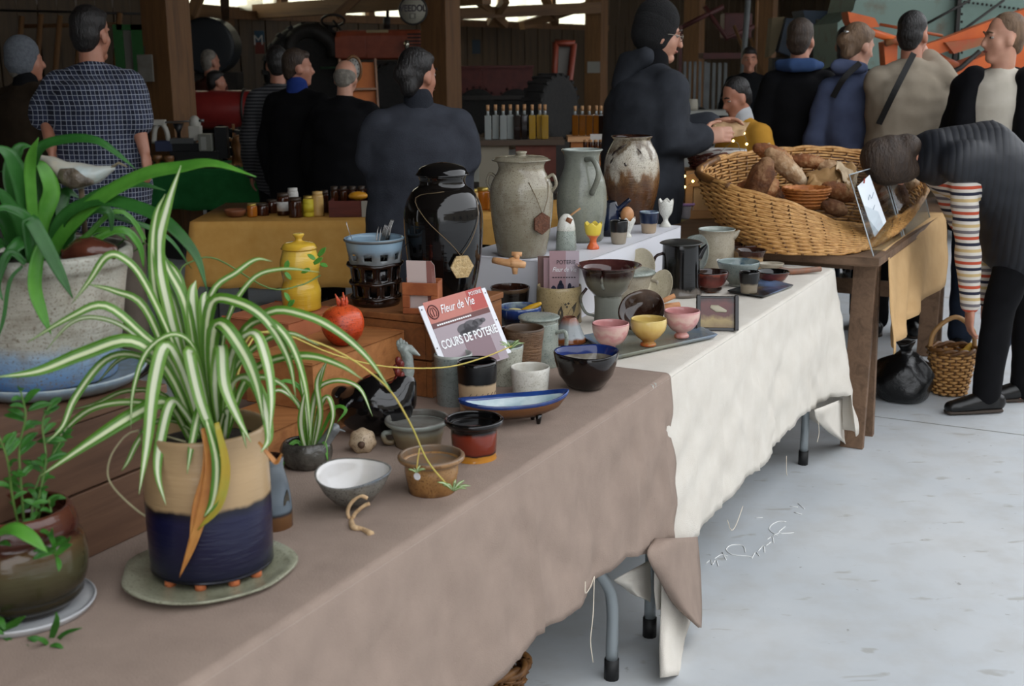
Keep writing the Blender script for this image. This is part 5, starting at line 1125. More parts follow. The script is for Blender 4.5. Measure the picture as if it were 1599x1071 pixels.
# ---------------------------------------------------------------- round brown pot with a small-leaved plant, near corner
sau = at(42, 992, TZ + .002, 100); s = S(sau)
o = thing('pot_saucer', 'white saucer under the round brown pot at the near corner', 'saucer', sau)
bm = bmesh.new(); lathe(bm, [(.001, 0), (90 * s, 0), (104 * s, 6 * s), (109 * s, 13 * s), (106 * s, 15 * s), (96 * s, 9 * s), (.001, 7 * s)], 48, 2); mk('saucer_dish', bm, mat('saucer_white', '#c9cacb', .25, '#b5b7ba', 12, coat=.4), o)
hp = thing('trailing_plant', 'small-leaved trailing plant in a round brown glazed pot', 'plant', sau + Vector((.006, 0, .010)))
bm = bmesh.new(); pr, ii = vprof([(r * s, h * s * 1.03) for r, h in [(62, 0), (74, 8), (92, 40), (97, 74), (93, 104), (84, 116), (87, 124), (84, 138), (78, 152)]], .007); lathe(bm, pr, 48, 3, .008)
mk('pot', bm, glaze('glaze_round', [(0, '#1d1710'), (.25, '#2f2a1c'), (.5, '#4a4630'), (.68, '#57432c'), (.74, '#3a2019'), (.86, '#4a2820'), (1, '#5a3426')], amt=.03, rough=.12, bump=.15), hp)
bm = bmesh.new(); lathe(bm, [(.001, 100 * s), (72 * s, 100 * s), (40 * s, 105 * s), (.001, 106 * s)], 30, 1); mk('soil', bm, M_soil, hp)
yh = hp.location.y
random.seed(11)
stems = [([(40, 850), (34, 770), (30, 700), (40, 650), (32, 610)], .0, 5), ([(46, 850), (60, 780), (72, 720), (66, 660), (80, 630)], .05, 5), ([(36, 850), (20, 780), (12, 720), (-2, 680)], -.03, 4), ([(50, 850), (62, 800), (75, 780), (80, 800)], -.04, 3),
         ([(50, 850), (70, 820), (82, 850), (86, 868)], -.10, 4), ([(30, 850), (10, 830), (-5, 850)], -.08, 3), ([(46, 850), (56, 760), (88, 700), (108, 668)], .1, 4), ([(-10, 960), (10, 975), (6, 990)], -.12, 3), ([(-6, 1025), (20, 1012), (60, 1022)], -.12, 2), ([(60, 985), (74, 1010), (78, 1008)], -.12, 4)]
for pts, dz, nn in stems:
    W3 = [PY(a, b, yh + dz * i / (len(pts) - 1)) for i, (a, b) in enumerate(pts)]
    if pts[0][1] < 900: tb('stem', [q - hp.location for q in W3], [.0022, .0014], ML_stem, hp, 6, 4)
    C_ = catmull(W3, 6)
    for k in range(nn * 3):
        c = C_[int((.25 + .75 * k / (nn * 3 - 1)) * (len(C_) - 1))]; a = random.uniform(0, 2 * PI); d = Vector((math.cos(a), math.sin(a) * .7, random.uniform(-.2, .8))).normalized(); L = random.uniform(.018, .036)
        blade(hp, [c, c + d * L * .5 + Vector((0, 0, .003)), c + d * L], L * .32, ML_herb, 'leaf', .3, hp.location, base=.3)
for pts, w in (([(-8, 835), (20, 826), (48, 840), (74, 862)], 24), ([(74, 862), (90, 850), (104, 846), (110, 838)], 10), ([(86, 865), (84, 850), (80, 838), (82, 824)], 9), ([(88, 868), (92, 880), (92, 892)], 8), ([(-6, 1035), (20, 1018), (50, 1020), (82, 1032)], 18), ([(76, 1010), (84, 985), (88, 970), (88, 955)], 11), ([(80, 1010), (100, 990), (128, 980)], 8), ([(78, 1012), (60, 1005), (54, 1018)], 9), ([(82, 1012), (100, 1012), (114, 1020)], 9), ([(-4, 985), (20, 975), (40, 962)], 14), ([(0, 992), (15, 1000), (22, 1015)], 8)):
    pxleaf(hp, pts, w, ML_herb if w < 20 else ML_mid, yh - .09, yh - .11, base=.35)
# ================================================================ BREAD STALL
M_bench = wood('bench_wood', '#5d4632', '#7d614a', '#6c523c', axis=0, scale=4)
BT = .785
def mloc(o): return Matrix.Translation(-o.location) @ MUV
bt = thing('bread_table', 'weathered wooden trestle table carrying the bread basket', 'table', UV(5.6, -1.4))
for i in range(5):
    v0 = -1.92 + i * .205
    bm = bmesh.new(); box(bm, 4.61, 6.9, v0, v0 + .202, BT - .03, BT, M=mloc(bt), bev=.003); mk('top_board', bm, M_bench, bt, False)
for u in (4.82, 6.5):
    for dv, vv in ((-.02, -.98), (-.02, -1.8)):
        for du in (-.09, .10):
            a = UV(u + du * 1.0, vv, 0) - bt.location; b = UV(u + du * .25, vv, BT - .03) - bt.location
            d = b - a; q = d.to_track_quat('Z', 'X'); bx('trestle_leg', (-.016, .016, -.045, .045, 0, d.length), M_bench, bt, loc=a, rot=q.to_euler(), bev=.003)
    bm = bmesh.new(); box(bm, u - .02, u + .02, -1.85, -.93, BT - .08, BT - .031, M=mloc(bt)); mk('trestle_rail', bm, M_bench, bt, False)
    bm = bmesh.new(); box(bm, u - .012, u + .012, -1.80, -.98, .28, .36, M=mloc(bt)); mk('trestle_stretcher', bm, M_bench, bt, False)
# wicker -----------------------------------------------------------
M_wick = mat('wicker', '#cf9f62', .5, '#a87840', 40, bump=.2, bs=120, coat=.15)
M_wick2 = mat('wicker_dark', '#7a5228', .5, '#5a3a1c', 40, coat=.1)
M_wickr = mat('wicker_red', '#4a1f1a', .5, '#5e2a20', 40)
def resample(pts, n):
    C_ = catmull(pts + pts[:1], 10)[:-1]; L = [0]
    for a, b in zip(C_, C_[1:] + C_[:1]): L.append(L[-1] + (b - a).length)
    out = []; k = 0
    for i in range(n):
        t = L[-1] * i / n
        while L[k + 1] < t: k += 1
        f = (t - L[k]) / max(L[k + 1] - L[k], 1e-9); a, b = C_[k], C_[(k + 1) % len(C_)]; out.append(a + (b - a) * f)
    return out
def wicker(root, base, rim, stakes, rows, r, m, rimr, amp=None, bulge=0, mstake=None, rimm=None):
    """woven wall between a base ring and a rim ring (root-local)"""
    n = stakes * 4; B = resample(base, n); T = resample(rim, n); cb = sum(B, Vector()) / n
    amp = amp or r * 1.1
    # align start
    def wallp(i, t):
        p = B[i] + (T[i] - B[i]) * t; o = (p - cb); o.z = 0; o.normalize()
        return p + o * bulge * math.sin(PI * t), o
    bm = bmesh.new()
    for row in range(rows):
        t = (row + .5) / rows; pts = []
        for i in range(n):
            p, o = wallp(i, t); sgn = math.cos(PI * (i / 4 + row)); pts.append(p + o * amp * sgn + Vector((0, 0, random.uniform(-.15, .15) * r)))
        tube(bm, pts, r * random.uniform(.85, 1.1), 5, True)
    w = mk('woven_wall', bm, m, root); w['kind'] = 'stuff'
    bm = bmesh.new()
    for k in range(stakes): tube(bm, [wallp(k * 4 + 0, t)[0] for t in (0, .33, .66, 1)], r * .9, 5)
    w = mk('stakes', bm, mstake or m, root); w['kind'] = 'stuff'
    for ph in (0, 1):
        pts = []
        for i in range(n):
            p, o = wallp(i, 1); a = i * 2 * PI * (stakes // 2) / n * .5 + ph * PI; pts.append(p + o * rimr * .7 * math.cos(a) + Vector((0, 0, rimr * .7 * math.sin(a))))
        bm = bmesh.new(); tube(bm, pts, rimr, 6, True); mk('braided_rim', bm, rimm or m, root)
    bm = bmesh.new(); bm.faces.new([bm.verts.new(q + Vector((0, 0, r))) for q in B]); mk('basket_floor', bm, mstake or m, root)
bk = thing('bread_basket', 'large oval wicker basket heaped with bread on the trestle table', 'basket', P(1240, 380, BT))
rimp = [PY(*q) - bk.location for q in ((1090, 270, 5.15), (1140, 292, 4.93), (1230, 318, 4.84), (1330, 352, 4.88), (1420, 330, 5.15), (1448, 282, 5.5), (1390, 248, 5.75), (1290, 232, 5.8), (1200, 236, 5.7), (1120, 248, 5.45))]
basp = [P(a, b, BT + .006) - bk.location for a, b in ((1150, 384), (1190, 394), (1245, 398), (1325, 396), (1372, 380), (1385, 368), (1340, 357), (1285, 354), (1220, 356), (1170, 366))]
wicker(bk, basp, rimp, 46, 26, .0058, M_wick, .009, amp=.006, bulge=.03, mstake=M_wick2)
tb('left_rim_roll', [rimp[9], rimp[0], rimp[1]], .016, M_wick2, bk, 8, 5)
def crust(name, c1, c2, c3):
    if name in MC: return MC[name]
    t = NT(name); t.set(Roughness=.75); v = t.tex('Object'); n = t.noise(v, 16, 5, .6)
    c = t.ramp(n, [(.3, c1), (.5, c2), (.72, c3)]); t.col(c); t.bump(t.noise(v, 50, 5), .9, .012); MC[name] = t.m; return t.m
CR = [crust('crust_brown', '#5a2e14', '#8a5228', '#c49a6c'), crust('crust_flour', '#7d5634', '#b08c66', '#dcc8aa'), crust('crust_dark', '#43240f', '#6a4020', '#9a7450')]
def loaf(label, px, py, Y, L, R, ang, tilt, k, cuts=3):
    p = PY(px, py, Y); s = S(p); o = thing('bread_loaf', label, 'bread', p, 0, 'loaves in the bread basket')
    o.rotation_mode = 'XYZ'; o.rotation_euler = (0, -math.radians(ang), math.radians(tilt))
    l, r = L * s / 2, R * s / 2; bm = bmesh.new()
    loft(bm, [(-l + r * .6, 0, 0), (-l * .45, 0, 0), (0, 0, .002), (l * .45, 0, 0), (l - r * .6, 0, 0)], [(r * .62, r * .55), (r * .95, r * .8), (r, r * .85), (r * .95, r * .8), (r * .62, r * .55)], Vector((0, 1, 0)), 16)
    for v in bm.verts: v.co *= 1 + .05 * noise.noise(v.co * 18 + Vector((px, py, 0)))
    mk('crumb_body', bm, CR[k], o)
    for c in range(cuts):
        x = (-.5 + (c + .5) / cuts) * 1.3 * l; tb('score', [(x - r * .35, -r * .6, r * .56), (x, -r * .1, r * .84), (x + r * .35, r * .5, r * .62)], [r * .03, r * .13, r * .03], CR[1], o, 6, 3)
    return o
loaf('dark seeded loaf standing at the left end of the bread basket', 1187, 282, 5.2, 80, 46, 70, 10, 2, 0)
loaf('long floury loaf leaning over the back of the bread basket', 1228, 262, 5.35, 92, 34, -40, 10, 1, 3)
loaf('pale brown loaf behind the long floury one', 1206, 240, 5.5, 70, 30, -20, 5, 0, 2)
loaf('brown loaf lying along the back rim of the basket', 1262, 252, 5.6, 62, 26, -8, 0, 0, 3)
loaf('floury split loaf in the middle of the basket', 1300, 262, 5.6, 60, 26, -12, 10, 1, 2)
loaf('round golden loaf at the back of the basket', 1368, 247, 5.6, 56, 48, -5, 20, 0, 2)
loaf('dark round loaf behind the clear screen', 1392, 265, 5.5, 50, 48, 10, 30, 2, 1)
loaf('small brown roll at the front rim of the basket', 1303, 325, 4.98, 46, 30, -18, 0, 2, 0)
loaf('brown loaf beneath the wicker bowl', 1310, 300, 5.25, 66, 34, -20, 20, 0, 2)
loaf('brown loaf behind the white price card', 1365, 300, 5.3, 66, 40, -50, 20, 0, 2)
loaf('dark loaf low on the right of the basket', 1400, 305, 5.35, 66, 40, -70, 0, 2, 1)
loaf('floury round loaf behind the acrylic edge', 1415, 285, 5.5, 44, 40, 0, 0, 1, 1)
loaf('brown loaf deep in the left of the basket', 1165, 300, 5.3, 60, 40, 30, 20, 0, 0)
loaf('brown loaf deep in the centre of the basket', 1240, 310, 5.35, 90, 50, 0, 20, 2, 0)
loaf('flat crusty loaf under the paper bag', 1290, 290, 5.45, 90, 40, -8, 20, 0, 2)
loaf('light roll wedged beside the wicker bowl', 1200, 300, 5.2, 50, 34, 60, 20, 0, 0)
# little basket bowl, paper bag
o, s = pot('wicker_bowl', None, None, 1258, 325, [(22, 0), (30, 12), (37, 26), (40, 34)], mat('wicker_orange', '#a5622c', .5, '#c27a3c', 30, bump=.5, bs=90), z=.965, t=.006, n=40)
o.location = PY(1258, 326, 5.12); tag(o, 'small orange wicker bowl among the loaves', 'basket')
bm = bmesh.new(); tube(bm, [(40 * s * math.cos(a), 40 * s * math.sin(a), 35 * s + .002 * math.cos(i * 2.2)) for i, a in enumerate([k * 2 * PI / 60 for k in range(60)])], .006, 6, True); mk('bowl_rim', bm, MC['wicker_orange'], o)
for h in (8, 14, 20, 26, 31):
    rr = 22 + (h / 34) ** .7 * 18 + 1; bm = bmesh.new(); tube(bm, [(rr * s * (1 + .02 * math.cos(i * PI + h)) * math.cos(a), rr * s * (1 + .02 * math.cos(i * PI + h)) * math.sin(a), h * s) for i, a in enumerate([k * 2 * PI / 48 for k in range(48)])], .004, 5, True); mk('weave_ring', bm, MC['wicker_orange'], o)
def crumple(name, label, cat, pts, m, Y, amp=.01, n=14):
    """crumpled sheet spanning four image corners"""
    A, B, C_, D = [PY(a, b, Y + d) for a, b, d in pts]; c = (A + B + C_ + D) / 4; bm = bmesh.new(); g = []
    for i in range(n + 1):
        row = []
        for j in range(n + 1):
            p = (A * (1 - j / n) + B * (j / n)) * (1 - i / n) + (D * (1 - j / n) + C_ * (j / n)) * (i / n)
            p = p + Vector((0, 1, .6)) * amp * noise.noise(p * 14) + Vector((.5, -.6, 1)) * amp * .6 * noise.noise(p * 35); row.append(bm.verts.new(p - c))
        g.append(row)
    for i in range(n):
        for j in range(n): bm.faces.new((g[i][j], g[i][j + 1], g[i + 1][j + 1], g[i + 1][j]))
    o = mk(name, bm, m, None, loc=c); md = o.modifiers.new('t', 'SOLIDIFY'); md.thickness = .002; tag(o, label, cat); return o
M_kraft = mat('kraft_paper', '#b08a5a', .75, '#a07a4c', 10)
crumple('paper_bag', 'crumpled brown paper bag lying open over the loaves', 'paper bag', ((1258, 275, .2), (1335, 258, .25), (1328, 300, 0), (1262, 292, .05)), M_kraft, 5.2, .05)
crumple('paper_sheet', 'pale brown paper lining sticking up behind the price card', 'paper', ((1305, 252, .2), (1338, 268, .15), (1334, 300, .0), (1312, 270, .05)), mat('pale_paper', '#c9b292', .7), 5.25, .03)
# acrylic screen and price card
def acrylic():
    t = NT('acrylic'); n = t.n; g = n.new('ShaderNodeBsdfGlossy'); g.inputs['Roughness'].default_value = .04; tr = n.new('ShaderNodeBsdfTransparent'); tr.inputs[0].default_value = (.93, .95, .96, 1)
    f = n.new('ShaderNodeFresnel'); f.inputs[0].default_value = 1.5; a = t.math('ADD', t.math('MULTIPLY', f.outputs[0], .35), .012); mx = n.new('ShaderNodeMixShader'); t.l(a, mx.inputs[0]); t.l(tr.outputs[0], mx.inputs[1]); t.l(g.outputs[0], mx.inputs[2]); t.l(mx.outputs[0], n['Material Output'].inputs[0]); return t.m
M_acr = acrylic(); M_acre = mat('acrylic_edge', '#b5bcc0', .1, coat=.5)
scr = thing('acrylic_screen', 'clear acrylic sneeze screen standing at the end of the bread table', 'screen', P(1388, 388, BT + .001))
def panel(c4, m, parent, name, t=.003):
    q = [c - parent.location for c in c4]; nn = (q[1] - q[0]).cross(q[3] - q[0]).normalized() * t; bm = bmesh.new()
    a = [bm.verts.new(x) for x in q]; b = [bm.verts.new(x + nn) for x in q]; bm.faces.new(a[::-1]); bm.faces.new(b)
    for k in range(4): bm.faces.new((a[k], a[(k + 1) % 4], b[(k + 1) % 4], b[k]))
    return mk(name, bm, m, parent, False)
f1 = [P(1364, 400, BT + .002), P(1409, 370, BT + .002), PY(1377, 258, 5.12), PY(1326, 273, 4.78)]
f2 = [P(1412, 368, BT + .002), P(1452, 340, BT + .002), PY(1428, 232, 5.6), PY(1380, 256, 5.2)]
for f in (f1, f2):
    panel(f, M_acr, scr, 'screen_panel')
    for a, b in ((f[0], f[3]), (f[1], f[2]), (f[3], f[2])): tb('panel_edge', [a - scr.location, b - scr.location], .0028, M_acre, scr, 6)
pc_ = thing('price_card', 'white handwritten card stuck on the acrylic screen', 'card', PY(1361, 322, 4.79))
cq = [PY(1366, 370, 4.72), PY(1384, 346, 4.84), PY(1358, 273, 4.87), PY(1339, 291, 4.73)]
panel(cq, mat('card_white', '#dfe5ea', .5), pc_, 'card_sheet', -.002)
for pts in (((1349, 316), (1352, 308), (1355, 316), (1358, 304), (1361, 310), (1364, 300)), ((1357, 330), (1360, 322), (1363, 328), (1366, 320))): tb('handwriting', [PY(a, b, 4.762 + (a - 1349) * .0012) - pc_.location for a, b in pts], .0012, mat('pencil', '#8a97a8', .6), pc_, 5, 3)
tb('red_mark', [PY(1349, 286, 4.77) - pc_.location, PY(1350, 279, 4.775) - pc_.location], .003, mat('red_pen', '#b04a40', .6), pc_, 6)
# burlap runner hanging over the front edge
M_bur = fabric('burlap', '#b8966a', '#c2a074', weave=300, bump=.4, wr=.5)
bm = bmesh.new(); top = [(1382, 391), (1400, 376), (1425, 360), (1450, 346), (1474, 332)]; bot = [(1384, 552), (1400, 530), (1415, 500), (1440, 470), (1478, 432)]; rows = []
tt = catmull([(a, b, 0) for a, b in top], 6); bb_ = catmull([(a, b, 0) for a, b in bot], 6)
for i in range(len(tt)):
    p0 = P(tt[i].x, tt[i].y, BT + .003); p1 = PV(bb_[i].x, bb_[i].y, -.86); row = [bm.verts.new(p0 + VA * -.12), bm.verts.new(p0)]
    for k in range(1, 13):
        t = k / 12; p = Vector((p0.x, p0.y, 0)).lerp(Vector((p1.x, p1.y, 0)), t) + VA * (.014 + .018 * t * math.sin(i * .9 + t) + .010 * noise.noise(Vector((i * .4, t * 3, 1)))); p.z = p0.z + (p1.z - p0.z) * t; row.append(bm.verts.new(p))
    rows.append(row)
for a, b in zip(rows, rows[1:]):
    for j in range(len(a) - 1): bm.faces.new((a[j], b[j], b[j + 1], a[j + 1]))
o = mk('burlap_cloth', bm, M_bur); o.modifiers.new('t', 'SOLIDIFY').thickness = .003; tag(o, 'tan burlap cloth hanging over the bread table edge', 'cloth')
# black rubbish bag
p = P(1408, 622, 0); s = S(p); bm = bmesh.new()
lathe(bm, [(.001, 0), (30 * s, 0), (44 * s, 12 * s), (46 * s, 34 * s), (34 * s, 60 * s), (12 * s, 74 * s), (9 * s, 80 * s), (14 * s, 90 * s), (.001, 86 * s)], 40, 3, wob=.1)
for v in bm.verts: v.co += Vector((noise.noise(v.co * 12), noise.noise(v.co * 12 + Vector((5, 0, 0))), noise.noise(v.co * 14 + Vector((0, 5, 0))))) * .03 * min(1, v.co.z * 12)
for v in bm.verts: v.co.z = max(v.co.z, .001)
o = mk('rubbish_bag', bm, mat('bin_bag', '#0c0c0d', .3, bump=.7, bs=18, coat=.2), None, loc=p); tag(o, 'knotted black rubbish bag under the bread table', 'bag')
# shopping basket on the floor
sb = thing('shopping_basket', 'small wicker shopping basket with a hooped handle on the floor', 'basket', at(1482, 620, 0, 22)); s = S(sb.location)
R1 = [Vector((24 * s * math.cos(a), 22 * s * math.sin(a), .004)) for a in [k * PI / 5 for k in range(10)]]; R2 = [Vector((36 * s * math.cos(a), 32 * s * math.sin(a), 72 * s)) for a in [k * PI / 5 for k in range(10)]]
wicker(sb, R1, R2, 22, 14, .0065, M_wick, .010, amp=.006, mstake=M_wick2, rimm=M_wick2)
tb('hoop_handle', [Vector((-36 * s, 0, 70 * s)), Vector((-30 * s, 0, 100 * s)), Vector((0, 0, 122 * s)), Vector((28 * s, 0, 102 * s)), Vector((34 * s, 0, 70 * s))], .011, mat('handle_wood', '#b58a56', .5), sb, 8, 6)
o = crumple('yellow_cloth', 'folded yellow cloth tucked in the shopping basket', 'cloth', ((1488, 552, .0), (1518, 535, .02), (1520, 562, -.02), (1490, 566, -.04)), mat('duster', '#b8902c', .8), sb.location.y, .02, 8)
# ================================================================ STALLS BEHIND
def stall(name, label, x0, x1, Y, depth, z, hem, m, rz=0, seed=0, leg=True, tname='stall_table', tlabel='bare table', px=True, legm=None):
    a = PY(x0, 300, Y).x; b = PY(x1, 300, Y).x; c = Vector(((a + b) / 2, Y + depth / 2, 0)); w = (b - a) / 2; d = depth / 2
    t = thing(tname, tlabel, 'table', c, rz)
    bx('tabletop', (-w + .012, w - .012, -d + .012, d - .012, z - .04, z - .004), M_plas, t)
    for sx in (-1, 1):
        for sy in (-1, 1): bx('leg', (sx * (w - .08) - .02, sx * (w - .08) + .02, sy * (d - .06) - .02, sy * (d - .06) + .02, 0, z - .04), legm or mat('leg_dark', '#26262a', .4), t)
    bm = bmesh.new(); per = []
    N = 60
    path = [(-w, d), (-w, -d), (w, -d), (w, d)]
    for (xa, ya), (xb, yb) in zip(path, path[1:]):
        L = math.hypot(xb - xa, yb - ya); k = max(6, int(L / .03))
        for i in range(k): per.append((xa + (xb - xa) * i / k, ya + (yb - ya) * i / k))
    per.append(path[-1]); rows = []
    for i, (x, y) in enumerate(per):
        nx, ny = (x / w if abs(x) > w - .001 else 0), (y / d if abs(y) > d - .001 else 0); cn = 1 if abs(nx) > .9 and abs(ny) > .9 else 0
        row = [bm.verts.new((x, y, z))]; ln = math.hypot(nx, ny) or 1
        for k in range(1, 9):
            t_ = k / 8; hz = z - (z - hem + .02 * noise.noise(Vector((i * .2, seed, 0))) + cn * .1) * t_; off = .02 * t_ + .03 * t_ * noise.noise(Vector((i * .16, seed, t_))) + cn * .05 * t_
            row.append(bm.verts.new((x + nx / ln * off, y + ny / ln * off, hz)))
        rows.append(row)
    for A, B in zip(rows, rows[1:]):
        for j in range(8): bm.faces.new((A[j], B[j], B[j + 1], A[j + 1]))
    bm.faces.new([bm.verts.new((x, y, z)) for x, y in path])
    o = mk('tablecloth', bm, m, None, loc=c, rot=(0, 0, rz)); o.modifiers.new('t', 'SOLIDIFY').thickness = .003; tag(o, label, 'tablecloth'); return o
M_yc = fabric('yellow_cloth', '#c4924a', '#d0a058', weave=300, wr=.5); M_gc = fabric('green_cloth', '#1f5a2c', '#256634', weave=300, wr=.4); M_wc = fabric('white_cloth', '#b9b6b4', '#c2bfbc', weave=300, wr=.4)
stall('y', 'mustard yellow cloth over the honey table', 293, 985, 5.98, .8, .75, .42, M_yc, seed=2, tlabel='table under the mustard yellow cloth')
stall('g', 'dark green cloth over the wood-turner table', 60, 414, 8.7, .8, .76, .48, M_gc, seed=3, tlabel='table under the dark green cloth')
stall('w', 'white cloth over the table behind the people in black', 418, 660, 9.3, .8, .76, .30, M_wc, seed=4, tlabel='table under the white cloth behind the people in black')
def jar(px, py, Y, z, w, h, body, lid, label, cat='jar', group='honey jars on the yellow cloth', name='honey_jar', lab=None):
    p = Vector((PY(px, py, Y).x, Y, z)); s = S(p); r = w / 2 * s; hh = h * s; bm = bmesh.new()
    lathe(bm, [(.0005, 0), (r * .92, 0), (r, hh * .06), (r, hh * .78), (r * .8, hh * .84)], 20, 2); o = mk(name, bm, body, None, loc=p); tag(o, label, cat, group)
    bm = bmesh.new(); lathe(bm, [(.0005, hh * .8), (r * .88, hh * .8), (r * .88, hh), (.0005, hh)], 20, 1); mk('lid', bm, lid, o)
    if lab:
        bm = bmesh.new(); lathe(bm, [(r * 1.005, hh * .2), (r * 1.02, hh * .2), (r * 1.02, hh * .62), (r * 1.005, hh * .62)], 20, 1); mk('paper_label', bm, lab, o)
    return o
M_hd = mat('honey_dark', '#3a1c0e', .1, coat=.7); M_ha = mat('honey_amber', '#a5601c', .1, coat=.7); M_hc = mat('honey_cream', '#c9a566', .15, coat=.6); M_lid = mat('jar_lid', '#b59a4c', .35, metal=.6); M_lidk = mat('jar_lid_dark', '#3a2c20', .5); M_ylab = mat('yellow_label', '#c9b82c', .6); M_wlab = mat('white_label', '#c9c6c0', .6)
YT = .753
jar(443, 330, 6.2, YT, 20, 34, M_hd, M_lidk, 'dark honey jar with a white label on the yellow cloth', lab=M_wlab)
jar(462, 336, 6.12, YT, 22, 30, M_hd, M_lidk, 'squat dark jar in front on the yellow cloth'); jar(458, 320, 6.35, YT, 17, 36, M_wlab, M_wlab, 'clear jar behind the squat dark jar')
jar(482, 332, 6.14, YT, 17, 32, M_ylab, M_lid, 'jar with a bright yellow label on the yellow cloth', lab=M_ylab); jar(497, 333, 6.16, YT, 18, 38, M_hc, M_hc, 'tall cream honey jar on the yellow cloth'); jar(508, 328, 6.3, YT, 12, 34, M_hd, M_lidk, 'dark jar beside the wooden honey box')
jar(410, 332, 6.2, YT, 20, 18, M_hd, M_lidk, 'low dark jar at the left of the honey jars'); jar(425, 330, 6.3, YT, 18, 20, M_hd, M_lidk, 'low dark jar behind the loaf-shaped dish'); jar(394, 334, 6.15, YT, 16, 20, M_ha, M_lid, 'amber jar beside the brown dish')
for k, (a, w) in enumerate(((738, 18), (754, 20), (772, 16), (722, 16))): jar(a, 310, 6.3 + .06 * (k % 2), YT, w, 34, M_ha if k % 2 else M_hc, M_lid, ('amber honey jar behind the olive lidded jar', 'pale honey jar behind the black jar', 'amber honey jar touching the olive jar outline', 'pale honey jar beside the black jar lid')[k])
p = Vector((PY(368, 330, 6.15).x, 6.15, YT)); bm = bmesh.new(); lathe(bm, [(.001, 0), (.035, 0), (.055, .02), (.058, .035), (.05, .034), (.001, .01)], 24, 2); tag(mk('wooden_dish', bm, mat('dish_wood', '#7a4a30', .5), None, loc=p), 'round brown wooden dish at the corner of the yellow cloth', 'dish')
hb = thing('honey_box', 'reddish wooden box of jars on the yellow cloth', 'box', Vector((PY(550, 325, 6.15).x, 6.15, YT)))
M_redbox = wood('red_box', '#4a1c14', '#6a2c20', '#5a241a', scale=6)
for d in ((-.11, .11, -.06, -.05, 0, .08), (-.11, .11, .12, .13, 0, .12), (-.11, -.10, -.05, .12, 0, .08), (.10, .11, -.05, .12, 0, .08), (-.11, .11, -.05, .12, 0, .01)): bx('box_side', d, M_redbox, hb)
bx('label_plate', (.055, .115, -.064, -.061, 0, .08), mat('plate_grey', '#9a968c', .6), hb)
for k in range(5): jar(523 + k * 14, 320, 6.25, YT + .012, 13, 38, M_hd, M_lidk, ('leftmost', 'second', 'third', 'fourth', 'rightmost')[k] + ' dark jar standing in the reddish honey box', group='jars in the honey box')
bm = bmesh.new(); ell(bm, (0, 0, 0), (.05, .04, .022)); tag(mk('wax_block', bm, mat('wax', '#c98a1c', .5), None, loc=hb.location + Vector((.03, .01, .098))), 'orange wax block lying on the honey box', 'wax')
jar(585, 285, 6.4, YT, 17, 36, M_wlab, M_wlab, 'white jar beside the woman in the grey sweater', 'jar')
# ---------------------------------------------------------------- wood-turner things
GT = .763
def gp(px, Y): return Vector((PY(px, 250, Y).x, Y, GT))
tr_ = thing('wood_chip_tray', 'shallow dark tray with wood chips under the lathe', 'tray', gp(312, 8.95))
bx('tray_base', (-.30, .30, -.14, .14, 0, .012), mat('tray_dark', '#15120f', .6), tr_)
bm = bmesh.new()
for k in range(140):
    x, y = random.uniform(-.28, .28), random.uniform(-.135, .1); r = random.uniform(.006, .016); ell(bm, (x, y, .016), (r, r * .6, .005), u=6, v=4)
w = mk('wood_chips', bm, mat('chips', '#9a7444', .8, '#c29a64', 30), tr_); w['kind'] = 'stuff'
la = thing('wood_lathe', 'small white and black bench lathe on the chip tray', 'lathe', gp(290, 8.95) + Vector((0, 0, .013))); s = S(la.location)
M_lw = mat('lathe_white', '#b5b2a8', .4); M_lk = mat('lathe_black', '#111214', .4); M_lb = mat('lathe_blue', '#2a3350', .5); M_ls = mat('lathe_steel', '#7d7f80', .3, metal=.8)
bx('bed', tuple(q * s for q in (-30, 42, -14, 10, 22, 34)), M_lk, la, bev=.004); bx('bed_base', tuple(q * s for q in (-20, 55, -16, 12, 0, 22)), M_lk, la, bev=.004); bx('blue_panel', tuple(q * s for q in (-42, -16, -15, 8, 22, 38)), M_lb, la, bev=.004)
bx('grey_slide', tuple(q * s for q in (-18, 18, -16, 4, 34, 42)), M_ls, la)
tb('tailstock_arch', [(-46 * s, -6 * s, 34 * s), (-42 * s, -6 * s, 56 * s), (-34 * s, -6 * s, 64 * s), (-26 * s, -6 * s, 56 * s), (-22 * s, -6 * s, 34 * s)], 4 * s, M_lw, la, 8, 4)
bx('tailstock_head', tuple(q * s for q in (-46, -26, -12, 2, 62, 70)), M_lw, la, bev=.004); tb('handwheel', [(-54 * s, -6 * s, 66 * s), (-48 * s, -6 * s, 66 * s)], 5 * s, M_ls, la, 12); tb('spindle', [(-26 * s, -6 * s, 66 * s), (28 * s, -6 * s, 68 * s)], 1.4 * s, M_ls, la, 8)
bx('headstock', tuple(q * s for q in (10, 28, -12, 6, 38, 60)), M_lw, la, bev=.006); bm = bmesh.new(); ell(bm, (19 * s, -3 * s, 64 * s), (9 * s, 8 * s, 12 * s)); mk('motor_cap', bm, M_lw, la); tb('shaft_knob', [(27 * s, -6 * s, 68 * s), (34 * s, -6 * s, 68 * s)], 2.4 * s, M_ls, la, 8)
tb('tool_funnel', [(-8 * s, 0, 64 * s), (-8 * s, 0, 50 * s), (-8 * s, 0, 40 * s)], [9 * s, 3 * s, 3 * s], M_lk, la, 12)
bx('control_box', tuple(q * s for q in (26, 46, -18, 6, 22, 48)), mat('control_grey', '#77776e', .5), la, bev=.004); bx('control_label', tuple(q * s for q in (30, 38, -18.6, -18, 24, 44)), mat('label_grey', '#9a9a94', .6), la); bx('power_lead_box', tuple(q * s for q in (50, 68, -10, 8, 10, 58)), M_lk, la)
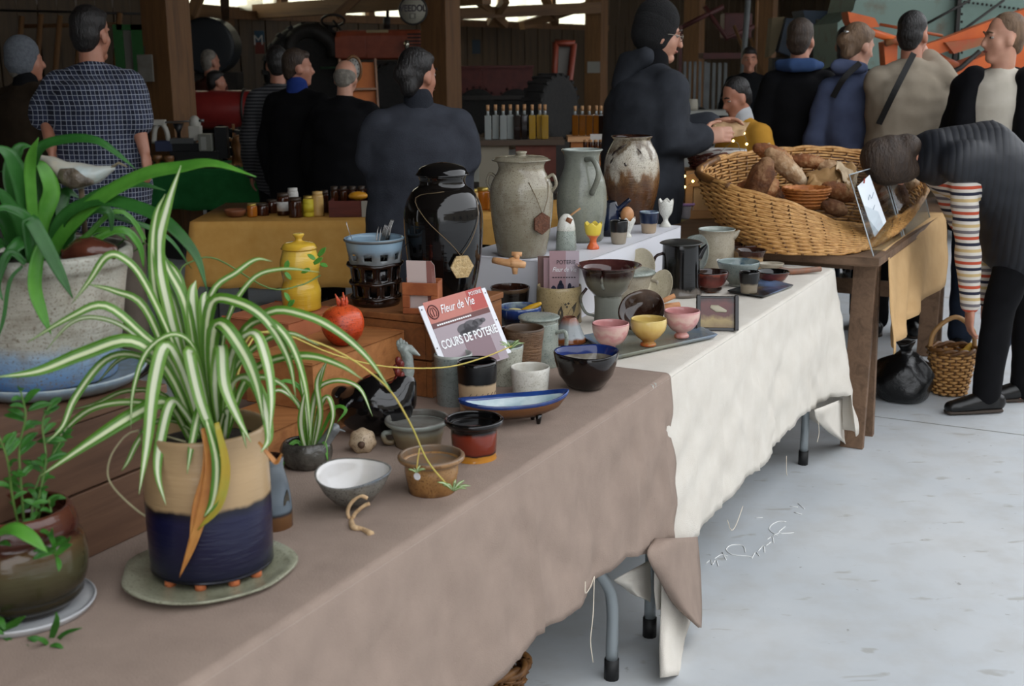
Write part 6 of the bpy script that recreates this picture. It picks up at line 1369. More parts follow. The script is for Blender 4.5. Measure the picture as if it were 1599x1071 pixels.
# twisted wooden column lamp and other turned pieces
M_turn = wood('turned_wood', '#6b4426', '#8f6238', '#7d5430', axis=2, scale=10, rough=.4)
def turned(label, px, Y, prof, cat='ornament', name='turned_wood_piece', twist=0):
    p = gp(px, Y); s = S(p); bm = bmesh.new(); n = 24; R_ = []
    for r, h in [(q.x, q.y) for q in catmull([(a, b, 0) for a, b in prof], 6)]:
        R_.append([Vector((math.cos(a) * r * s * (1 + (.16 * math.cos(3 * (a + h * twist)) if twist else 0)), math.sin(a) * r * s * (1 + (.16 * math.cos(3 * (a + h * twist)) if twist else 0)), h * s)) for a in [k * 2 * PI / n for k in range(n)]])
    rings(bm, R_); tag(mk(name, bm, M_turn, None, loc=p), label, cat, 'turned pieces on the green table')
turned('spirally carved wooden lamp column on the green table', 376, 8.95, [(13, 0), (14, 4), (12, 8), (12, 42), (10, 46), (4, 48)], twist=.09)
turned('turned wooden pepper mill on the green table', 396, 9.1, [(8, 0), (8, 6), (5, 12), (6, 30), (7, 44), (5, 48), (7, 54), (4, 58)])
turned('small turned goblet beside the lathe', 246, 8.85, [(7, 0), (5, 4), (4, 8), (8, 14), (7, 20)]); turned('small turned bowl at the near edge of the green table', 264, 8.8, [(9, 0), (10, 4), (7, 8), (8, 16), (7, 20)]); turned('low turned box beside the small bowl', 232, 8.9, [(7, 0), (8, 6), (6, 10), (3, 12)])
bx_ = thing('zigzag_shelf', 'little zigzag wooden shelf standing on the green table', 'shelf', gp(358, 9.1)); s = S(bx_.location)
for k in range(4): bx('slat', tuple(q * s for q in (-10 + 3 * (k % 2), 10 + 3 * (k % 2), -4, 4, 8 + k * 14, 13 + k * 14)), M_turn if k % 2 == 0 else M_lk, bx_, rot=(0, .2, 0))
bx('upright', tuple(q * s for q in (8, 11, -4, 4, 0, 62)), M_turn, bx_)
tt_ = thing('toy_train', 'wooden toy train on the white cloth behind the twisted column', 'toy', Vector((PY(415, 245, 9.4).x + .05, 9.45, GT))); s = S(tt_.location)
bx('train_base', tuple(q * s for q in (-12, 14, -5, 5, 3, 12)), M_turn, tt_, bev=.003); bx('cab', tuple(q * s for q in (2, 12, -5, 5, 12, 22)), M_turn, tt_, bev=.003); tb('boiler', [(-12 * s, 0, 16 * s), (4 * s, 0, 16 * s)], 4 * s, M_turn, tt_, 12); tb('chimney', [(-8 * s, 0, 18 * s), (-8 * s, 0, 30 * s)], 2.5 * s, M_turn, tt_, 8)
for x in (-8, 2, 10): tb('wheel', [(x * s, -6 * s, 4 * s), (x * s, -4 * s, 4 * s)], 4 * s, M_lk, tt_, 12)
# ---------------------------------------------------------------- shelf of bottles behind
SHY = 7.4; SHZ = 1.54 - (214 - 87) / 1900 * SHY
cab = thing('drinks_shelf', 'brown and white display counter carrying the oil bottles', 'counter', Vector((PY(810, 200, SHY).x, SHY, 0)))
bx('shelf_tray', (-.27, .27, -.12, .16, SHZ - .03, SHZ), mat('tray_brown', '#4a3a2c', .6), cab); bx('red_case', (-.02, .22, -.1, .14, .80, SHZ - .031), mat('case_red', '#5c2e22', .7, '#6b372a', 14), cab); bx('white_case', (-.24, -.06, -.09, .14, .74, SHZ - .031), mat('case_white', '#8f8878', .7), cab)
bx('counter_body', (-.6, .55, -.2, .5, 0, .74), mat('counter_dark', '#3a332c', .8), cab)
def bottle_mat(name, c):
    t = NT(name); t.col(c); t.set(Roughness=.08); t.b.inputs['Coat Weight'].default_value = .8; t.b.inputs['Transmission Weight'].default_value = .25; return t.m
MBo = [bottle_mat('oil_clear', '#9fa5a4'), bottle_mat('oil_dark', '#1c0f0a'), bottle_mat('oil_yellow', '#a8852c'), bottle_mat('oil_amber', '#7a4a14')]
def bottle(px, Y, z, w, h, k, label, grp):
    p = Vector((PY(px, 200, Y).x, Y, z)); s = S(p); hw = w / 2 * s; o = thing('oil_bottle', label, 'bottle', p, 0, grp)
    bx('bottle_body', (-hw, hw, -hw, hw, 0, h * .70 * s), MBo[k], o, bev=hw * .25); tb('neck', [(0, 0, h * .69 * s), (0, 0, h * .84 * s)], [hw * .45, hw * .4], MBo[0], o, 10); tb('cork', [(0, 0, h * .83 * s), (0, 0, h * s)], hw * .48, M_cork, o, 10)
ordn = ('first', 'second', 'third', 'fourth', 'fifth', 'sixth', 'seventh', 'eighth', 'ninth')
for k, (a, c) in enumerate(((762, 0), (774, 0), (786, 0), (797, 0), (808, 1), (819, 1), (831, 2), (843, 2), (851, 2))):
    bottle(a, SHY - .04 + .03 * (k % 2), SHZ + .001, 10.5, 53, c, f'{ordn[k]} bottle from the left, corked {("clear", "dark", "golden oil")[c]} bottle on the shelf tray', 'corked bottles on the shelf tray')
for k, (a, c) in enumerate(((898, 3), (909, 3), (920, 3), (931, 3), (938, 1))):
    bottle(a, SHY + .4, SHZ - .01, 10, 46, c, f'{ordn[k]} from the left of the amber bottles beside the beanie man', 'amber bottles beside the beanie man')
sh2 = thing('bottle_stand', 'wooden stand under the amber bottles', 'stand', Vector((PY(925, 200, SHY + .4).x, SHY + .4, 0))); bx('stand_top', (-.16, .16, -.12, .12, SHZ - .04, SHZ - .011), M_tapw, sh2); bx('stand_body', (-.14, .14, -.1, .1, 0, SHZ - .04), wood('stand_wood', '#a5622c', '#b87538', '#9c5a28', scale=5), sh2)
rk = thing('spice_rack', 'little wooden rack of jars with a white card beside the beanie man', 'rack', Vector((PY(930, 232, 7.0).x, 7.0, SHZ - .09))); s = S(rk.location)
bx('rack_box', tuple(q * s for q in (-20, 20, -8, 8, 0, 8)), M_turn, rk); bx('rack_rail', tuple(q * s for q in (-20, 20, -9, -8, 12, 16)), M_turn, rk)
for k in range(5): jar(914 + k * 8, 225, 6.98, SHZ - .09 + .03, 7, 22, M_hd, M_cork, f'{ordn[k]} little corked jar from the left in the spice rack', 'jar', 'jars in the spice rack', 'spice_jar')
bx('white_card', tuple(q * s for q in (-8, 12, 6, 6.6, 20, 38)), M_wlab, rk); bx('rack_stand', tuple(q * s for q in (-24, 24, -10, 10, -60, -1)), MC['stand_wood'], rk); bx('rack_foot', (-.08, .08, -.04, .04, -rk.location.z, -.22), MC['stand_wood'], rk)
# crate with the dark red basket beside the beanie man
wc = thing('pine_crate', 'pale pine crate under the dark red bread basket', 'crate', Vector((PY(1112, 300, 5.75).x, 5.75, BT + .002))); 
for d in ((-.14, .14, -.1, -.088, 0, .04), (-.14, .14, -.1, -.088, .15, .21), (-.14, -.105, -.1, -.088, .04, .15), (.105, .14, -.1, -.088, .04, .15), (-.14, .14, .088, .1, 0, .21), (-.14, -.128, -.088, .088, 0, .21), (.128, .14, -.088, .088, 0, .21), (-.14, .14, -.1, .1, .21, .222)): bx('board', d, mat('pine', '#c2905a', .6, '#b07f4c', 10, stretch=(.3, 1, 4)), wc, bev=.002)
bx('back_panel', (-.10, .10, -.088, -.08, .04, .15), mat('pine_panel', '#c9a06c', .7), wc)
st = thing('side_table', 'dark side table behind the bread basket', 'table', Vector((wc.location.x - .05, 5.9, 0))); bx('tabletop', (-.45, .3, -.25, .3, BT - .04, BT), mat('side_cloth', '#9a8a5c', .8), st)
for x in (-.4, .26):
    for y in (-.2, .26): bx('leg', (x - .02, x + .02, y - .02, y + .02, 0, BT - .04), M_lk, st)
rb = thing('red_basket', 'dark red wicker basket with a white lining on the pine crate', 'basket', Vector((PY(1118, 250, 5.75).x, 5.75, BT + .225))); s = S(rb.location)
R1 = [Vector((38 * s * math.cos(a), 24 * s * math.sin(a), .004)) for a in [k * PI / 5 for k in range(10)]]; R2 = [Vector((44 * s * math.cos(a), 30 * s * math.sin(a), 24 * s)) for a in [k * PI / 5 for k in range(10)]]
wicker(rb, R1, R2, 24, 7, .005, M_wickr, .007)
bm = bmesh.new(); lathe(bm, [(.001, 10 * s), (36 * s, 12 * s), (42 * s, 27 * s), (46 * s, 30 * s), (47 * s, 24 * s), (45 * s, 23 * s), (43 * s, 24 * s), (36 * s, 10 * s), (.001, 8 * s)], 32, 2, wob=.06, sy=.68); mk('cloth_lining', bm, M_wc, rb)
o, s = pot('paper_cup', 'silver cup with a lilac rim beside the pine crate', 'cup', 1074, 327, [(10, 0), (11, 12), (12, 20)], mat('cup_silver', '#a9a4a8', .4), z=BT + .002); o.location = Vector((PY(1074, 320, 5.62).x, 5.68, BT + .002))
bm = bmesh.new(); tube(bm, [(12 * s * math.cos(a), 12 * s * math.sin(a), 21 * s) for a in [k * 2 * PI / 24 for k in range(24)]], 2.2 * s, 6, True); mk('lilac_rim', bm, mat('lilac', '#b08ac0', .5), o)
# string of tiny lamps round the crate
fl_ = thing('string_lights', 'tiny warm string lights around the pine crate', 'lights', PY(1069, 292, 5.6))
lm = NT('fairy_glow'); lm.b.inputs['Emission Color'].default_value = (1, .75, .25, 1); lm.b.inputs['Emission Strength'].default_value = 6; lm.col('#ffd070')
pts = [(1082, 283), (1069, 292), (1069, 275), (1100, 262), (1145, 220), (1158, 240), (1166, 225), (1162, 208)]
tb('wire', [PY(a, b, 5.62) - fl_.location for a, b in pts], .0012, mat('wire_grey', '#6a6a60', .5), fl_, 5, 3)
for a, b in pts[:1] + pts[1:3] + pts[4:]: 
    bm = bmesh.new(); ell(bm, PY(a, b, 5.615) - fl_.location, (.006,) * 3, u=8, v=6); mk('bulb', bm, lm.m, fl_)

# wicker basket stored under the near table
ub = thing('storage_basket', 'brown wicker basket half hidden under the beige cloth', 'basket', P(776, 1092, .001))
wicker(ub, [Vector((.055 * math.cos(a), .055 * math.sin(a), .004)) for a in [k * PI / 5 for k in range(10)]], [Vector((.075 * math.cos(a), .075 * math.sin(a), .10)) for a in [k * PI / 5 for k in range(10)]], 18, 9, .0055, M_wick2, .009, mstake=M_wick2)
# ================================================================ PEOPLE
def remesh(name, bm, m, parent, voxel, smooth, loc=None, rz=0, bumpy=0):
    me = bpy.data.meshes.new(name); bmesh.ops.recalc_face_normals(bm, faces=bm.faces); bm.to_mesh(me); bm.free()
    o = bpy.data.objects.new(name + '_tmp', me)
    r = o.modifiers.new('r', 'REMESH'); r.mode = 'VOXEL'; r.voxel_size = voxel; r.use_smooth_shade = True
    s = o.modifiers.new('s', 'SMOOTH'); s.factor = .5; s.iterations = smooth
    me2 = bake(o); bpy.data.meshes.remove(me)
    me2.name = name; me2.materials.clear(); me2.materials.append(m)
    if bumpy:
        nrm = [v.normal.copy() for v in me2.vertices]
        for v, nv in zip(me2.vertices, nrm):
            c = v.co.copy(); q = noise.noise(Vector((c.x * 7, c.y * 7, c.z * 16))) + .6 * noise.noise(Vector((c.x * 12 + c.z * 9, c.y * 12, c.z * 9 + 4)))
            v.co = c + nv * q * bumpy
    for p in me2.polygons: p.use_smooth = True
    ob = link(bpy.data.objects.new(name, me2)); ob.parent = parent
    if loc is not None: ob.location = loc; ob.rotation_euler.z = rz
    return ob
M_skin = mat('skin', '#b07c66', .5, '#a87058', 14); M_skin2 = mat('skin_light', '#c09078', .5, '#b5826c', 14); M_eye = mat('eye_white', '#8f867e', .3); M_iris = mat('iris', '#2a1c14', .1); M_lip = mat('lips', '#8f5348', .5)
HB = mat('hair_brown', '#2a1d14', .6, '#3a2a1c', 40, bump=.8, bs=120, stretch=(1, 1, .3)); HK = mat('hair_black', '#0e0b0a', .5, '#1a1412', 40, bump=.8, bs=120, stretch=(1, 1, .3)); HG = mat('hair_grey', '#6a645c', .7, '#8a847a', 40, bump=.8, bs=120); HL = mat('hair_light_brown', '#5a4430', .6, '#7a6048', 40, bump=.8, bs=120, stretch=(1, 1, .3))
M_jean = fabric('denim', '#1c222e', '#232b3a', wr=.5); M_tblk = fabric('black_trousers', '#0c0c0e', '#111114', wr=.5); M_tgry = fabric('taupe_trousers', '#6b6056', '#756a5f', wr=.5); M_shoe = mat('shoe_black', '#0c0b0b', .35, coat=.2)
def hand(bm, w, d, n, sgn, curl=.35, k=1.0, spread=.1, pinch=0):
    d = d.normalized(); n = (n - d * n.dot(d)).normalized(); s = d.cross(n) * sgn
    loft(bm, [w, w + d * .045 * k, w + d * .088 * k], [(.030 * k, .019 * k), (.040 * k, .017 * k), (.040 * k, .013 * k)], s, 12)
    for i, L in enumerate((.070, .079, .074, .058)):
        o = (-.029 + i * .0195) * k; p = w + d * .085 * k - s * o; dd = (d + s * (-o / k) * spread * 8).normalized(); pts = [p]
        for j, f in enumerate((.45, .32, .23)):
            a = curl * (j + .8); q = dd * math.cos(a) + n * math.sin(a); p = p + q * L * f * k; pts.append(p)
        loft(bm, pts, [.0088 * k, .0082 * k, .0076 * k, .0065 * k], s, 8)
    p0 = w + d * .022 * k + s * .028 * k; p1 = p0 + (d * .6 + s * .7 + n * .3).normalized() * .042 * k; p2 = p1 + (d * .9 + s * (.25 - pinch) + n * (.3 + pinch)).normalized() * .03 * k; p3 = p2 + (d + n * (.2 + pinch)).normalized() * .022 * k
    loft(bm, [p0, p1, p2, p3], [.013 * k, .0105 * k, .0095 * k, .0075 * k], s, 8)
def person(label, X, Y, h, yaw=0, lean=0, headyaw=0, headpitch=0, hair='short', hairm=None, skin=None, top=None, topn='jacket', trous=None, g=.0, hem=.80, arms=None, rolled=False, face=False, hi=False, bulk=1.0, bumpy=.006, topw=None, legs=None, headside=0, collar=None, vox=.014, stance=.10, sleevem=None, cuff=None, armk=1.0):
    k = h / 1.75; M = Matrix.Translation((X, Y, 0)) @ Matrix.Rotation(math.radians(yaw), 4, 'Z'); MI = M.inverted()
    lean = math.radians(lean); z0 = .93 * k
    seg = [(.15, .45), (.22, .8), (.13, 1), (.055, 1.0)]
    sp_ = [Vector((0, 0, z0))]; ups = []
    for L, f in seg:
        a = lean * f; u = Vector((0, math.sin(a), math.cos(a))); ups.append(u); sp_.append(sp_[-1] + u * L * k)
    up = ups[-1]; fw = Vector((0, up.z, -up.y)); pel, wai, che, sho, nek = sp_
    HA_ = lean * (.5 if lean < 1 else .9) + math.radians(headpitch)
    HM = Matrix.Translation(nek + up * .135 * k + fw * .02 * k) @ Matrix.Rotation(math.radians(headyaw), 4, 'Z') @ Matrix.Rotation(math.radians(headside), 4, 'Y') @ Matrix.Rotation(-HA_, 4, 'X') @ Matrix.Scale(k, 4)
    J = {}
    for sg, sd in ((-1, 'L'), (1, 'R')):
        s_ = sho + Vector((sg * .150 * k * bulk ** .6, 0, 0)) - up * .045 * k; e = s_ + Vector((sg * .075, -.02, -.28)) * k; w = e + Vector((sg * .0, .07, -.245)) * k; hd = Vector((0, .12, -1)); hn = Vector((-sg, .1, 0))
        if arms and sd in arms:
            A = arms[sd]; e = MI @ Vector(A[0]); w = MI @ Vector(A[1]); hd = MI.to_3x3() @ Vector(A[2]); hn = MI.to_3x3() @ Vector(A[3]) if len(A) > 3 else hn
        an = Vector((sg * stance * k, 0, .09 * k)); kn = Vector((sg * (stance + .0) * k, .02 * k, .50 * k)); hp_ = pel + Vector((sg * .09 * k, 0, -.02 * k))
        if legs and sd in legs: kn = MI @ Vector(legs[sd][0]); an = MI @ Vector(legs[sd][1])
        J[sd] = (s_, e, w, hd, hn, hp_, kn, an)
    X1 = Vector((1, 0, 0))
    def torso(bm, m_, lo, tw=1.0):
        b = bulk * tw
        pts = [pel + (pel - wai).normalized() * (.93 - lo) * k if lo < .9 else pel, pel, wai, che, sho - up * .03 * k, nek - up * .03 * k]
        loft(bm, pts, [((.165 * b) * k + m_, (.12 * b) * k + m_), ((.17 * b) * k + m_, (.125 * b) * k + m_), ((.155 * b) * k + m_, (.115 * b) * k + m_), ((.165 * b) * k + m_, (.122 * b) * k + m_), ((.145 * b) * k + m_ * .8, (.10 * b) * k + m_ * .8), (.06 * k + m_ * .4, .062 * k + m_ * .4)], X1, 20)
    # ---- body
    bm = bmesh.new(); torso(bm, -.02, .93)
    def E(c, r): ell(bm, (0, 0, 0), r, M=HM @ Matrix.Translation(c)) if False else _E(bm, HM, c, r)
    for c, r in (((0, -.012, .045), (.074, .094, .086)), ((0, .026, -.015), (.061, .066, .088)), ((0, .058, -.088), (.032, .030, .026)), ((.036, .046, -.02), (.026, .028, .032)), ((-.036, .046, -.02), (.026, .028, .032)), ((0, .080, .032), (.046, .014, .011)), ((.073, -.006, -.008), (.010, .021, .031)), ((-.073, -.006, -.008), (.010, .021, .031)), ((0, .084, -.056), (.021, .010, .009))): E(c, r)
    loft(bm, [HM @ Vector(q) for q in ((0, .088, .018), (0, .102, -.010), (0, .108, -.026))], [.008 * k, .011 * k, .012 * k], X1, 8)
    loft(bm, [HM @ Vector((0, -.018, -.05)), nek - up * .02 * k], [.052 * k, .060 * k], X1, 14)
    for sd, sg in (('L', -1), ('R', 1)):
        s_, e, w, hd, hn, hp_, kn, an = J[sd]
        loft(bm, [s_, s_.lerp(e, .5), e, e.lerp(w, .35), w], [.045 * k, .043 * k, .037 * k, .036 * k, (.026 * k)], X1, 12); hand(bm, w, hd, hn, sg, k=k)
        loft(bm, [hp_, hp_.lerp(kn, .5), kn, kn.lerp(an, .4), an, an - Vector((0, -.03, .04)) * k], [.075 * k, .062 * k, .05 * k, .048 * k, .036 * k, .034 * k], X1, 10)
    body = remesh('person', bm, skin or M_skin, None, .0062 if hi else .010, 3, (X, Y, 0), math.radians(yaw)); tag(body, label, 'person')
    # ---- hair / hat
    if hair:
        bm = bmesh.new()
        if hair in ('short', 'bun', 'long', 'crop', 'bald', 'mop'):
            q = 1.0 if hair != 'crop' else .97
            if hair != 'bald': _E(bm, HM, (0, -.020, .058), (.079 * q, .093 * q, .086 * q))
            _E(bm, HM, (0, -.048, .012), (.072 * q, .064 * q, .075 * q)) if hair != 'bald' else _E(bm, HM, (0, -.034, .012), (.079, .083, .062)); _E(bm, HM, (0, -.06, -.035), (.055 * q, .04 * q, .04))
            if hair == 'short': _E(bm, HM, (0, .04, .095), (.06, .045, .03))
            if hair == 'mop': _E(bm, HM, (0, .006, .015), (.097, .104, .112)); _E(bm, HM, (0, .05, -.03), (.080, .06, .09)); _E(bm, HM, (0, -.04, -.06), (.08, .06, .07))
            if hair == 'bun': _E(bm, HM, (0, -.105, .02), (.05, .045, .05)); _E(bm, HM, (.02, -.09, -.04), (.045, .035, .05)); _E(bm, HM, (0, .03, .085), (.066, .055, .04))
            if hair == 'long': loft(bm, [HM @ Vector(q_) for q_ in ((0, -.05, .03), (0, -.075, -.06), (0, -.08, -.16), (0, -.07, -.24))], [(.078 * k, .05 * k), (.075 * k, .045 * k), (.06 * k, .035 * k), (.03 * k, .02 * k)], X1, 14); _E(bm, HM, (0, .03, .085), (.066, .055, .04))
            remesh('hair', bm, hairm or HB, body, .010, 2, bumpy=.003)
        elif hair == 'beanie':
            _E(bm, HM, (0, -.022, .066), (.088, .106, .104)); _E(bm, HM, (0, -.030, .03), (.086, .098, .07)); o = remesh('beanie', bm, hairm, body, .010, 2, bumpy=.002)
            bm = bmesh.new(); loft(bm, [HM @ Vector((0, -.030, .0)), HM @ Vector((0, -.022, .045))], [(.090 * k, .106 * k), (.092 * k, .110 * k)], X1, 24); remesh('beanie_cuff', bm, hairm, body, .009, 2)
            if not face or hairm is not None and hairm.name.startswith('beanie_grey'):
                bm = bmesh.new(); _E(bm, HM, (0, -.06, -.04), (.064, .05, .06)); remesh('hair', bm, HG, body, .012, 2, bumpy=.003)
    if face:
        for sx in (-1, 1):
            bm = bmesh.new(); _E(bm, HM, (sx * .030, .0715, .012), (.0125, .0115, .0085)); ey = mk('eye', bm, M_eye, body); bm = bmesh.new(); _E(bm, HM, (sx * .030, .0800, .012), (.0055, .0045, .0055)); mk('iris', bm, M_iris, ey)
            bm = bmesh.new(); loft(bm, [HM @ Vector((sx * .014, .093, .036)), HM @ Vector((sx * .034, .090, .041)), HM @ Vector((sx * .05, .078, .035))], [.004 * k, .005 * k, .003 * k], X1, 6); mk('eyebrow', bm, hairm if hairm and 'hair' in hairm.name else HB, body)
        bm = bmesh.new(); loft(bm, [HM @ Vector((-.022, .087, -.056)), HM @ Vector((0, .094, -.054)), HM @ Vector((.022, .087, -.056))], [.003 * k, .0065 * k, .003 * k], X1, 8); mk('lips', bm, M_lip, body)
    # ---- clothes
    if top:
        bm = bmesh.new(); torso(bm, .012 + g, hem, topw or 1.0)
        for sd in ('L', 'R'):
            s_, e, w, hd, hn = J[sd][:5]; ro = rolled if isinstance(rolled, bool) else sd in rolled; end = e.lerp(w, .12) if ro else w - (w - e).normalized() * .005
            m_ = .016 + g * .7
            pts = [s_, s_.lerp(e, .5), e] + ([end] if ro else [e.lerp(w, .5), end]); rr = [.05 * k + m_, .047 * k + m_, .042 * k + m_] + ([.044 * k + m_] if ro else [.038 * k + m_, .027 * k + m_])
            loft(bm, pts, [q * armk for q in rr], X1, 14)
            ell(bm, s_, (.048 * k + m_,) * 3); loft(bm, [nek - up * .035 * k, (nek - up * .02 * k).lerp(s_, .5), s_], [(.05 * k + g * .5, .05 * k + g * .5), .052 * k + g * .6, .05 * k + g * .6], Vector((0, 1, 0)), 12)
        o = remesh(topn, bm, top, body, vox, 5, bumpy=bumpy)
    if collar:
        bm = bmesh.new(); loft(bm, [nek - up * .045 * k, nek + up * .03 * k], [(.085 * k, .085 * k), (.072 * k, .074 * k)], X1, 18); remesh(collar[1], bm, collar[0], body, .012, 3, bumpy=.004)
    bm = bmesh.new(); loft(bm, [pel - Vector((0, 0, .05)) * k, pel, pel.lerp(wai, .6)], [(.175 * k * bulk, .13 * k * bulk), (.18 * k * bulk, .135 * k * bulk), (.165 * k * bulk, .12 * k * bulk)], X1, 20)
    for sd in ('L', 'R'):
        hp_, kn, an = J[sd][5:]; loft(bm, [hp_, hp_.lerp(kn, .5), kn, kn.lerp(an, .5), an + Vector((0, 0, .0))], [.095 * k, .088 * k, .072 * k, .068 * k, .066 * k], X1, 14)
    remesh('trousers', bm, trous or M_tblk, body, .015, 4, bumpy=.005)
    for sd in ('L', 'R'):
        an = J[sd][7]; b = an.copy(); b.z = 0; fz = an.z - .09 * k
        bm = bmesh.new(); loft(bm, [b + Vector((0, -.06, .05)) * k, b + Vector((0, .02, .055)) * k, b + Vector((0, .11, .042)) * k, b + Vector((0, .17, .034)) * k], [(.038 * k, .045 * k), (.042 * k, .05 * k), (.045 * k, .036 * k), (.036 * k, .028 * k)], X1, 12); loft(bm, [b + Vector((0, -.02, .06)) * k, b + Vector((0, -.01, .14)) * k], [.045 * k, .042 * k], X1, 12)
        for v in bm.verts: v.co.z = max(v.co.z, .004)
        so = remesh('shoe', bm, M_shoe, body, .009, 2)
        bm = bmesh.new(); loft(bm, [b + Vector((0, -.07, .012)) * k, b + Vector((0, .05, .012)) * k, b + Vector((0, .18, .012)) * k], [(.036 * k, .012 * k), (.04 * k, .012 * k), (.034 * k, .012 * k)], X1, 12); mk('sole', bm, mat('shoe_sole', '#3a3028', .8), so)
    return body, HM, J, M, nek
def _E(bm, HM, c, r):
    res = bmesh.ops.create_uvsphere(bm, u_segments=16, v_segments=10, radius=1)
    for x in res['verts']: x.co = HM @ (Vector(c) + Vector((x.co.x * r[0], x.co.y * r[1], x.co.z * r[2])))
def gx(px, Y): return PY(px, 90, Y).x
# plaid shirt
def plaid():
    t = NT('plaid_cotton'); t.set(Roughness=.9); v = t.tex('Object'); x = t.sep(v)
    def lines(c, per, w):
        f = t.math('FRACT', t.math('MULTIPLY', c, 1 / per)); return t.math('LESS_THAN', f, w)
    xx = t.math('ADD', x[0], t.math('MULTIPLY', x[1], .9)); a = lines(xx, .0225, .13); b = lines(x[2], .0225, .13)
    c1 = lines(xx, .045, .5); c2 = lines(x[2], .045, .5)
    base = t.mix(t.math('MULTIPLY', t.math('ADD', c1, c2), .4), '#14182a', '#2e3650')
    t.col(t.mix(t.math('MULTIPLY', t.math('MINIMUM', t.math('ADD', a, b), 1), .75), base, '#aab0bc')); t.bump(t.noise(v, 9, 3), .5, .03); return t.m
person('broad man in a navy plaid shirt with rolled sleeves, seen from behind', gx(143, 5.85), 5.85, 1.77, yaw=-6, hair='short', hairm=HK, top=plaid(), topn='plaid_shirt', trous=M_tgry, g=.035, hem=.86, rolled=True, hi=True, bulk=1.12, headyaw=-12, bumpy=.008,
       arms={'R': (PY(211, 178, 5.8), PY(226, 238, 5.75), (.12, -.05, -1), (-1, .2, 0)), 'L': (PY(72, 172, 5.85), PY(80, 232, 5.7), (.1, -.1, -1), (1, .2, 0))})
person('person in a grey knitted beanie and dark brown coat at the far left', gx(36, 7.2), 7.2, 1.64, yaw=-30, hair='beanie', hairm=mat('beanie_grey', '#5a5f66', .9, '#6a6f76', 60, bump=.6, bs=150), top=fabric('brown_coat', '#2a2118', '#33291e', wr=.5), topn='coat', g=.045, hem=.72, bulk=1.15, headyaw=-30, collar=(fabric('black_scarf', '#0d0d0f', '#121214'), 'scarf'))
# people in black before the white table
person('person in black with short brown hair and a blue collar', gx(462, 7.6), 7.6, 1.58, yaw=-20, hair='short', hairm=HB, top=fabric('black_wool', '#08080a', '#0c0c0e', wr=.4), topn='coat', g=.035, hem=.6, bulk=1.1, headyaw=-50, collar=(fabric('blue_collar', '#1c2f6a', '#24397a'), 'blue_collar'))
person('balding person in a black jumper leaning towards the clock display', gx(532, 7.3), 7.3, 1.52, yaw=-10, lean=8, hair='bald', hairm=HG, skin=M_skin2, top=fabric('black_jersey', '#09090b', '#0d0d10', wr=.4), topn='jumper', g=.035, hem=.7, bulk=1.15, headpitch=15)
def stripes(name, cols, per, axis=2):
    t = NT(name); t.set(Roughness=.9); x = t.sep(t.tex('Object'))[axis]; f = t.math('FRACT', t.math('MULTIPLY', x, 1 / per)); n = len(cols)
    t.col(t.ramp(f, [(i / n, c) for i, c in enumerate(cols)], 'CONSTANT')); t.bump(t.noise(t.tex('Object'), 10, 3), .4, .02); return t.m
person('person in a thin-striped jersey half hidden behind the black coat', gx(432, 8.2), 8.2, 1.60, yaw=10, hair='short', hairm=HK, top=stripes('jersey_stripe', ['#16161a', '#4a4a4c'], .022), topn='striped_jersey', g=.02)
# grey sweater
person('dark-haired woman in a charcoal knitted sweater, seen from behind', gx(652, 5.15), 5.15, 1.565, yaw=4, hair='bun', hairm=HK, top=fabric('charcoal_knit', '#34363d', '#3e4149', weave=220, bump=.6, wr=.3), topn='sweater', g=.045, hem=.78, bulk=1.22, headyaw=-42, collar=(fabric('charcoal_collar', '#24262c', '#2d3037', weave=220, bump=.6), 'roll_neck'), face=True,
       arms={'L': (PY(583, 245, 5.1), PY(610, 268, 5.35), (.4, 1, -.2), (0, 0, -1)), 'R': (PY(722, 245, 5.1), PY(700, 268, 5.35), (-.4, 1, -.2), (0, 0, -1))})
# man in black beanie, handing out bread
MB_ = fabric('navy_sweat', '#2c2e33', '#36393f', weave=300, wr=.6)
by = 5.65
bw = person('man in a black beanie and dark hooded sweatshirt holding a paper bag', gx(1003, by), by, 1.75, yaw=-62, lean=7, hair='beanie', hairm=mat('beanie_black', '#0a0a0b', .95, '#101012', 60, bump=.5, bs=150), top=MB_, topn='hooded_sweatshirt', g=.035, hem=.80, bulk=1.12, headyaw=-22, headpitch=6, hi=True, face=True, trous=M_jean, skin=M_skin2, collar=(fabric('black_snood', '#0b0b0d', '#0f0f12', wr=.6), 'snood'),
       arms={'R': (PY(1045, 228, by - .18), PY(1095, 214, by - .12), (1, -.05, .12), (.1, 1, -.3)), 'L': (PY(1040, 215, by + .16), PY(1108, 196, by + .05), (1, -.2, .25), (.1, -.6, -1))})
HMb = bw[1]
bm = bmesh.new(); loft(bm, [HMb @ Vector((-.08, -.06, -.10)), HMb @ Vector((0, -.10, -.14)), HMb @ Vector((.08, -.06, -.10))], [.045, .06, .045], Vector((0, 0, 1)), 12); loft(bm, [HMb @ Vector((0, -.11, -.13)), HMb @ Vector((0, -.15, -.25))], [(.10, .05), (.05, .03)], Vector((1, 0, 0)), 12); remesh('hood', bm, MB_, bw[0], .014, 4, bumpy=.006)
gl = bmesh.new()
for sx in (-1, 1): tube(gl, [HMb @ Vector((sx * .032 + .022 * math.cos(a), .098, .008 + .016 * math.sin(a))) for a in [k * PI / 8 for k in range(16)]], .0018, 5, True); tube(gl, [HMb @ Vector((sx * .054, .097, .012)), HMb @ Vector((sx * .074, .04, .014)), HMb @ Vector((sx * .076, -.01, .008))], .0018, 5)
tube(gl, [HMb @ Vector((-.011, .099, .012)), HMb @ Vector((.011, .099, .012))], .0018, 5); mk('spectacles', gl, mat('spectacle_frame', '#8a8478', .3, metal=.5), bw[0])
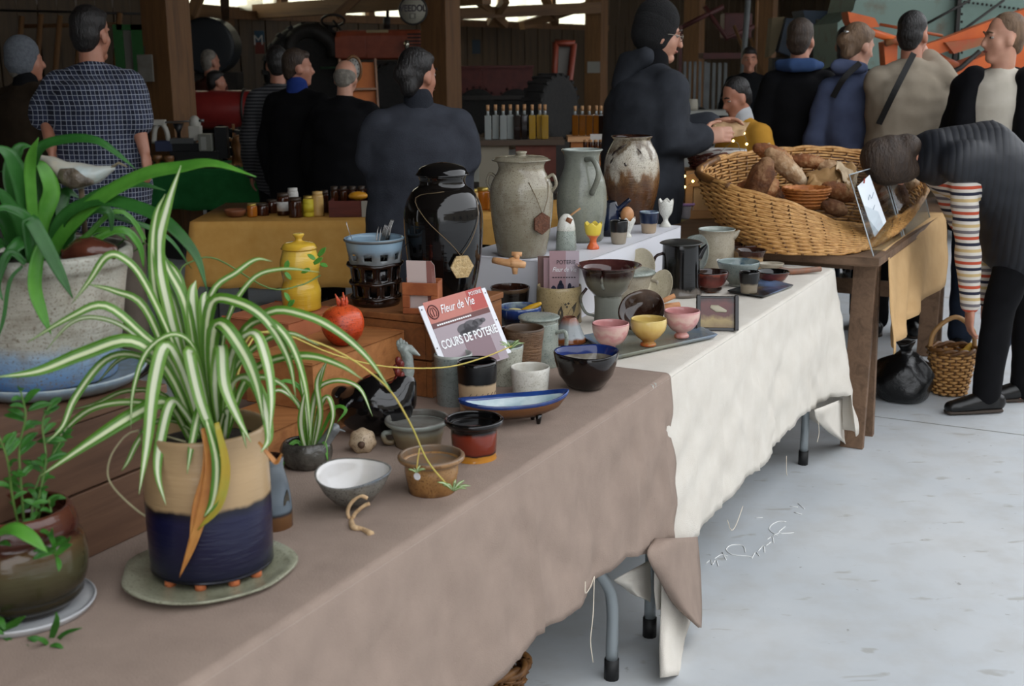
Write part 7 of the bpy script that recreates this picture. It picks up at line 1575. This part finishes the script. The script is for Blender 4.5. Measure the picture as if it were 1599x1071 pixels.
crumple('paper_bag', 'flat brown paper bag in the hands of the beanie man', 'paper bag', ((1118, 188, .08), (1170, 190, .1), (1160, 212, -.02), (1106, 206, -.04)), mat('bag_tan', '#b0906a', .8), by - .08, .02)
# boy reaching
person('child with short dark hair and a mustard top behind the bread crate', gx(1178, 6.6), 6.6, 1.42, yaw=120, lean=12, hair='crop', hairm=HK, top=fabric('mustard_top', '#b07f2c', '#bd8c38', wr=.4), topn='mustard_top', g=.02, headpitch=14, face=True, headyaw=-10, collar=(fabric('grey_hood', '#a9abae', '#b5b7ba'), 'grey_hood'))
# far onlooker
person('distant onlooker in dark clothes with a shoulder strap', gx(1170, 11.5), 11.5, 1.58, yaw=175, hair='short', hairm=HK, top=fabric('dark_parka', '#0c0d0f', '#121316', wr=.4), topn='parka', g=.04, face=True, skin=M_skin)
# group at the orange machine
hb_ = person('young man in a black jacket with a blue hood', gx(1250, 7.15), 7.15, 1.72, yaw=-8, hair='short', hairm=HB, top=fabric('black_softshell', '#0b0b0d', '#101013', wr=.5), topn='jacket', g=.025, bulk=.94, headyaw=-22, hem=.76)
HMx = hb_[1]; bm = bmesh.new(); loft(bm, [HMx @ Vector((-.12, 0, -.13)), HMx @ Vector((-.09, -.09, -.125)), HMx @ Vector((0, -.13, -.13)), HMx @ Vector((.09, -.09, -.125)), HMx @ Vector((.12, 0, -.13))], [.03, .04, .045, .04, .03], Vector((0, 0, 1)), 12); remesh('blue_hood', bm, fabric('blue_hood', '#33486e', '#3d5580', wr=.5), hb_[0], .012, 12, bumpy=.012)
person('person with long dark hair standing behind the woman in blue', gx(1322, 8.4), 8.4, 1.70, yaw=-10, hair='long', hairm=HK, top=fabric('dark_top', '#101114', '#15171b'), topn='jacket', g=.03)
bj = person('woman in a blue-grey hooded jacket with a hair clip', gx(1338, 6.85), 6.85, 1.685, yaw=-24, hair='bun', hairm=HL, top=fabric('blue_grey_jacket', '#48506a', '#525c78', wr=.6), topn='jacket', g=.018, bulk=.84, headyaw=-40, headpitch=12, hem=.74, skin=M_skin2, trous=M_jean, bumpy=.010)
HMx = bj[1]; bm = bmesh.new(); loft(bm, [HMx @ Vector((-.10, -.02, -.12)), HMx @ Vector((0, -.12, -.13)), HMx @ Vector((.10, -.02, -.12))], [.035, .05, .035], Vector((0, 0, 1)), 12); remesh('jacket_hood', bm, MC['blue_grey_jacket'], bj[0], .012, 12, bumpy=.012)
bm = bmesh.new(); ell(bm, HMx @ Vector((.03, -.135, .06)), (.016, .008, .008)); mk('hair_clip', bm, mat('clip', '#b5b5b5', .25, metal=.8), bj[0])
def strap(body, A, B, C_, m, Mw):
    pts = [Mw.inverted() @ q for q in (A, B, C_)]; bm = bmesh.new(); R_ = []
    P_ = catmull(pts, 8)
    for i, p in enumerate(P_):
        t = (P_[min(i + 1, len(P_) - 1)] - P_[max(i - 1, 0)]).normalized(); n_ = (Mw.inverted().to_3x3() @ Vector((0, -1, 0))); s = t.cross(n_).normalized() * .016; R_.append([p - s, p - s + n_ * .004, p + s + n_ * .004, p + s])
    rings(bm, R_); mk('shoulder_strap', bm, m, body, False)
M_strap = mat('strap_black', '#0a0a0b', .7)
bs_ = person('man in a beige sweatshirt with a black bag strap across his back', gx(1424, 6.6), 6.6, 1.74, yaw=-14, hair='crop', hairm=HK, top=fabric('beige_sweat', '#8f8474', '#9a8f7f', weave=300, wr=.7), topn='sweatshirt', g=.04, bulk=1.06, headyaw=-25, hem=.80, bumpy=.011,
       arms={'R': (PY(1489, 148, 6.5), PY(1450, 98, 6.7), (-.3, .3, 1), (-.6, .6, 0)), 'L': (PY(1382, 165, 6.65), PY(1388, 225, 6.75), (0, .2, -1))})
strap(bs_[0], PY(1427, 83, 6.42), PY(1398, 140, 6.385), PY(1372, 194, 6.47), M_strap, bs_[3]); strap(bj[0], PY(1343, 98, 6.72), PY(1318, 122, 6.715), PY(1300, 152, 6.77), M_strap, bj[3])
# right-hand man facing left
rm = person('man in an open black jacket over a white shirt, looking to the side', gx(1566, 6.15), 6.15, 1.715, yaw=150, hair='crop', hairm=HL, skin=M_skin2, top=fabric('white_tee', '#b9b2a4', '#c4bdb0', wr=.5), topn='white_shirt', g=.0, bulk=1.0, headyaw=-58, hem=.80, face=True, trous=M_jean)
def open_jacket(res, m):
    body, HMr, J, Mr, nek = res; bm = bmesh.new(); MI = Mr.inverted(); k = .99
    for sd, sg in (('L', -1), ('R', 1)):
        s_, e, w = J[sd][:3]; loft(bm, [s_, s_.lerp(e, .5), e, e.lerp(w, .5), w], [.085, .083, .075, .068, .05], Vector((1, 0, 0)), 14)
        loft(bm, [Vector((sg * .15, -.01, .72)), Vector((sg * .15, -.01, .95)), Vector((sg * .148, -.01, 1.2)), Vector((sg * .125, -.01, 1.40))], [(.09, .18), (.09, .178), (.09, .172), (.07, .11)], Vector((1, 0, 0)), 16)
        ell(bm, s_, (.095, .095, .085))
    loft(bm, [Vector((0, -.10, .72)), Vector((0, -.10, 1.1)), Vector((0, -.08, 1.42))], [(.2, .07), (.2, .07), (.12, .05)], Vector((1, 0, 0)), 16)
    remesh('open_jacket', bm, m, body, .014, 4, bumpy=.006)
open_jacket(rm, fabric('black_fleece', '#0b0b0e', '#111115', wr=.4))
# people far behind the first post
person('grey-haired man in a dull red top behind the red tank', gx(326, 11.6), 11.6, 1.60, yaw=-40, hair='crop', hairm=HG, top=fabric('dull_red', '#4a2a22', '#55312a'), g=.02)
person('dark-haired person beside the grey-haired man behind the tank', gx(333, 11.0), 11.0, 1.42, yaw=-60, hair='short', hairm=HK, top=fabric('dark_fleece', '#0e0e10', '#131316'), g=.02)
# woman bending over the shopping basket
wy = 5.12
hipx = PY(1592, 330, wy).x; hz = PY(1592, 345, wy).z
M_quilt = None
def quilt():
    t = NT('quilted_navy'); t.set(Roughness=.6); v = t.tex('Object'); x = t.sep(v); f = t.math('ABSOLUTE', t.math('SINE', t.math('MULTIPLY', t.math('ADD', x[1], t.math('MULTIPLY', x[0], .35)), 110))); t.col(t.ramp(f, [(0, '#0c0e13'), (.2, '#12151c'), (1, '#151820')])); t.bump(f, .25, .006); return t.m
bend = person('woman bending over in a quilted navy gilet and striped sleeves', hipx, wy, 1.66, yaw=98, lean=82, hair='mop', hairm=HB, top=stripes('bright_stripes', ['#b9a070', '#c9c2b8', '#1a1c30', '#c9c2b8', '#b0472c', '#c9c2b8', '#6a6468', '#c9c2b8'], .105), topn='striped_top', g=.012, bulk=1.1, hi=True, trous=M_tblk, headpitch=28, stance=.09, armk=.78, bumpy=.008,
    arms={'L': (PY(1512, 405, wy - .14), PY(1515, 478, wy - .12), (.02, -.02, -1), (1, 0, 0)), 'R': (PY(1535, 400, wy + .14), PY(1540, 470, wy + .12), (0, 0, -1), (1, 0, 0))},
    legs={'L': (PY(1560, 480, wy - .02), PY(1540, 612, wy - .02)), 'R': (PY(1606, 480, wy + .16), PY(1600, 606, wy + .16))})
body, HMq, J, Mq, nek = bend
bm = bmesh.new(); k = 1.66 / 1.75; pel = Vector((0, 0, .93 * k)); a = math.radians(82)
q0 = pel + Vector((0, -.02, -.12)); 
pts = [q0, pel, pel + Vector((0, math.sin(a * .45), math.cos(a * .45))) * .14, J['L'][0].lerp(J['R'][0], .5) - Vector((0, .14, 0)), J['L'][0].lerp(J['R'][0], .5) + Vector((0, .03, .02))]
loft(bm, pts, [(.215, .18), (.225, .19), (.215, .18), (.22, .18), (.16, .12)], Vector((1, 0, 0)), 20)
for sd in 'LR': ell(bm, J[sd][0] + Vector((0, -.02, .01)), (.085, .12, .095))
remesh('quilted_gilet', bm, quilt(), body, .014, 5, bumpy=.006)
# ================================================================ MACHINES AND CLUTTER AT THE BACK
M_tor = mat('tractor_red', '#8a3a1e', .45, '#9c4626', 10); M_tdk = mat('machine_dark', '#17130f', .6, '#221c16', 12); M_chr = mat('headlamp', '#c9c5b4', .1, metal=.9); M_rub = mat('tyre_rubber', '#141312', .85, '#1e1c1a', 30, bump=.5, bs=60)
def B3(x0, x1, y0, y1, Y, d, m, parent, name, bev=0):
    a = PY(x0, y1, Y) - parent.location; b = PY(x1, y0, Y) - parent.location
    return bx(name, (min(a.x, b.x), max(a.x, b.x), a.y, a.y + d, min(a.z, b.z), max(a.z, b.z)), m, parent, bev=bev)
def at0(px, Y): return Vector((PY(px, 100, Y).x, Y, 0))
def T3(parent, pts, Y, r, m, name, n=8, sm=1): return tb(name, [PY(a, b, Y) - parent.location for a, b in pts], r, m, parent, n, sm)
def wheel(parent, px, py, Y, R, w, hubm, name='wheel', rz=0):
    c = PY(px, py, Y) - parent.location; RT = Matrix.Translation(c) @ Matrix.Rotation(rz, 4, 'Z') @ Matrix.Rotation(PI / 2, 4, 'X')
    bm = bmesh.new(); lathe(bm, [(R * .62, -w / 2), (R * .92, -w / 2), (R, -w * .25), (R, w * .25), (R * .92, w / 2), (R * .62, w / 2)], 40, 2, M=RT); o = mk(name, bm, M_rub, parent)
    bm = bmesh.new()
    for k in range(22):
        a = k * 2 * PI / 22; box(bm, R * .93, R * 1.03, -R * .05, R * .05, -w * .5, w * .5, M=RT @ Matrix.Rotation(a, 4, 'Z'))
    mk('tread_lug', bm, M_rub, o, False)
    bm = bmesh.new(); lathe(bm, [(.001, -w * .2), (R * .2, -w * .3), (R * .5, -w * .2), (R * .64, -w * .45), (R * .64, w * .3), (.001, w * .2)], 32, 1, M=RT); mk('hub', bm, hubm, o)
    return o
# tractor
tY = 13.6; t = thing('tractor', 'old dark red tractor with round headlamps beyond the stalls', 'tractor', at0(590, tY))
B3(524, 662, 46, 94, tY, .62, M_tor, t, 'hood', .06); B3(530, 655, 94, 112, tY + .05, .5, M_tdk, t, 'engine'); B3(655, 668, 48, 96, tY + .02, .58, M_tor, t, 'grille_frame', .02)
for k in range(7): B3(636, 662, 52 + k * 5.4, 54.5 + k * 5.4, tY - .012, .012, M_tdk, t, 'grille_slat')
B3(572, 606, 46.5, 51, tY - .012, .012, mat('badge_cream', '#a08a62', .5), t, 'badge'); B3(524, 570, 58, 90, tY - .008, .01, M_tor, t, 'side_panel'); B3(574, 630, 58, 90, tY - .008, .01, M_tor, t, 'side_panel')
for px in (635, 667):
    bm = bmesh.new(); ell(bm, PY(px, 70, tY - .06) - t.location, (.035, .06, .055)); mk('headlamp', bm, M_chr, t)
T3(t, [(604, 45), (604, 26)], tY + .2, .04, M_tdk, 'exhaust'); T3(t, [(605, 26), (606, 6)], tY + .2, .018, M_tdk, 'exhaust_tip')
T3(t, [(455, 100), (452, 70), (470, 50), (495, 50), (520, 70), (522, 90)], tY + .1, .09, M_tdk, 'mudguard', 8, 4); wheel(t, 486, 112, tY + .25, .52, .3, M_tor, 'rear_wheel', .25); wheel(t, 612, 138, tY - .05, .27, .18, M_tor, 'front_wheel', .25)
bm = bmesh.new(); tube(bm, [PY(520 + 18 * math.cos(a), 32 + 9 * math.sin(a), tY + .2 * math.sin(a)) - t.location for a in [k * PI / 12 for k in range(24)]], .014, 6, True); mk('steering_wheel', bm, M_tdk, t); T3(t, [(520, 32), (535, 50)], tY + .1, .014, M_tdk, 'steering_column')
B3(500, 540, 110, 150, tY + .2, .4, M_tdk, t, 'gearbox'); T3(t, [(500, 106), (640, 104)], tY - .05, .012, mat('green_rod', '#3a5a44', .6), 'side_rod')
# round enamel sign
vs = thing('round_sign', 'round white enamel sign reading VEEDOL hanging by the post', 'sign', PY(645, 16, 12.1)); R = 21 * S(vs.location)
bm = bmesh.new(); lathe(bm, [(.001, -.01), (R, -.01), (R, .01), (.001, .01)], 40, 1, M=Matrix.Rotation(PI / 2, 4, 'X')); mk('disc', bm, mat('enamel_white', '#8d897c', .4), vs)
bm = bmesh.new(); tube(bm, [(R * math.cos(a), 0, R * math.sin(a)) for a in [k * 2 * PI / 40 for k in range(40)]], .012, 6, True); mk('sign_rim', bm, M_tdk, vs)
text('VEEDOL', R * .66, M_ptd, vs, (.0, -.013, R * .12), (PI / 2, 0, 0), .82, ext=.002, bold=.03)
bx('emblem', (-R * .3, R * .2, -.014, -.0105, -R * .62, -R * .22), mat('emblem_grey', '#5a564c', .5), vs); bx('emblem_bar', (-R * .16, R * .06, -.017, -.0141, -R * .55, -R * .28), MC['enamel_white'], vs)
tb('hanger', [(0, 0, R), (0, 0, 4.65 - vs.location.z)], .006, M_tdk, vs, 6)
# red tank
tk = thing('red_tank', 'horizontal red oil tank behind the lathe', 'tank', at0(340, 10.9)); zc = PY(340, 172, 10.9).z; r = .17
bm = bmesh.new(); loft(bm, [Vector((-.36, 0, zc)), Vector((.28, 0, zc))], [r, r], Vector((0, 1, 0)), 28); mk('tank_shell', bm, mat('tank_red', '#7a2220', .35, '#8a2c28', 6), tk)
for x in (-.3, .22): bm = bmesh.new(); tube(bm, [(x, (r + .004) * math.cos(a), zc + (r + .004) * math.sin(a)) for a in [k * PI / 16 for k in range(32)]], .012, 6, True); mk('tank_band', bm, M_tdk, tk)
for x in (-.28, .2): bx('stand_leg', (x - .03, x + .03, -.12, .12, 0, zc - r + .03), M_tdk, tk)
dr = thing('dark_drum', 'big dark round machine housing hanging in shade beyond the first post', 'machine', at0(330, 13.2)); zc = PY(330, 72, 13.2).z
bm = bmesh.new(); lathe(bm, [(.001, -.2), (.26, -.2), (.29, -.15), (.29, .15), (.26, .2), (.001, .2)], 36, 2, M=Matrix.Translation((0, 0, zc)) @ Matrix.Rotation(PI / 2, 4, 'X')); mk('drum', bm, mat('drum_blue', '#1a1f24', .5), dr); bx('drum_frame', (-.3, .3, -.15, .15, 0, zc - .27), M_tdk, dr)
# red trailer
rt = thing('red_trailer', 'dark red farm trailer with panelled sides in the distance', 'trailer', at0(790, 16))
for k in range(3): B3(716 + k * 39, 753 + k * 39, 106, 150, 16, .05, mat('trailer_red', '#4a1a16', .6, '#58221c', 8), rt, 'side_panel')
B3(714, 834, 102, 107, 15.97, .1, MC['trailer_red'], rt, 'top_rail'); B3(714, 834, 149, 156, 15.97, .1, M_tdk, rt, 'chassis'); B3(716, 832, 106, 150, 16.9, .05, MC['trailer_red'], rt, 'far_side'); wheel(rt, 745, 172, 16.1, .3, .2, M_tor); wheel(rt, 806, 172, 16.1, .3, .2, M_tor)
# big loose wheel and red frame
tw = thing('loose_tyre', 'big upright tractor tyre behind the oil bottles', 'tyre', at0(855, 10.2)); zc = PY(860, 168, 10.2).z; wheel(tw, 860, 168, 10.2, .27, .2, mat('hub_rust', '#3a2c1e', .7), 'tyre', .9)
bx('tyre_stand', (-.15, .2, -.1, .15, 0, zc - .27), M_tdk, tw)
rf = thing('framed_panel', 'leaning red frame with a pale panel beside the tyre', 'panel', at0(880, 11.5))
T3(rf, [(868, 66), (864, 150)], 11.5, .03, mat('frame_red', '#7d3420', .5), 'frame_bar', 4); T3(rf, [(896, 68), (886, 160), (890, 170)], 11.5, .03, MC['frame_red'], 'frame_bar', 4); T3(rf, [(866, 67), (898, 68)], 11.5, .03, MC['frame_red'], 'frame_bar', 4); B3(870, 890, 72, 150, 11.55, .02, mat('panel_pale', '#6a6660', .7), rf, 'pale_panel'); T3(rf, [(866, 150), (868, 420)], 11.5, .02, M_tdk, 'prop'); T3(rf, [(888, 160), (886, 420)], 11.5, .02, M_tdk, 'prop')
# sloping display board with a clock
cb = thing('clock_display', 'sloping orange wooden display board with shelves', 'display', Vector((PY(565, 200, 9.5).x, 9.5, .765)))
zt = PY(560, 94, 9.8).z - .765; M_orp = mat('orange_panel', '#b5601c', .6, '#c46c24', 8)
def tilt(o): o.rotation_euler = (math.radians(-12), 0, math.radians(14)); return o
sub = tilt(bx('panel', (-.13, .13, 0, .02, 0, zt), M_orp, cb))
for z in (.02, .2, .36, .52): bx('ledge', (-.13, .13, -.05, .0, z, z + .015), M_turn, sub)
for x in (-.145, .13): bx('side_rail', (x, x + .015, -.05, .02, 0, zt + .02), M_turn, sub)
for k in range(6): 
    o = thing('small_trinket', f'{ordn[k]} little pale trinket along the display board ledges', 'trinket', cb.location + Vector((-.09 + .035 * (k % 4), -.06 + .01 * k, .05 + .165 * (k // 2))), 0, 'trinkets on the display board'); bm = bmesh.new(); lathe(bm, [(.001, -.02), (.014, -.02), (.016, .0), (.008, .02), (.001, .024)], 12, 2); mk('trinket_body', bm, mat('trinket', '#b09a7c', .5), o)
ck_ = thing('wall_clock', 'round wooden clock with a white face at the top of the display', 'clock', PY(552, 108, 9.35)); r = .105
bm = bmesh.new(); lathe(bm, [(.001, -.02), (r, -.02), (r, .015), (r * .8, .015), (r * .78, .006), (.001, .006)], 36, 1, sx=.62, M=Matrix.Rotation(PI / 2, 4, 'X')); mk('clock_case', bm, M_turn, ck_)
bm = bmesh.new(); lathe(bm, [(.001, .007), (r * .76, .007), (r * .76, .009), (.001, .009)], 36, 1, sx=.62, M=Matrix.Rotation(PI / 2, 4, 'X')); mk('clock_face', bm, mat('face_white', '#b5b2aa', .5), ck_)
for k in range(12): a = k * PI / 6; bx('hour_mark', (-.003, .003, -.0115, -.0095, -.006, .006), M_ptd, ck_, loc=(r * .62 * .6 * math.sin(a), 0, r * .62 * math.cos(a)))
tb('clock_hand', [(0, -.013, 0), (.015, -.013, .04)], .003, M_ptd, ck_, 5); tb('clock_hand', [(0, -.013, 0), (.0, -.013, -.03)], .003, M_ptd, ck_, 5)
# green framed board, poles, papers on the left
gb = thing('green_framed_board', 'pale notice board with a green frame behind the plaid shirt', 'board', at0(200, 10.4))
B3(186, 214, 46, 118, 10.4, .02, mat('board_pale', '#6f6c64', .7), gb, 'board_face'); M_grn = mat('frame_green', '#1f5a24', .5)
for a, b, c, d in ((182, 222, 38, 47), (210, 222, 38, 122), (182, 190, 38, 122), (182, 222, 116, 124)): B3(a, b, c, d, 10.38, .03, M_grn, gb, 'frame_bar')
for x in (186, 218): T3(gb, [(x, 120), (x, 360)], 10.42, .02, M_tdk, 'board_leg')
lr = thing('pole_rack', 'rack of leaning wooden poles against the side wall', 'rack', at0(100, 10.8))
for a, b, c, d in ((34, 25, 28, 80), (64, 22, 56, 90), (94, 24, 80, 110), (128, 20, 110, 120), (187, 20, 176, 80), (150, 22, 140, 110)): T3(lr, [(a, b), (c - 20, d + 300)], 10.8, .025, M_timber, 'pole', 6)
T3(lr, [(36, 41), (190, 38)], 10.85, .02, M_timber, 'cross_rail', 6); T3(lr, [(0, 16), (230, 22)], 10.9, .012, M_tdk, 'cross_rail', 6)
pp = thing('hanging_sacks', 'pale sacking hung on the first timber post', 'sack', PY(227, 106, 9.3)); B3(216, 237, 85, 128, 9.3, .03, mat('sack', '#57534a', .9, '#64605a', 14), pp, 'sack_cloth', .008); tb('hook', [(0, .0, .1), (0, .02, .16)], .004, M_tdk, pp, 6)
yc = thing('yellow_crate', 'yellow plastic crate on a stand behind the plaid shirt', 'crate', at0(231, 9.9)); B3(224, 239, 155, 171, 9.9, .2, mat('crate_yellow', '#8a741c', .5), yc, 'crate_side', .004); B3(222, 241, 171, 173, 9.88, .24, mat('crate_yellow', '#8a741c', .5), yc, 'crate_lip'); B3(224, 239, 174, 380, 9.9, .2, M_tdk, yc, 'stand')
# small posters and notices
def notice(label, x0, x1, y0, y1, Y, cols, txt=None):
    o = thing('wall_notice', label, 'notice', PY((x0 + x1) / 2, (y0 + y1) / 2, Y)); n = len(cols)
    for k, c in enumerate(cols): B3(x0, x1, y0 + (y1 - y0) * k / n, y0 + (y1 - y0) * (k + 1) / n, Y, .008, mat('notice_' + c.strip('#'), c, .6), o, 'sheet')
    return o
wY = lambda px: (lambda d: d.y * ((WV + .03) / d.dot(VA)))(ray(px, 70))
o = notice('small blue and red poster on the plank wall', 396, 412, 48, 84, wY(404) - .05, ['#3a5668', '#7a3a30']); text('M', .16, M_wlab, o, (0, -.012, .02), (PI / 2, 0, 0))
notice('dark framed notice on the plank wall beyond the post', 730, 750, 62, 84, wY(740) - .05, ['#20303a'])
notice('white paper notice fixed to the timber post', 917, 937, 96, 114, 18.9, ['#77756e'])
# machinery behind the beanie man
dm = thing('seed_drill', 'dark red farm machine with grey hopper panels behind the beanie man', 'machine', at0(1110, 15))
M_dr = mat('drill_red', '#3f1512', .6, '#4c1c18', 8); M_gp = mat('grey_sheet', '#6c6f6e', .5, '#5c5f5f', 5)
B3(1098, 1182, 82, 92, 15, .4, M_dr, dm, 'top_beam'); B3(1172, 1182, 82, 180, 15, .2, M_dr, dm, 'side_post'); B3(1058, 1066, 40, 190, 15, .2, M_dr, dm, 'side_post')
for k in range(5): B3(1066 + k * 8, 1072 + k * 8, 96, 172, 15.1, .05, M_gp, dm, 'sheet_rib')
for k in range(4): B3(1102 + k * 9, 1109 + k * 9, 98, 172, 15.1, .05, M_gp, dm, 'sheet_rib')
B3(1050, 1185, 172, 200, 15.15, .5, M_tdk, dm, 'machine_bed'); wheel(dm, 1080, 205, 15, .3, .15, M_tdk); wheel(dm, 1160, 205, 15, .3, .15, M_tdk); T3(dm, [(1100, 10), (1135, 60), (1180, 40)], 15.3, .03, M_dr, 'linkage'); T3(dm, [(1060, 45), (1130, 10)], 15.3, .03, M_dr, 'linkage')
B3(1130, 1175, 20, 60, 15.4, .3, M_dr, dm, 'hopper', .02)
for k, (a, b, c, d) in enumerate(((1168, 0, 1160, 90), (1146, 40, 1205, 200), (1172, 60, 1212, 190), (1182, 0, 1178, 120))):
    o = thing('leaning_pole', ('grey metal pole leaning behind the onlooker', 'thin dark pole slanting past the onlooker', 'thin wooden pole slanting beside the dark post', 'upright thin pole beside the dark post')[k], 'pole', at0(c, 12.6 + .2 * k)); T3(o, [(a, b), (c + (c - a) * .8, d + 110)], 12.6 + .2 * k, .018 if k != 0 else .03, M_gp if k == 0 else M_timber, 'shaft', 8)
wb = thing('white_bench', 'pale plank bench behind the hands of the beanie man', 'bench', at0(1108, 10.5)); zt = PY(1108, 172, 10.5).z; bx('plank', (-.28, .28, -.12, .12, zt - .04, zt), mat('plank_white', '#8a8a84', .6), wb)
for x in (-.24, .24): bx('leg', (x - .02, x + .02, -.08, .08, 0, zt - .04), M_tdk, wb)
o, s = pot('enamel_pot', 'small cream tins standing on the pale bench', 'tin', 1062, 168, [(9, 0), (9, 14)], mat('tin_cream', '#8f8a7c', .5), z=zt + .001); o.location = Vector((PY(1065, 168, 10.5).x + .08, 10.5, zt + .001))
# teal thresher and orange loader at the right
th = thing('teal_thresher', 'tall pale teal threshing machine behind the visitors', 'machine', at0(1450, 11.2)); M_teal = mat('teal_paint', '#6f877e', .55, '#63796f', 3, bump=.1, bs=10); M_teal2 = mat('teal_paint_rust', '#748a80', .6, '#6a5a48', 5, lo=.55, hi=.8)
def poly(parent, px, Y, d, m, name):
    bm = bmesh.new(); a = [bm.verts.new(PY(x, y, Y) - parent.location) for x, y in px]; b = [bm.verts.new(PY(x, y, Y) - parent.location + Vector((0, d, 0))) for x, y in px]; bm.faces.new(a); bm.faces.new(b[::-1]); n = len(px)
    for k in range(n): bm.faces.new((a[k], b[k], b[(k + 1) % n], a[(k + 1) % n]))
    return mk(name, bm, m, parent, False)
poly(th, [(1352, -60), (1494, -60), (1494, 118), (1308, 118), (1308, 36), (1332, 16)], 11.2, .9, M_teal2, 'side_panel'); poly(th, [(1498, -60), (1720, -60), (1720, 118), (1498, 118)], 11.15, .9, M_teal, 'side_panel')
B3(1493, 1499, -40, 120, 11.1, .05, M_tdk, th, 'seam_strip'); poly(th, [(1308, 35), (1352, 32), (1352, 112), (1308, 112)], 11.12, .06, M_teal, 'end_panel'); B3(1300, 1720, 118, 300, 11.6, .5, M_tdk, th, 'undercarriage')
for k in range(14): 
    bm = bmesh.new(); ell(bm, PY(1506 + k * 7, 3 + k * .9, 11.12) - th.location, (.012,) * 3, u=6, v=4); mk('rivet', bm, M_tdk, th)
for k in range(9):
    bm = bmesh.new(); ell(bm, PY(1502, 10 + k * 12, 11.12) - th.location, (.012,) * 3, u=6, v=4); mk('rivet', bm, M_tdk, th)
for p_ in (((1445, 38), (1515, 0)), ((1452, 85), (1568, 0))): T3(th, [p_[0], p_[1]], 10.9, .012, M_tdk, 'brace_rod', 6)
for x in (1330, 1680): wheel(th, x, 240, 11.4, .4, .12, M_tdk)
ol = thing('orange_loader', 'bright orange farm loader with sloping arms behind the visitors', 'machine', at0(1500, 9.9)); M_or = mat('loader_orange', '#d0601c', .4, '#c05416', 6); M_or2 = mat('loader_orange_worn', '#a5441c', .5, '#8f5a34', 8)
poly(ol, [(1444, 70), (1470, 62), (1560, 28), (1620, 8), (1620, 34), (1560, 54), (1455, 88)], 9.9, .14, M_or, 'loader_arm'); poly(ol, [(1476, 66), (1540, 58), (1548, 66), (1490, 84)], 9.85, .1, M_or2, 'deflector'); poly(ol, [(1324, 18), (1366, 28), (1374, 42), (1332, 44), (1326, 32)], 9.95, .2, M_or, 'chute_head')
T3(ol, [(1330, 40), (1398, 62)], 9.95, .03, M_or, 'chute_rod'); T3(ol, [(1374, 38), (1472, 56)], 9.95, .012, M_or2, 'chute_rod'); T3(ol, [(1382, 66), (1400, 62), (1470, 92), (1494, 104)], 9.95, .035, M_or2, 'lower_arm')
poly(ol, [(1464, 92), (1494, 104), (1560, 78), (1620, 60), (1620, 190), (1466, 200)], 9.95, .3, M_or, 'body_panel'); B3(1472, 1500, 194, 214, 9.8, .3, M_or, ol, 'gear_case', .03); poly(ol, [(1380, 66), (1402, 60), (1400, 120), (1384, 120)], 10.0, .15, M_or, 'front_panel')
T3(ol, [(1466, 165), (1474, 205)], 9.85, .02, M_or, 'lever'); T3(ol, [(1470, 120), (1500, 106), (1530, 80)], 9.88, .02, M_tdk, 'black_bar'); B3(1466, 1640, 200, 330, 10.1, .3, M_tdk, ol, 'loader_base')
for x in (1480, 1600): wheel(ol, x, 300, 9.9, .28, .14, M_tdk)
bh = thing('blue_hopper', 'dark blue-grey hopper with a pale plate behind the hooded man', 'machine', at0(1290, 12.5)); M_bl = mat('hopper_blue', '#2e3b4a', .5, '#37465a', 6)
poly(bh, [(1254, 16), (1330, 18), (1318, 58), (1264, 58)], 12.5, .5, M_bl, 'hopper'); B3(1275, 1303, 30, 38, 12.45, .03, mat('plate_tan', '#5c5a4a', .6), bh, 'name_plate'); B3(1262, 1320, 58, 260, 12.6, .4, M_tdk, bh, 'hopper_frame'); poly(bh, [(1206, 28), (1226, 26), (1210, 82), (1200, 90)], 12.9, .2, mat('sheet_ochre', '#6a5c40', .7), 'shield_plate'); poly(bh, [(1228, 28), (1256, 30), (1240, 90), (1216, 80)], 12.8, .2, M_bl, 'shield_plate'); B3(1200, 1262, 90, 250, 12.9, .2, M_tdk, bh, 'stand')
# crisp packet carried by the right-hand visitor
crumple('snack_bag', 'white printed plastic bag held beside the man in black', 'bag', ((1462, 218, .02), (1488, 216, .03), (1490, 252, 0), (1466, 254, 0)), mat('snack_print', '#b9b5ae', .4, '#9a5a4c', 40, lo=.55, hi=.7), 6.35, .03, 8)
